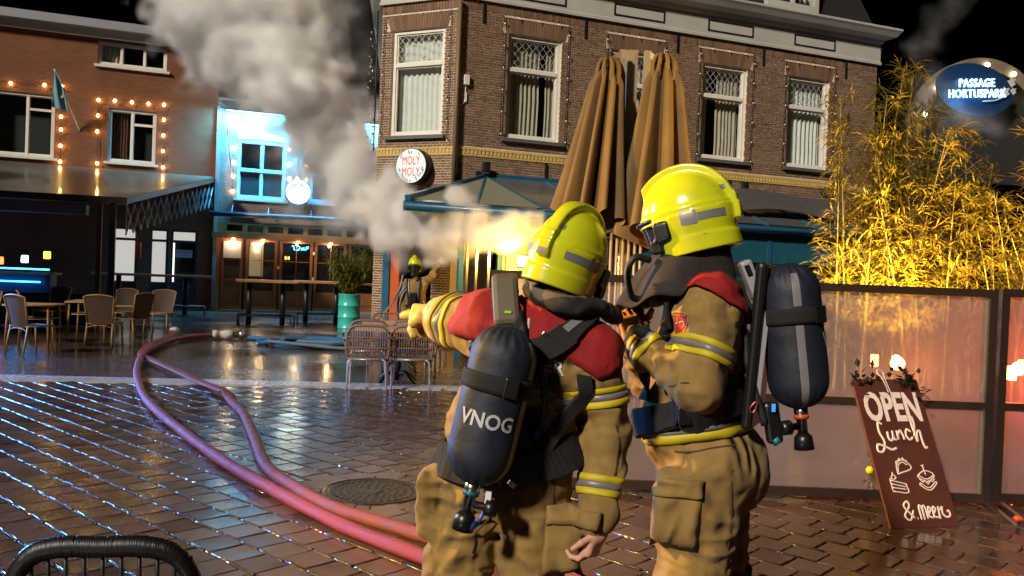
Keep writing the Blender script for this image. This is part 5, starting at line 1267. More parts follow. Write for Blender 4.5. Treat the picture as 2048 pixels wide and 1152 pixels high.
# ---------------------------------------------------------------- bamboo behind the windscreen, with its uplight
plb = thing('bamboo_planter', 'long dark planter box behind the windscreen holding the bamboo', 'planter', (3.9, 7.6, 0))
MB().box(-1.3, 1.6, -.25, .25, 0, .62, bev=.01).build('box', M['screen_frame'], plb); MB().box(-1.25, 1.55, -.2, .2, .60, .625).build('soil', M['joint'], plb)
r = random.Random(11)
clumps = [(3.05, 'tall bamboo clump with a bare tip, left in the planter', 17, 3.5, .5), (3.75, 'dense bright bamboo clump in the middle of the planter', 19, 3.05, .6), (4.55, 'bushy bamboo clump at the right end of the planter', 22, 2.6, .8)]
for cx, lab, nst, hmax, spread in clumps:
    o = thing('bamboo', lab, 'bamboo', (cx, 7.6, .6), 0, 'bamboo in the planter'); mb = MB()
    for k in range(nst):
        b0 = Vector((r.uniform(-.42, .42), r.uniform(-.17, .17), 0)); a = r.uniform(0, 6.28); L = hmax * r.uniform(.55, 1.0) * (.84 if k else 1)
        ln = r.uniform(.08, 1.0) * spread; tip = b0 + Vector((math.cos(a) * ln, math.sin(a) * ln * .5, L))
        if k == 0: tip = b0 + Vector((-.15, 0, L))
        cpts = curve_pts([b0, b0.lerp(tip, .4) + Vector((0, 0, .12 * L)), tip], 6)
        MB().tube(cpts, [.011 * (1 - .75 * i / (len(cpts) - 1)) for i in range(len(cpts))], 6).build('culm', M['culm'], o)
        for q in range(int(78 * L / 2.6)):
            u = r.uniform(.08, 1.0); i = min(int(u * (len(cpts) - 1)), len(cpts) - 2); p = cpts[i].lerp(cpts[i + 1], u * (len(cpts) - 1) - i)
            aa = r.uniform(0, 6.28); br = Vector((math.cos(aa), math.sin(aa) * .7, r.uniform(.2, 1.1))).normalized() * r.uniform(.08, .34) * (1.1 - .5 * u)
            mb.tube([p, p + br], .0022, 3, cap=False)
            for w in range(r.randint(6, 10)):
                d = (br.normalized() + Vector((r.gauss(0, .7), r.gauss(0, .7), r.gauss(-.1, .5)))); leaf_quads(mb, p + br * r.uniform(.5, 1.0), d, r.uniform(.09, .18), r.uniform(.0045, .0085), r.uniform(.01, .10))
    mb.build('foliage', M['bamboo_leaf'], o, 'stuff')
ul_p = at(1790, 722, 7.05)
ul = thing('uplight', 'warm uplight glowing through the misted glass at the foot of the bamboo', 'lamp', (ul_p.x, ul_p.y, 0))
MB().tube([(0, 0, 0), (0, 0, ul_p.z - .06)], .015, 8).build('stake', M['black_metal'], ul)
MB().lathe([(.03, -.07), (.06, .0), (.062, .03)], 16, Matrix.Translation((0, 0, ul_p.z)), True, True, False).build('housing', M['black_metal'], ul)
MB().sphere((0, 0, ul_p.z + .02), .032, 12).build('bulb', emat('uplight_bulb', (1.0, .50, .10), 70), ul)
us = bpy.data.lights.new('uplight_light', 'SPOT'); us.energy = 1250; us.color = (1.0, .62, .12); us.spot_size = math.radians(120); us.spot_blend = .5; us.shadow_soft_size = .06
uso = bpy.data.objects.new('uplight_light', us); COL.objects.link(uso); uso.parent = ul; uso.location = (0, -.1, ul_p.z + .14); uso.rotation_euler = Vector((.12, .42, 1)).to_track_quat('-Z', 'Y').to_euler()
up2 = at(1748, 722, 6.4); u2 = thing('lantern', 'small orange lantern glowing through the misted glass', 'lamp', (up2.x, up2.y, 0))
MB().tube([(0, 0, 0), (0, 0, up2.z - .04)], .012, 8).build('stake', M['black_metal'], u2); MB().box(-.025, .025, -.02, .02, up2.z - .04, up2.z + .05, bev=.008).build('bulb', emat('lantern_bulb', (1, .22, .04), 30), u2); point_light('lantern_light', u2, (.12, -.12, up2.z), (1, .30, .05), 9, .05)
for px_, py_, nm, cc in ((2022, 747, 'small orange lantern behind the second windscreen', (1, .30, .05)), (2043, 735, 'tall narrow red lantern behind the second windscreen', (1, .16, .03))):
    q3 = at(px_, py_, 6.5); u3 = thing('lantern', nm, 'lamp', (q3.x, q3.y, 0)); MB().tube([(0, 0, 0), (0, 0, q3.z - .05)], .012, 8).build('stake', M['black_metal'], u3)
    MB().box(-.03, .03, -.02, .02, q3.z - .05, q3.z + .06, bev=.008).build('bulb', emat('lantern_bulb', cc, 40), u3)
point_light('lantern_light', u3, (-.1, -.12, q3.z), (1, .10, .03), 40, .05)

# ---------------------------------------------------------------- menu board leaning on the windscreen
bl, br_ = Vector((2.44, 5.33, .03)), Vector((2.95, 5.46, .03))
ex = (br_ - bl).normalized(); back = Vector((-ex.y, ex.x, 0)); LEAN = math.radians(27)
ez = Vector((0, 0, 1)) * math.cos(LEAN) + back * math.sin(LEAN); ey = ex.cross(ez) * -1
board = thing('menu_board', 'brown board reading OPEN Lunch & meer leaning against the windscreen', 'sign')
BM = Matrix((ex, ez.cross(ex), ez)).transposed().to_4x4(); BM.translation = (bl + br_) / 2
board.matrix_world = BM; bw, bh = .52, 1.0
M['board'] = mat('board_brown', (.085, .022, .014), .5, col2=(.12, .034, .022), nscale=2.5)
MB().box(-bw / 2, bw / 2, 0, .018, 0, bh, bev=.003).build('panel', M['board'], board)
chalk = mat('chalk_paint', (.80, .62, .55), .7, col2=(.88, .72, .64), nscale=20)
vs, fs = text_mesh('OPEN', .29, .001, offset=.009, xscale=.58)
MB().add([(p[0] - .0, -.004 - p[2], .79 + p[1] * .95) for p in vs], fs).build('lettering', chalk, board)
def strokes(name, sts, sc, ox, oz, w):
    mb = MB()
    for s_ in sts: mb.tube([(ox + p.x * sc, -.0025, oz + p.z * sc) for p in curve_pts([(q[0], 0, q[1]) for q in s_], 6)], w, 6, flat=.25, up=(0, 1, 0))
    mb.build(name, chalk, board)
strokes('lettering', [[(.30, 1.0), (.16, 1.05), (.12, .75), (.22, .40), (.08, .10), (-.10, .12), (-.06, .32), (.15, .28), (.42, .16), (.62, .20)], [(.42, .75), (.42, .52), (.52, .46), (.60, .60), (.62, .78), (.62, .52), (.70, .48)], [(.78, .78), (.78, .48), (.80, .65), (.92, .78), (.98, .62), (1.0, .48)], [(1.32, .74), (1.18, .82), (1.10, .62), (1.20, .48), (1.34, .55)], [(1.42, .58), (1.52, 1.0), (1.50, 1.25), (1.42, 1.1), (1.46, .60), (1.48, .42), (1.54, .70), (1.66, .76), (1.66, .48), (1.70, .22), (1.80, .22)]], .205, -.18, .475, .009)
strokes('lettering', [[(.38, .05), (.05, .45), (.22, .62), (.25, .45), (.0, .15), (.18, .0), (.38, .32)], [(.46, .04), (.48, .04)], [(.62, 0), (.62, .42), (.72, .42), (.74, .0), (.76, .4), (.86, .42), (.88, .02)], [(.95, .18), (1.08, .34), (.98, .40), (.95, .12), (1.12, .05)], [(1.14, .18), (1.27, .34), (1.17, .40), (1.14, .12), (1.31, .05)], [(1.36, .0), (1.38, .40), (1.42, .30), (1.55, .40), (1.50, .20), (1.62, .06), (1.78, .10), (1.78, .26), (1.70, .24)]], .19, -.13, .05, .0075)
# cake, taco and sandwich drawn in chalk
strokes('drawing', [[(0, .0), (.0, .36), (.02, .42)], [(0, .36), (.55, .22), (.55, .22)], [(0, 0), (.55, -.06), (.55, .22)], [(0, .24), (.55, .12)], [(0, .12), (.55, .04)], [(.06, .42), (.14, .54), (.24, .44), (.15, .38), (.06, .42)], [(.14, .54), (.15, .62)]], .20, -.17, .235, .0045)
strokes('drawing', [[(0, 0), (.04, .30), (.26, .46), (.48, .36), (.55, .16), (0, 0)], [(.05, .06), (.10, .28), (.28, .38), (.46, .28)], [(.02, .35), (.08, .42), (.12, .40), (.2, .5), (.26, .46), (.34, .52), (.4, .44), (.48, .44)]], .20, -.10, .345, .0045)
strokes('drawing', [[(0, .30), (.30, .16), (.60, .32), (.30, .44), (0, .30)], [(0, .30), (0, .22), (.30, .08), (.60, .24), (.60, .32)], [(.02, .18), (.12, .06), (.2, .12), (.3, .0), (.4, .1), (.5, .08), (.6, .18)], [(0, .04), (.30, -.12), (.60, .06), (.6, -.02), (.3, -.20), (0, -.04), (0, .04)], [(.30, .30), (.27, .56), (.22, .62)], [(.27, .56), (.31, .64)]], .20, .05, .275, .0045)
mb = MB(); r = random.Random(5)
for c0, nl in (((-.17, 1.0), 26), ((.14, 1.0), 46), ((.23, .92), 16)):
    for k in range(nl):
        p = Vector((c0[0] + r.gauss(0, .045), -.015 + r.uniform(-.03, .02), c0[1] + r.gauss(-.01, .035))); d = Vector((r.gauss(0, 1), r.gauss(-.3, .5), r.gauss(0, .8))); leaf_quads(mb, p, d, r.uniform(.04, .07), r.uniform(.012, .022), 0)
gl_ = mb.build('leaf_garland', leaf_mat('dark_leaf', (.012, .016, .008), (.04, .045, .02), .1), board, 'stuff')
MB().tube(curve_pts([(.0, -.004, .90), (-.02, -.006, 1.0), (-.045, .0, 1.04), (-.03, .0, 1.07), (0, 0, 1.05), (.0, -.004, 1.0), (.02, -.004, .88)], 5), .004, 6).build('hanging_cord', M['pole'], board)
# posy hanging on the glass beside the board
ps = thing('hanging_posy', 'small hanging posy with a yellow flower behind the menu board', 'plant', at(1742, 930, 5.93) - Vector((0, 0, .12))); mb = MB()
for k in range(60):
    z = r.uniform(0, .42); leaf_quads(mb, Vector((r.gauss(0, .015) + .02 * math.sin(z * 9), r.gauss(0, .012), z)), Vector((r.gauss(0, 1), r.gauss(-.2, .4), r.gauss(-.3, .6))), r.uniform(.03, .06), r.uniform(.006, .014), .01)
mb.build('foliage', M['shrub_leaf'], ps, 'stuff')
MB().tube([(0, 0, 0), (.01, 0, .2), (0, 0, .45)], .004, 5).build('stem', M['culm'], ps)
MB().sphere((-.02, -.03, .09), .028, 10, (1, .8, 1)).build('flower', mat('yellow_flower', (.85, .62, .02), .6), ps)

# ---------------------------------------------------------------- passage arch with its lit sign
pa = thing('passage_arch', 'pale arched gateway with round bulbs at the far right', 'archway', (12.5, 23.2, 0), math.radians(8))
M['arch_stone'] = mat('arch_stone', (.13, .10, .07), .7, col2=(.18, .145, .10), nscale=3)
n = 40; zc, ro, ri = 5.95, 1.98, 1.66
mb = MB()
mb.grid(lambda i, j: ([(ro, -.2), (ro, .2), (ri, .2), (ri, -.2), (ro, -.2)][j][0] * math.cos(math.pi * i / n), [(ro, -.2), (ro, .2), (ri, .2), (ri, -.2), (ro, -.2)][j][1], zc + [(ro, -.2), (ro, .2), (ri, .2), (ri, -.2), (ro, -.2)][j][0] * math.sin(math.pi * i / n)), n, 4, False)
mb.build('arch_band', M['arch_stone'], pa)
for s in (-1, 1): MB().box(min(s * ri, s * ro), max(s * ri, s * ro), -.2, .2, 0, zc).build('pier', M['arch_stone'], pa)
mb = MB(); mb.add([(ri * math.cos(math.pi * i / n), .12, zc + ri * math.sin(math.pi * i / n)) for i in range(n + 1)] + [(-ri, .12, 4.6), (ri, .12, 4.6)], [tuple(range(n + 1)) + (n + 1, n + 2)]).build('tympanum', mat('dark_boards', (.018, .016, .014), .7), pa)
for k in range(7):
    a = math.pi * (.06 + .88 * k / 6); MB().sphere(((ri + .12) * math.cos(a), -.26, zc + (ri + .12) * math.sin(a)), .065, 10).build('bulb', emat('arch_bulb', (1, .86, .55), 14), pa)
sg = thing('passage_sign', 'dark blue oval sign with glowing letters PASSAGE HORTUSPARK', 'sign', at(1950, 180, 22.7), math.radians(8))
MB().lathe([(1.0, -.06), (1.0, .0)], 40, Matrix.Rotation(math.radians(90), 4, 'X') @ Matrix.Rotation(math.radians(-6), 4, 'Z') @ Matrix.Diagonal((1.12, .70, 1, 1)), False).build('plate', mat('navy_plate', (.008, .03, .07), .4), sg)
wl2 = emat('sign_letters', (.45, .82, 1.0), 3.2)
for txt, z, sz in (('PASSAGE', .16, .36), ('HORTUSPARK', -.12, .36)):
    vs, fs = text_mesh(txt, sz * .86, .02, offset=.0, spacing=1.12, xscale=.78); ca, sa = math.cos(.08), math.sin(.08)
    MB().add([(ca * p[0] - sa * (z + p[1]), -.08 - p[2], sa * p[0] + ca * (z + p[1])) for p in vs], fs).build('lettering', wl2, sg)
point_light('sign_glow', sg, (-.2, -.55, -.25), (.05, .38, 1.0), 26, .2)
iv = MB()
for cx, cz, s_ in ((1.0, .25, .26), (.82, -.02, .30), (1.06, .02, .2)):
    iv.add([(cx + s_ * x, -.07, cz + s_ * z) for x, z in ((0, -.5), (.5, -.1), (.3, .1), (.5, .45), (.1, .35), (-.1, .55), (-.2, .25), (-.5, .2), (-.3, -.1))], [tuple(range(9))])
iv.tube([(.86, -.06, -.12), (.55, -.06, -.26), (.2, -.06, -.3)], .02, 6).build('ivy_leaf', mat('ivy_metal', (.5, .5, .46), .5), sg)
# ---------------------------------------------------------------- firefighters
def fabric(name, c1, c2, rough=.85, scale=420, bump=.35, sheen=.1, crumple=0.0):
    m = mat(name, c1, rough, col2=c2, nscale=7, sheen=sheen); t = m.node_tree; b = t.nodes['Principled BSDF']; L = t.links.new
    tc = nd(t, 'ShaderNodeTexCoord'); n1 = nd(t, 'ShaderNodeTexNoise'); n1.inputs['Scale'].default_value = scale; n1.inputs['Detail'].default_value = 2; L(tc.outputs['Object'], n1.inputs['Vector'])
    n2 = nd(t, 'ShaderNodeTexNoise'); n2.inputs['Scale'].default_value = 26; n2.inputs['Detail'].default_value = 4; L(tc.outputs['Object'], n2.inputs['Vector'])
    b1 = nd(t, 'ShaderNodeBump'); b1.inputs['Strength'].default_value = bump; b1.inputs['Distance'].default_value = .001; L(n1.outputs['Fac'], b1.inputs['Height'])
    b2 = nd(t, 'ShaderNodeBump'); b2.inputs['Strength'].default_value = .45; b2.inputs['Distance'].default_value = .006; L(n2.outputs['Fac'], b2.inputs['Height']); L(b1.outputs[0], b2.inputs['Normal']); last = b2
    if crumple:
        mp = nd(t, 'ShaderNodeMapping'); mp.inputs['Scale'].default_value = (1, 1, .62); mp.inputs['Rotation'].default_value = (.35, .3, .2); L(tc.outputs['Object'], mp.inputs[0])
        n3 = nd(t, 'ShaderNodeTexNoise'); n3.noise_type = 'RIDGED_MULTIFRACTAL'; n3.inputs['Scale'].default_value = 9; n3.inputs['Detail'].default_value = 3; n3.inputs['Roughness'].default_value = .5; n3.inputs['Distortion'].default_value = .6; L(mp.outputs[0], n3.inputs['Vector'])
        b3 = nd(t, 'ShaderNodeBump'); b3.inputs['Strength'].default_value = crumple; b3.inputs['Distance'].default_value = .045; L(n3.outputs['Fac'], b3.inputs['Height']); L(b2.outputs[0], b3.inputs['Normal']); last = b3
    L(last.outputs[0], b.inputs['Normal'])
    return m
M['suit'] = fabric('turnout_cloth', (.185, .110, .026), (.275, .170, .046), crumple=1.0)
M['hood'] = fabric('dark_hood', (.006, .0055, .008), (.012, .010, .012), crumple=.9, sheen=0)
M['red_cloth'] = fabric('red_yoke_cloth', (.20, .0025, .004), (.28, .005, .007), crumple=.45, sheen=0)
M['navy'] = fabric('navy_cover', (.006, .009, .018), (.012, .017, .030), .6, crumple=.15, sheen=0)
M['webbing'] = fabric('black_webbing', (.004, .004, .0045), (.009, .009, .010), .85, 700, sheen=0)
M['rubber'] = mat('rubber', (.015, .015, .015), .55)
M['helmet'] = mat('fluor_helmet', (.50, .54, .012), .22, col2=(.56, .58, .016), nscale=5, coat=.5, rvar=.08, bump=.04, bscale=60)
def scuff(m):
    t = m.node_tree; b = t.nodes['Principled BSDF']; L = t.links.new; tc = nd(t, 'ShaderNodeTexCoord')
    mp = nd(t, 'ShaderNodeMapping'); mp.inputs['Scale'].default_value = (1, .5, 2.4); mp.inputs['Rotation'].default_value = (.4, .2, .8); L(tc.outputs['Object'], mp.inputs[0])
    nz = nd(t, 'ShaderNodeTexNoise'); nz.inputs['Scale'].default_value = 24; nz.inputs['Detail'].default_value = 6; nz.inputs['Roughness'].default_value = .7; L(mp.outputs[0], nz.inputs['Vector'])
    cr = nd(t, 'ShaderNodeValToRGB'); cr.color_ramp.elements[0].position = .66; cr.color_ramp.elements[0].color = (0, 0, 0, 1); cr.color_ramp.elements[1].position = .73; L(nz.outputs['Fac'], cr.inputs[0])
    old = b.inputs['Base Color'].links[0].from_socket; mx = nd(t, 'ShaderNodeMix', data_type='RGBA'); L(cr.outputs[0], mx.inputs[0]); L(old, mx.inputs[6]); mx.inputs[7].default_value = (.10, .10, .02, 1); L(mx.outputs[2], b.inputs['Base Color'])
scuff(M['helmet'])
M['refl'] = mat('reflective_silver', (.20, .19, .20), .45, .2)
def hatched(name, c1, c2):
    m = mat(name, c1, .6); t = m.node_tree; b = t.nodes['Principled BSDF']; L = t.links.new; tc = nd(t, 'ShaderNodeTexCoord'); mp = nd(t, 'ShaderNodeMapping'); mp.inputs['Rotation'].default_value = (.2, .5, .3); L(tc.outputs['Object'], mp.inputs[0])
    wv = nd(t, 'ShaderNodeTexWave'); wv.inputs['Scale'].default_value = 85; wv.inputs['Distortion'].default_value = .4; L(mp.outputs[0], wv.inputs['Vector']); cr = nd(t, 'ShaderNodeValToRGB'); cr.color_ramp.elements[0].color = (*c2, 1); cr.color_ramp.elements[1].color = (*c1, 1); cr.color_ramp.elements[0].position = .15; cr.color_ramp.elements[1].position = .4; L(wv.outputs['Fac'], cr.inputs[0]); L(cr.outputs[0], b.inputs['Base Color']); return m
M['refl_yellow'] = hatched('reflective_yellow', (.58, .46, .012), (.38, .30, .01))
M['seam'] = mat('seam_thread', (.06, .035, .014), .9)
M['skin'] = mat('skin', (.52, .27, .19), .5, col2=(.58, .31, .22), nscale=20)
M['glove'] = fabric('glove_leather', (.42, .26, .05), (.52, .33, .08), .6)
M['dark_plastic'] = mat('dark_plastic', (.007, .007, .0075), .35)
M['letter_silver'] = mat('letter_silver', (.50, .49, .50), .5, .1)
M['visor'] = mat('smoke_visor', (.02, .017, .012), .08, coat=.5)

def A3(v): return np.array([v[0], v[1], v[2]], float)
def ridg(p, s, seed): return 1 - np.abs(vnoise(p * np.array(s), seed)) * 2
def cloth_noise(p, amp=1.0, seed=0):
    """Soft drapery: broad swells and sharper diagonal creases."""
    q = p + .035 * np.stack([vnoise(p * 5, seed + 1), vnoise(p * 5, seed + 2), vnoise(p * 5, seed + 3)], 1)
    r1 = ridg(q @ np.array([[.94, -.34, 0], [.34, .94, 0], [0, 0, 1]]) + q[:, 2:3] * .5, (7, 7, 10), seed + 4); r2 = ridg(q - q[:, 0:1] * .6, (13, 13, 17), seed + 5)
    w = np.clip(.55 + 1.1 * vnoise(p * 3.3, seed + 8), 0, 1)      # creases gather in places and leave other places smooth
    r3 = ridg(q + q[:, 2:3] * .35, (5, 5, 14), seed + 9)
    c1 = np.exp(-(vnoise(q * np.array([7, 7, 5.5]) + q[:, 2:3] * 2.2, seed + 10) / .13) ** 2); c2 = np.exp(-(vnoise(q * np.array([11, 11, 9]) - q[:, 0:1] * 5, seed + 11) / .14) ** 2)
    return amp * (.012 * vnoise(p * 5.5, seed + 6) + w * (.014 * r1 + .005 * r2 - .013 * c1 - .007 * c2) + (1 - w) * (.011 * r3 - .005 * c1) + .006)
def cuff_folds(p, a, b, amp, seed, n=11):
    """Creases that ring a bent sleeve or trouser leg between a and b."""
    a, b = A3(a), A3(b); d = b - a; L = np.linalg.norm(d); t = ((p - a) @ d) / (L * L)
    w = np.clip(t * 4, 0, 1) * np.clip((1.02 - t) * 4, 0, 1)
    ph = t * L * 6.28 * n + 3.2 * vnoise(p * 7, seed) + 2.4 * vnoise(p * 3.1, seed + 1)
    return amp * w * (np.sin(ph) * .7 + 1.8 * (1 - np.abs(np.sin(ph * .5 + 1.1))) ** 2.5)

class Body:
    def __init__(s, root): s.root = root; s.o = A3(root.location)
    def finish(s, fn, lo, hi, h, classify, mats, name='body'):
        v, q = surface(fn, lo, hi, h)
        me = np_mesh(name, v - s.o, q)
        for m in mats: me.materials.append(m)
        c = v[q].mean(1); me.polygons.foreach_set('material_index', classify(c).astype(np.int32)); me.update()
        s.ob = bpy.data.objects.new(name, me); COL.objects.link(s.ob); s.ob.parent = s.root
        s.bvh = BVHTree.FromPolygons([tuple(x) for x in v], [tuple(x) for x in q.tolist()]); return s.ob
    def out(s, c, d, maxd=.45):
        """Where a ray from inside the body leaves it."""
        hit = s.bvh.ray_cast(Vector(c), Vector(d).normalized(), maxd); return hit[0], hit[1]
    def near(s, p, off):
        l, n, _, _ = s.bvh.find_nearest(Vector(p)); return l + n * off, n
    def band(s, name, c, axis, rows, off, parent, ref=(0, 0, 1), a0=0.0, a1=math.tau, n=64, tilt=None):
        """A sewn band round a limb: rows = [(from, to, material)] measured along axis."""
        c = Vector(c); ax = Vector(axis).normalized(); u = ax.cross(Vector(ref)); u = u.normalized() if u.length > .1 else ax.cross(Vector((1, 0, 0))).normalized(); w = ax.cross(u)
        cuts = sorted(set([r[0] for r in rows] + [r[1] for r in rows])); full = abs(a1 - a0 - math.tau) < 1e-4
        prof = []
        for t in cuts:
            ring = []
            for k in range(n + (0 if full else 1)):
                a = a0 + (a1 - a0) * k / n; d = u * math.cos(a) + w * math.sin(a); o = c + ax * (t + (tilt * math.cos(a) if tilt else 0))
                h, nn = s.out(o, d, .34); ring.append(((h - o).length if h is not None else None, o, d))
            vals = [r_[0] for r_ in ring if r_[0] is not None]; md = sorted(vals)[len(vals) // 2] if vals else .1
            rr = [min(r_[0], md * 1.9) if r_[0] is not None else md for r_ in ring]
            if full: rr = [max(rr[k], (rr[k - 1] + rr[k] + rr[(k + 1) % n]) / 3) for k in range(n)]
            prof.append([ring[k][1] + ring[k][2] * (rr[k] + off) for k in range(len(ring))])
        mb = MB(); N = len(prof[0]); mats = []
        for i in range(len(cuts) - 1):
            m = [r_[2] for r_ in rows if r_[0] <= cuts[i] + 1e-6 and r_[1] >= cuts[i + 1] - 1e-6][0]
            if m not in mats: mats.append(m)
            mb.mat(mats.index(m)); S = 2
            vs = []
            for q in range(S + 1): vs += [tuple(prof[i][k].lerp(prof[i + 1][k], q / S) - s.root.location) for k in range(N)]
            mb.add(vs, [(q * N + k, q * N + (k + 1) % N, (q + 1) * N + (k + 1) % N, (q + 1) * N + k) for q in range(S) for k in range(N if full else N - 1)], True)
        ob = mb.build(name, [M[m] for m in mats], parent)
        so = ob.modifiers.new('thickness', 'SOLIDIFY'); so.thickness = .0025; so.offset = 1
        return ob
    def strap(s, name, pts, w, off, mtl, parent, th=.006, n=8, snap=True, sides=None):
        """A webbing strap laid over the body along pts."""
        P = curve_pts(pts, n); L = []
        for p in P:
            if snap: q, nn = s.near(p, off)
            else: q, nn = Vector(p), s.near(p, 0)[1]
            L.append((q, nn))
        for _ in range(2): L = [(L[i][0] if i in (0, len(L) - 1) else (L[i - 1][0] + L[i][0] * 2 + L[i + 1][0]) / 4, (L[max(i - 1, 0)][1] + L[i][1] + L[min(i + 1, len(L) - 1)][1]).normalized()) for i in range(len(L))]
        vs = []
        for i, (p, nn) in enumerate(L):
            t = (L[min(i + 1, len(L) - 1)][0] - L[max(i - 1, 0)][0]).normalized(); sd = t.cross(nn).normalized(); nn = sd.cross(t).normalized()
            if nn.dot(L[i][1]) < 0: nn = -nn
            ww = w[min(int(i * len(w) / len(L)), len(w) - 1)] if isinstance(w, (list, tuple)) else w
            vs += [tuple(p + sd * x * ww / 2 + nn * z - s.root.location) for x, z in ((-1, 0), (-.9, th), (.9, th), (1, 0), (.9, -th * .5), (-.9, -th * .5))]
        N = 6; fs = [(i * N + k, i * N + (k + 1) % N, (i + 1) * N + (k + 1) % N, (i + 1) * N + k) for i in range(len(L) - 1) for k in range(N)] + [tuple(range(N))[::-1], tuple((len(L) - 1) * N + k for k in range(N))]
        return MB().add(vs, fs, False).build(name, M[mtl], parent)
    def cape(s, name, c, edge, mtl, parent, off=.012, top=62, nu=72, nv=14, ref=0.0):
        """The red yoke: a cloth shell over shoulders and upper back, seen from a point inside the chest; edge(angle) = lower elevation in degrees."""
        c = Vector(c); mb = MB()
        def fn(i, j):
            a = math.tau * i / nu; e0 = math.radians(edge(a)); e1 = math.radians(top); e = e0 + (e1 - e0) * j / nv
            d = Vector((math.cos(e) * math.cos(a + ref), math.cos(e) * math.sin(a + ref), math.sin(e))); h, _ = s.out(c, d, .36)
            r_ = (h - c).length if h is not None else .27
            return tuple(c + d * (min(r_, .34) + off + .003 * math.sin(17 * a + 5 * e) + .003 * math.sin(7 * a - 9 * e)) - s.root.location)
        ob = mb.grid(fn, nu, nv, True, True).build(name, M[mtl], parent)
        so = ob.modifiers.new('thickness', 'SOLIDIFY'); so.thickness = .008; so.offset = 1
        return ob

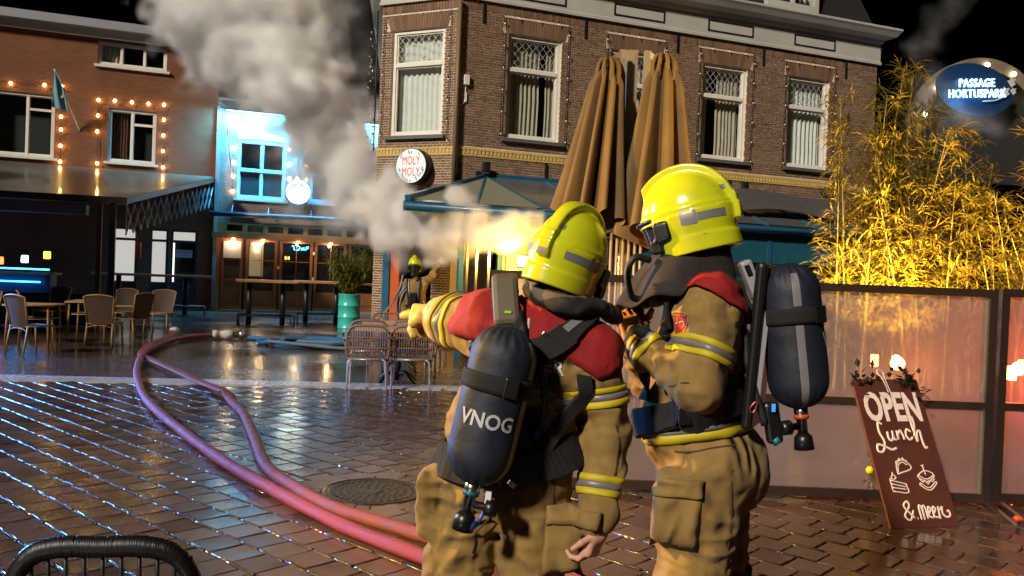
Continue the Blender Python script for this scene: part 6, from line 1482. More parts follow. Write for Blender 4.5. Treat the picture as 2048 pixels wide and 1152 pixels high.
def frame_of(fwd, up):
    f = Vector(fwd).normalized(); r_ = f.cross(Vector(up)).normalized(); u = r_.cross(f); return Matrix((r_, f, u)).transposed()
_helmet_cache = {}
def helmet(root, pos, fwd, up, h=.0042, sc=1.0, detail=True):
    """Fire helmet: dome with a median crest, flared neck guard, visor hub, reflective patches."""
    o = empty('helmet', (0, 0, 0), 0, root); R = frame_of(fwd, up).to_4x4(); R.translation = Vector(pos) - root.location; o.matrix_basis = R @ Matrix.Scale(sc, 4)
    def dome(p):
        d = ell(p, (0, -.004, -.005), (.124, .160, .152))
        low = np.maximum(np.sqrt((p[:, 0] / .121) ** 2 + ((p[:, 1] + .004) / .157) ** 2) * .14 - .14 + .10 * np.clip(-p[:, 2] - .05, 0, .1) + .02 * np.clip(-p[:, 2] - .075, 0, .1) * -3.0 * (p[:, 1] < 0.02), np.maximum(p[:, 2], -p[:, 2] - .165))
        return smin(d, low, .03)
    def shell(p):
        d = dome(p)
        step = np.where(p[:, 2] < -.012 - .05 * np.clip(p[:, 1], -.2, .05), .0045, 0.0) * 1.0
        d = d - step
        ridge = smax(np.abs(p[:, 0]) - (.024 + .020 * np.clip((p[:, 1] + .15) / .3, 0, 1)), d - .020 - .008 * np.clip(p[:, 2] * 8, 0, 1), .003)
        ridge = np.maximum(ridge, np.maximum(-p[:, 2] - .060, p[:, 1] - .125)); d = smin(d, ridge, .006)
        gd = np.maximum(np.sqrt((p[:, 0] / .121) ** 2 + ((p[:, 1] + .008) / .162) ** 2) * .14 - .14, np.abs(p[:, 2] + .125 + .06 * np.clip(p[:, 1], -.02, .2)) - .026)
        d = smin(d, np.maximum(gd, p[:, 1] - .10), .014)
        inner = np.maximum(np.sqrt((p[:, 0] / .108) ** 2 + ((p[:, 1]) / .142) ** 2) * .12 - .12, p[:, 2] - .02); inner = smin(inner, ell(p, (0, 0, -.004), (.110, .146, .136)), .01)
        d = np.maximum(d, -inner)
        face = rbox(p, (0, .17, -.120), (.16, .090, .095), .03); d = smax(d, -face, .008)
        d = smax(d, -(p[:, 2] + .150), .006)
        return d
    if 'm' not in _helmet_cache or not detail:
        v, q = surface(shell, (-.16, -.21, -.19), (.16, .20, .19), h); me = np_mesh('shell', v, q); me.materials.append(M['helmet'])
        bv = BVHTree.FromPolygons([tuple(x) for x in v], [tuple(x) for x in q.tolist()])
        if detail: _helmet_cache['m'] = me; _helmet_cache['b'] = bv
    if detail: me, bv = _helmet_cache['m'], _helmet_cache['b']
    so = bpy.data.objects.new('shell', me); COL.objects.link(so); so.parent = o
    def hitp(a, z, off=.0015):
        d = Vector((math.sin(a), -math.cos(a), 0)); b0 = Vector((0, 0, z)); h_ = bv.ray_cast(b0 + d * .4, -d, .4)[0]       # a: 0 = back of the helmet, +90 = right ear
        return (h_ if h_ is not None else b0 + d * .15) + d * off
    def patch(name, poly, mtl, n=10):
        (a0, zA0, zA1), (a1, zB0, zB1) = poly
        mb = MB().grid(lambda i, j: tuple(hitp(math.radians(a0 + (a1 - a0) * i / n), (zA0 + (zB0 - zA0) * i / n) + ((zA1 + (zB1 - zA1) * i / n) - (zA0 + (zB0 - zA0) * i / n)) * j / 3)), n, 3)
        return mb.build(name, M[mtl], o)
    if detail:
        for s_ in (-1, 1):
            patch('reflective_strip', ((s_ * 24, -.050, -.022), (s_ * 62, -.050, -.022)), 'refl'); patch('reflective_strip', ((s_ * 62.5, -.058, -.010), (s_ * 86, -.054, -.004)), 'refl')
            patch('crest_edge_mark', ((s_ * 7, .045, .062), (s_ * 13, .045, .062)), 'refl', 4)
            mb = MB(); hb_ = hitp(math.radians(s_ * 118), -.055, .0)
            v, q = surface(lambda p: smin(rbox(p, (hb_.x * .97, hb_.y, hb_.z), (.018, .030, .036), .012), rbox(p, (hb_.x * .93, hb_.y + .03, hb_.z - .045), (.015, .022, .026), .010), .01), (hb_.x - .05, hb_.y - .06, hb_.z - .10), (hb_.x + .05, hb_.y + .08, hb_.z + .06), .005)
            m2 = np_mesh('visor_hub', v, q); m2.materials.append(M['dark_plastic']); ho = bpy.data.objects.new('visor_hub', m2); COL.objects.link(ho); ho.parent = o
        patch('rear_label', ((-6, -.058, -.036), (6, -.058, -.036)), 'refl', 4)
        MB().grid(lambda i, j: (.100 * math.sin(-1.05 + 2.1 * i / 16), .045 + .118 * math.cos(-1.05 + 2.1 * i / 16) - .012 * j / 5, -.018 - .085 * j / 5), 16, 5).build('visor', M['visor'], o)
        MB().tube([(.112 * math.sin(-1.15 + 2.3 * i / 16), .045 + .128 * math.cos(-1.15 + 2.3 * i / 16), -.006) for i in range(17)], .007, 6).build('brow_trim', M['dark_plastic'], o)
    return o
def face(root, pos, fwd, up):
    R = frame_of(fwd, up); W = Vector(pos)
    o = empty('face', (0, 0, 0), 0, root); B = R.to_4x4(); B.translation = W - root.location; o.matrix_basis = B
    def fn(p):
        d = ell(p, (0, .01, -.03), (.076, .095, .118)); d = smin(d, ell(p, (0, .098, -.042), (.014, .022, .026)), .014); d = smin(d, ell(p, (0, .088, -.012), (.05, .014, .012)), .012)
        d = smin(d, ell(p, (0, .082, -.118), (.030, .022, .020)), .02); d = smin(d, ell(p, (0, .095, -.082), (.026, .010, .010)), .008)
        for s_ in (-1, 1): d = smax(d, -ell(p, (s_ * .032, .104, -.026), (.018, .012, .010)), .008); d = smin(d, ell(p, (s_ * .078, .0, -.035), (.012, .022, .032)), .008)
        return d
    v, q = surface(fn, (-.1, -.1, -.17), (.1, .14, .11), .005); me = np_mesh('head', v, q); me.materials.append(M['skin']); ho = bpy.data.objects.new('head', me); COL.objects.link(ho); ho.parent = o
    for s_ in (-1, 1): MB().sphere((s_ * .032, .088, -.026), .013, 10).build('eye', M['white_paint'], o); MB().sphere((s_ * .032, .0975, -.026), .0062, 8).build('iris', M['rubber'], o)
    MB().tube(curve_pts([(-.024, .100, -.083), (0, .106, -.081), (.024, .100, -.083)], 4), .0035, 6).build('mouth', mat('lips', (.42, .16, .13), .5), o)
def hand(root, wrist, d, pn, curls, mtl, name, thumb_side=1, r=.0105, palm=(.042, .040, .017), thumb=.35, res=.0042):
    """A hand with palm, four fingers of unequal length and a thumb; curls = bend per finger (0 straight .. 1 fist)."""
    d = Vector(d).normalized(); n_ = Vector(pn); n_ = (n_ - d * n_.dot(d)).normalized(); s_ = d.cross(n_) * thumb_side; W = Vector(wrist)
    prims = []; c = W + d * .050; R = np.array([[*s_], [*d], [*n_]]).T
    segs = []
    for k, (off, L) in enumerate(((.030, .078), (.010, .088), (-.011, .080), (-.031, .062))):
        b = W + d * (.088 - abs(k - 1.2) * .004) + s_ * off; dirv = d.copy(); p = b; ang = 0
        for j, fr_ in enumerate((.45, .32, .25)):
            ang += curls[k] * (1.25 if j == 0 else 1.45); dv = d * math.cos(ang) + n_ * math.sin(ang) + s_ * (off * .9 * (1 - curls[k])); e = p + dv.normalized() * (L * fr_ * 1.08)
            segs.append((A3(p), A3(e), r * (1.05 - .06 * j), r * (1.0 - .10 * j))); p = e
    tb = W + d * .030 + s_ * .034; tm = tb + (d * .6 + s_ * .62 + n_ * thumb).normalized() * .042; te = tm + (d * .9 + s_ * .05 + n_ * (thumb + .3)).normalized() * .036
    segs.append((A3(tb), A3(tm), r * 1.25, r * 1.12)); segs.append((A3(tm), A3(te), r * 1.1, r * .92))
    def fn(p):
        x = rbox(p, A3(c), (palm[0], palm[1] + .008, palm[2]), .014, R); x = smin(x, cone(p, A3(W - d * .05), A3(W + d * .02), .033, .034), .02)
        for a, b, ra, rb in segs: x = smin(x, cone(p, a, b, ra, rb), .006)
        return x + .0012 * vnoise(p * 60, 3)
    pts = np.array([s for q in segs for s in q[:2]] + [A3(W - d * .06), A3(W)]); lo = pts.min(0) - .05; hi = pts.max(0) + .05
    v, q = surface(fn, lo, hi, res); me = np_mesh(name, v - A3(root.location), q); me.materials.append(M[mtl]); ho = bpy.data.objects.new(name, me); COL.objects.link(ho); ho.parent = root
    return ho
def air_cylinder(root, top, bot, rad, side, view, txt, parent_name='air_cylinder', flip=1, ring_m='red_knob', reg=-1):
    """Air bottle in its dark cover: strap, reflective stripe, lettering, valve. side = direction of the stripe, view = direction of the lettering."""
    o = empty(parent_name, (0, 0, 0), 0, root); T, B = Vector(top), Vector(bot); ax = (T - B).normalized(); L = (T - B).length; off = Vector(root.location)
    def fn(p):
        d = cone(p, A3(T - ax * rad), A3(B + ax * rad * 1.15), rad, rad)
        t = (p - A3(B)) @ A3(ax) / L; end = np.clip((np.abs(t - .5) - .34) / .12, 0, 1)
        q = p - A3(B); rd = q - np.outer(q @ A3(ax), A3(ax)); a = np.arctan2(rd @ A3(ax.cross(Vector(view)).normalized()), rd @ A3(Vector(view)))
        return d + end * .0035 * np.sin(a * 17 + 3 * vnoise(p * 14, 4)) + .0022 * vnoise(p * 16, 5)
    lo = np.minimum(A3(T), A3(B)) - rad - .03; hi = np.maximum(A3(T), A3(B)) + rad + .03
    v, q = surface(fn, lo, hi, .0075); me = np_mesh('cover', v - A3(off), q); me.materials.append(M['navy']); co = bpy.data.objects.new('cover', me); COL.objects.link(co); co.parent = o
    bv = BVHTree.FromPolygons([tuple(x) for x in v], [tuple(x) for x in q.tolist()])
    vw = Vector(view); vw = (vw - ax * vw.dot(ax)).normalized(); rt = ax.cross(vw).normalized()
    def on(a, t, offs):
        c = B + ax * t; d = vw * math.cos(a) + rt * math.sin(a); h = bv.ray_cast(c + d * .5, -d, .5)[0]
        return (h if h is not None else c + d * rad) + d * offs
    n = 48
    def ring(t0, t1, offs, mtl, name):
        ob = MB().grid(lambda i, j: tuple(on(math.tau * i / n, t0 + (t1 - t0) * j / 4, offs) - off), n, 4, True, True).build(name, M[mtl], o); m_ = ob.modifiers.new('thickness', 'SOLIDIFY'); m_.thickness = .006; m_.offset = 1
    ring(L * .60, L * .60 + .055, .003, 'webbing', 'bottle_strap')
    c_ = on(.35, L * .60 + .027, .006); MB().box(-.022, .022, -.012, .012, -.03, .03, Matrix.Translation(c_ - off) @ frame_of(vw, ax).to_4x4(), bev=.004).build('strap_buckle', M['dark_plastic'], o)
    sd = Vector(side); a_s = math.atan2(sd.dot(rt), sd.dot(vw))
    for t0, t1 in ((L * .05, L * .59), (L * .60 + .062, L * .93)):
        MB().grid(lambda i, j: tuple(on(a_s + (-.13 + .26 * i / 3), t0 + (t1 - t0) * j / 20, .002) - off), 3, 20).build('reflective_stripe', M['refl'], o)
    if txt:
        vs, fs = text_mesh(txt[0], txt[1], .0, spacing=1.02, offset=.0015, xscale=.92)
        MB().add([tuple(on(txt[2] + flip * p[0] / rad, L * txt[3] + p[1], .003) - off) for p in vs], fs).build('lettering', M['letter_silver'], o)
    vt = empty('valve', (0, 0, 0), 0, o); b0 = B - off; dn = -ax
    MB().tube([b0 + ax * .03, b0 + dn * .02, b0 + dn * .021, b0 + dn * .075], [.026, .024, .019, .018], 14).build('neck', M['steel'], vt)
    MB().tube([b0 + dn * .004, b0 + dn * .018], .0265, 14).build('colour_ring', M[ring_m], vt)
    MB().tube([b0 + dn * .072, b0 + dn * .085, b0 + dn * .13], [.020, .032, .036], 12).build('hand_wheel', M['dark_plastic'], vt)
    side_d = rt * (reg if rt.dot(Vector((1, 0, 0))) > 0 else -reg)
    MB().tube([b0 + dn * .045, b0 + dn * .045 + side_d * .05, b0 + dn * .045 + side_d * .052, b0 + dn * .045 + side_d * .09], [.013, .013, .027, .027], 12).build('regulator', M['dark_plastic'], vt)
    return o

def legs(p, parts):
    d = None
    for a, b, ra, rb in parts: x = cone(p, A3(a), A3(b), ra, rb); d = x if d is None else smin(d, x, .05)
    return d

# ---- A: the firefighter in the middle, pointing left
rootA = at(1020, 1400, 2.95); fA = thing('person', 'firefighter in tan gear and yellow helmet seen from behind, left arm stretched out pointing', 'person', (rootA.x, rootA.y, 0)); bA = Body(fA)
a_pel, a_bel, a_che, a_nek = at(1000, 955, 2.95), at(1030, 860, 2.95), at(1082, 735, 2.95), at(1112, 612, 2.96)
a_ls, a_rs = at(985, 645, 3.02), at(1190, 702, 2.88); a_head = at(1135, 530, 2.94)
a_re, a_rw = at(1212, 872, 2.87), at(1192, 1030, 2.80); a_le, a_lw = at(938, 648, 3.12), at(898, 640, 3.20)
a_lh, a_rh = at(935, 985, 2.98), at(1070, 985, 2.93); a_lk, a_rk = at(908, 1195, 2.93), at(1068, 1200, 2.90)
a_la = Vector((a_lk.x - .02, a_lk.y + .06, .10)); a_ra = Vector((a_rk.x + .02, a_rk.y + .08, .10))
S0 = (a_rs - a_ls).normalized()
def sdfA(p):
    t = cone(p, A3(a_bel), A3(a_che), .135, .150, (A3(S0), 1.45)); t = smin(t, cone(p, A3(a_ls), A3(a_rs), .076, .074), .08)
    t = smin(t, cone(p, A3(a_pel), A3(a_bel), .150, .148, (A3(S0), 1.42)), .05); t = smin(t, cone(p, A3(a_che), A3(a_nek), .12, .070), .08)
    t = smin(t, cone(p, A3(a_nek), A3(a_head), .062, .066), .03); t = smin(t, ell(p, A3(a_head), (.085, .10, .115)), .03)
    ra = smin(cone(p, A3(a_rs), A3(a_re), .080, .068), cone(p, A3(a_re), A3(a_rw), .068, .058), .02) + cuff_folds(p, a_rs.lerp(a_re, .35), a_rw, .0055, 9, 8)
    la = smin(cone(p, A3(a_ls), A3(a_le), .082, .088), cone(p, A3(a_le), A3(a_lw), .088, .082), .03) + cuff_folds(p, a_ls, a_lw, .008, 12, 9)
    d = smin(smin(t, ra, .035), la, .05)
    lg = legs(p, [(a_lh, a_lk, .122, .098), (a_lk, a_la, .096, .082)]) + cuff_folds(p, a_lh.lerp(a_lk, .3), a_la, .008, 21, 6)
    rg = legs(p, [(a_rh, a_rk, .122, .098), (a_rk, a_ra, .096, .082)]) + cuff_folds(p, a_rh.lerp(a_rk, .3), a_ra, .008, 22, 6)
    lw = smin(lg, rg, .02); d = smin(d, lw, .05)
    pk = rbox(p, A3(at(1120, 1075, 2.86)), (.06, .05, .11), .03); d = smin(d, pk, .02); pk2 = rbox(p, A3(at(862, 1005, 2.95)), (.035, .06, .11), .02); d = smin(d, pk2, .02)
    for an in (a_la, a_ra): d = smin(d, smin(cone(p, A3(an), A3(an + Vector((.0, .0, -.05))), .075, .07), cone(p, A3(an + Vector((0, .02, -.055))), A3(an + Vector((.03, .17, -.06))), .058, .045), .03), .02)
    d = np.maximum(d, .004 - p[:, 2])
    return d - cloth_noise(p, 1.0, 40) * np.clip((p[:, 2] - .15) * 6, 0, 1)
def clsA(c):
    m = np.zeros(len(c), int); nz = A3(a_nek)[2]
    m[(np.linalg.norm(c - A3(a_head), axis=1) < .17) & (c[:, 2] > nz - .01)] = 1; m[c[:, 2] < .13] = 2
    return m
bA.finish(sdfA, (-.62, 2.55, 0), (.60, 3.62, 1.76), .0080, clsA, [M['suit'], M['hood'], M['rubber']])
face(fA, a_head + Vector((.02, .03, -.01)), (.62, .74, -.22), (.25, .1, 1))
helmet(fA, at(1143, 502, 2.93), (.50, .82, -.20), (.34, .10, 1), sc=.97)
# hood draped round the neck
hd = [at(1070, 575, 3.0), at(1090, 598, 2.86), at(1140, 612, 2.80), at(1195, 612, 2.86), at(1225, 632, 2.98), at(1190, 610, 3.10), at(1110, 585, 3.10)]
MB().tube([p - fA.location for p in curve_pts(hd, 7, True)], [.040 + .005 * math.sin(i * .55) + .002 * math.sin(i * 1.3) for i in range(49)], 12, closed=True, flat=.7).build('hood', M['hood'], fA)
MB().tube([p - fA.location for p in curve_pts([at(1075, 562, 2.98), at(1085, 590, 2.87), at(1125, 606, 2.82), at(1170, 612, 2.84)], 6)], .035, 10).build('collar', fabric('collar_cloth', (.10, .07, .05), (.15, .11, .08), sheen=0), fA)
# red yoke with part of a word
cA = at(1085, 705, 2.97); bdir = math.atan2(-1, .15)
def edgeA(a):
    x = (a - bdir + math.pi) % math.tau - math.pi          # 0 = straight back
    return -24 * max(0, 1 - abs(x - .62) / .60) - 8 * max(0, 1 - abs(x + .9) / .4) + 9 + (10 if abs(x) > 1.9 else 0)
bA.cape('red_yoke', cA, edgeA, 'red_cloth', fA, .005, 66)
def print_on(body, txt, size, c, right, up_, view, off, mtl, parent, name='lettering', xs=1.0):
    vs, fs = text_mesh(txt, size, .0, offset=.0012, xscale=xs); out = []; rt, u, vw = Vector(right).normalized(), Vector(up_).normalized(), Vector(view).normalized()
    for p in vs:
        q = Vector(c) + rt * p[0] + u * p[1]; h = body.bvh.ray_cast(q + vw * .3, -vw, .8)[0]; out.append(tuple((h if h is not None else q) + vw * off - body.root.location))
    return MB().add(out, fs).build(name, M[mtl], parent)
tc_ = (Vector((0, 0, CAM_H)) - a_che).normalized()
print_on(bA, 'EER', .062, at(1098, 733, 2.85), at(1150, 746, 2.85) - at(1098, 733, 2.85), (0.05, 0, 1), tc_, .006, 'letter_silver', fA)
print_on(bA, 'el', .05, at(1050, 648, 2.85), (1, 0, 0), (0, 0, 1), tc_, .024, 'letter_silver', fA)
# reflective bands
B3 = [(-.033, -.011, 'refl_yellow'), (-.011, .011, 'refl'), (.011, .033, 'refl_yellow')]
dA = (a_re - a_rs).normalized(); bA.band('reflective_band', at(1209, 790, 2.875), dA, B3, .004, fA)
dB = (a_rw - a_re).normalized(); bA.band('reflective_band', at(1199, 972, 2.825), dB, B3, .004, fA)
dC = (a_lw - a_le).normalized(); bA.band('reflective_band', a_le.lerp(a_lw, .55), dC, B3, .004, fA)
tb = [at(905, 790, 2.86), at(940, 785, 2.80), at(1000, 788, 2.78), at(1060, 795, 2.78), at(1110, 800, 2.79), at(1150, 795, 2.84)]
bA.strap('reflective_band', tb, .068, .003, 'refl_yellow', fA, .003); bA.strap('reflective_band', tb, .022, .007, 'refl', fA, .003)
for x_, in ((1094,),): bA.strap('reflective_braces', [at(x_ + 6, 820, 2.78), at(x_, 850, 2.78), at(x_ - 8, 885, 2.78)], .075, .003, 'refl_yellow', fA, .003); bA.strap('reflective_braces', [at(x_ + 6, 820, 2.76), at(x_, 850, 2.76), at(x_ - 8, 885, 2.76)], .028, .0065, 'refl', fA, .003)
# harness
hA = empty('harness', (0, 0, 0), 0, fA)
bA.strap('shoulder_strap', [at(1005, 600, 3.03), at(1008, 585, 2.93), at(1010, 625, 2.83), at(1025, 700, 2.78)], [.085, .085, .10, .11], .022, 'webbing', hA, .012)
bA.strap('shoulder_strap', [at(1165, 635, 3.0), at(1175, 640, 2.86), at(1140, 668, 2.80), at(1085, 700, 2.77), at(1050, 715, 2.76)], [.07, .075, .09, .10], .022, 'webbing', hA, .012)
bA.strap('strap_edge', [at(1190, 640, 2.92), at(1172, 642, 2.85), at(1130, 665, 2.79)], .030, .036, 'refl', hA, .003)
bA.strap('side_strap', [at(1168, 745, 2.80), at(1165, 790, 2.80), at(1120, 850, 2.78), at(1065, 925, 2.76), at(1015, 975, 2.74)], .050, .016, 'webbing', hA, .008)
bA.strap('waist_belt', [at(880, 905, 3.05), at(900, 925, 2.86), at(960, 938, 2.76), at(1040, 938, 2.76), at(1110, 915, 2.80), at(1152, 890, 2.92), at(1150, 885, 3.04)], .125, .010, 'webbing', hA, .016)
MB().box(-.075, .075, -.022, .022, -.25, .26, Matrix.Translation(at(1012, 830, 2.775) - fA.location) @ Matrix.Rotation(math.radians(-14), 4, 'Y'), bev=.018).build('back_plate', M['dark_plastic'], hA)
MB().box(-.045, .045, -.02, .02, -.085, .10, Matrix.Translation(at(1012, 603, 2.86) - fA.location) @ Matrix.Rotation(math.radians(-6), 4, 'Y') @ Matrix.Rotation(math.radians(-18), 4, 'X'), bev=.018).build('strap_pad', mat('worn_pad', (.07, .055, .035), .6, col2=(.11, .085, .05)), hA)
MB().box(-.011, .011, -.004, .004, -.004, .004, Matrix.Translation(at(1016, 624, 2.825) - fA.location)).build('pad_mark', mat('green_mark_pad', (.35, .75, .02), .5), hA)
for c_, s_ in ((at(1090, 668, 2.765), .007), (at(1024, 968, 2.715), .010)): MB().box(-s_ * 1.4, s_ * 1.4, -.004, .004, -s_, s_, Matrix.Translation(c_ - fA.location) @ Matrix.Rotation(.6, 4, 'Y'), bev=.003).build('buckle', M['steel'], hA)
bl_ = [at(1052, 690, 2.74), at(1082, 745, 2.73), at(1090, 800, 2.74), at(1082, 850, 2.76), at(1075, 880, 2.77)]
MB().tube([p - fA.location for p in curve_pts(bl_, 6)], .012, 8).build('air_hose', M['rubber'], hA)
MB().tube([at(1076, 856, 2.755) - fA.location, at(1073, 872, 2.76) - fA.location], .015, 8).build('hose_clip', mat('blue_clip', (.01, .05, .5), .4), hA)
air_cylinder(fA, at(1022, 652, 2.67), at(944, 978, 2.65), .106, (.86, -.45, .1), (.05, -1, .02), ('VNOG', .064, -.10, .435), ring_m='teal_paint', reg=1)
MB().tube([p - fA.location for p in curve_pts([at(972, 985, 2.66), at(968, 1020, 2.66), at(958, 1042, 2.65), at(946, 1050, 2.64)], 5)], .006, 6).tube([at(951, 1046, 2.64) - fA.location, at(936, 1056, 2.63) - fA.location], .013, 10).build('charging_lead', mat('blue_lead', (.015, .04, .28), .4), hA)
MB().box(-.009, .009, -.001, .001, -.02, .02, Matrix.Translation(at(976, 995, 2.645) - fA.location) @ Matrix.Rotation(.1, 4, 'Y')).build('tag', M['white_paint'], hA)
hand(fA, a_lw + (a_lw - a_le).normalized() * .035, (-.80, .55, .02), (.1, -.35, -1), (.04, .5, .6, .65), 'glove', 'glove', 1, .0215, (.068, .058, .040), res=.005)
bA.band('glove_cuff', a_lw, a_lw - a_le, [(-.03, .06, 'glove')], .010, fA)
hand(fA, a_rw + Vector((.012, -.01, -.04)), (-.30, -.05, -.95), (-.75, .55, .3), (.5, .55, .6, .65), 'skin', 'hand', -1, .0095)
def seam(body, pts, root): body.strap('seam', pts, .006, .001, 'seam', root, .002)
seam(bA, [at(1115, 935, 2.8), at(1108, 1000, 2.8), at(1120, 1060, 2.8), at(1112, 1150, 2.8)], fA); seam(bA, [at(970, 1010, 2.75), at(968, 1070, 2.76), at(966, 1120, 2.78)], fA); seam(bA, [at(1232, 850, 2.8), at(1236, 900, 2.8), at(1228, 950, 2.78)], fA)
def pocket(body, root, c, u, v, view, w, h_, name='pocket'):
    """A sewn-on cargo pocket with its flap, laid on the cloth."""
    u, v, vw = Vector(u).normalized(), Vector(v).normalized(), Vector(view).normalized(); c = Vector(c); o = empty(name, (0, 0, 0), 0, root)
    def on(x, y, off):
        q = c + u * x + v * y; h2 = body.bvh.ray_cast(q + vw * .25, -vw, .6)[0]; return tuple((h2 if h2 is not None else q) + vw * off - root.location)
    for nm, y0, y1, off, ww in (('bag', -h_ / 2, h_ / 2, .010, w), ('flap', h_ * .26, h_ * .56, .022, w * 1.06)):
        ob = MB().grid(lambda i, j: on(-ww / 2 + ww * i / 8, y0 + (y1 - y0) * j / 8, off * (1 if 0 < i < 8 and 0 < j < 8 else .55)), 8, 8).build(nm, M['suit'], o); m_ = ob.modifiers.new('thickness', 'SOLIDIFY'); m_.thickness = .012; m_.offset = -1
pocket(bA, fA, at(1130, 1085, 2.8), (1, -.15, 0), (.05, 0, 1), (.35, -1, .05), .15, .22)

# ---- B: the firefighter on the right, facing left
rootB = at(1415, 1400, 3.2); fB = thing('person', 'tall firefighter in profile facing left with yellow helmet and navy air cylinder', 'person', (rootB.x, rootB.y, 0)); bB = Body(fB)
FB = Vector((-.88, .44, 0)).normalized(); SB = Vector((.44, .88, 0)).normalized()
b_pel, b_bel, b_che, b_nek = at(1412, 925, 3.2), at(1395, 820, 3.2), at(1412, 680, 3.2), at(1392, 560, 3.18)
b_ls, b_rs = at(1418, 625, 3.03), at(1390, 628, 3.39); b_head = at(1372, 465, 3.16)
b_le, b_lw = at(1392, 775, 2.96), at(1278, 690, 3.12); b_re, b_rw = at(1310, 760, 3.42), at(1262, 660, 3.28)
b_lh, b_rh = at(1418, 940, 3.10), at(1418, 940, 3.29); b_lk, b_rk = at(1372, 1190, 3.08), at(1436, 1190, 3.30)
b_la = Vector((b_lk.x + .02, b_lk.y + .0, .10)); b_ra = Vector((b_rk.x + .05, b_rk.y + .02, .10))
def sdfB(p):
    t = cone(p, A3(b_bel), A3(b_che), .150, .150, (A3(SB), 1.35)); t = smin(t, cone(p, A3(b_ls), A3(b_rs), .090, .088), .09)
    t = smin(t, cone(p, A3(b_pel), A3(b_bel), .165, .158, (A3(SB), 1.25)), .05); t = smin(t, cone(p, A3(b_che), A3(b_nek), .12, .075), .08)
    t = smin(t, ell(p, A3(at(1470, 945, 3.2)), (.11, .15, .14)), .09); t = smin(t, ell(p, A3(at(1345, 850, 3.2)), (.12, .16, .14)), .06)
    t = smin(t, cone(p, A3(b_nek), A3(b_head), .066, .068), .03); t = smin(t, ell(p, A3(b_head), (.095, .09, .115)), .03)
    la = smin(cone(p, A3(b_ls), A3(b_le), .104, .080), cone(p, A3(b_le), A3(b_lw), .078, .058), .025) + cuff_folds(p, b_ls.lerp(b_le, .5), b_lw, .008, 31, 8)
    ra = smin(cone(p, A3(b_rs), A3(b_re), .090, .078), cone(p, A3(b_re), A3(b_rw), .076, .062), .035)
    vf = .011 * np.sin((p @ A3(FB)) * 62 + 3.5 * vnoise(p * 5, 7)) * np.exp(-((p[:, 2] - A3(b_ls)[2] + .12) / .13) ** 2)
    d = smin(smin(t, la + vf, .03), ra, .05)
    lg = legs(p, [(b_lh, b_lk, .140, .120), (b_lk, b_la, .118, .092)]) + cuff_folds(p, b_lh.lerp(b_lk, .25), b_la, .009, 41, 5)
    rg = legs(p, [(b_rh, b_rk, .135, .116), (b_rk, b_ra, .112, .09)]) + cuff_folds(p, b_rh.lerp(b_rk, .25), b_ra, .009, 42, 5)
    d = smin(d, smin(lg, rg, .02), .05)
    pk = rbox(p, A3(at(1362, 1010, 3.0)), (.085, .035, .125), .03); d = smin(d, pk, .015)
    for an in (b_la, b_ra): d = smin(d, smin(cone(p, A3(an), A3(an + Vector((.0, .0, -.05))), .075, .07), cone(p, A3(an + Vector((0, .0, -.055))), A3(an + FB * .17 + Vector((0, 0, -.06))), .058, .045), .03), .02)
    d = np.maximum(d, .004 - p[:, 2])
    return d - cloth_noise(p, 1.0, 70) * np.clip((p[:, 2] - .15) * 6, 0, 1)
def clsB(c):
    m = np.zeros(len(c), int); nz = A3(b_nek)[2]
    m[(np.linalg.norm(c - A3(b_head), axis=1) < .19) & (c[:, 2] > nz - .02)] = 1; m[c[:, 2] < .13] = 2
    return m
bB.finish(sdfB, (.28, 2.75, 0), (1.12, 3.72, 1.92), .0080, clsB, [M['suit'], M['hood'], M['rubber']])
fwB = Vector((-.86, .42, -.27)); upB = Vector((-.20, .08, .96))
face(fB, b_head + Vector((-.02, .0, .02)), fwB, upB)
helmet(fB, at(1370, 428, 3.15), fwB, upB, sc=1.05)
# neck hood: heavy dark cape under the helmet, open at the front
mb = MB(); cB = Vector(at(1392, 520, 3.17)); nB = 56
def hoodf(i, j):
    a = math.tau * i / nB; v = j / 10; d = FB * math.cos(a) + SB * math.sin(a)
    top_r, bot_r = .112, .215 + .035 * math.cos(a) + .012 * math.sin(4 * a + 1); r_ = top_r + (bot_r - top_r) * v ** .8
    z = .085 - (.22 + .06 * math.cos(a)) * v + .012 * math.sin(7 * a + 5 * v) * v
    q = cB + d * (r_ + .010 * math.sin(5 * a + 4 * v)) + FB * (.045 * v) + Vector((0, 0, z + (.065 if math.cos(a) < 0 else -.02) * (1 - v) * abs(math.cos(a))))
    h, n_, _, dist = bB.bvh.find_nearest(q)
    if (q - h).dot(n_) < .012: q = h + n_ * .012
    return tuple(q - fB.location)
hb2 = mb.grid(hoodf, nB, 10, True, True).build('hood', fabric('hood_cloth', (.012, .009, .008), (.024, .017, .015), crumple=.6, sheen=0), fB); so = hb2.modifiers.new('thickness', 'SOLIDIFY'); so.thickness = .008
MB().tube([p - fB.location for p in curve_pts([at(1300, 520, 3.10), at(1270, 515, 3.08), at(1255, 545, 3.08), at(1262, 590, 3.08), at(1280, 600, 3.09)], 6)], .013, 8).build('breathing_hose', M['rubber'], fB)
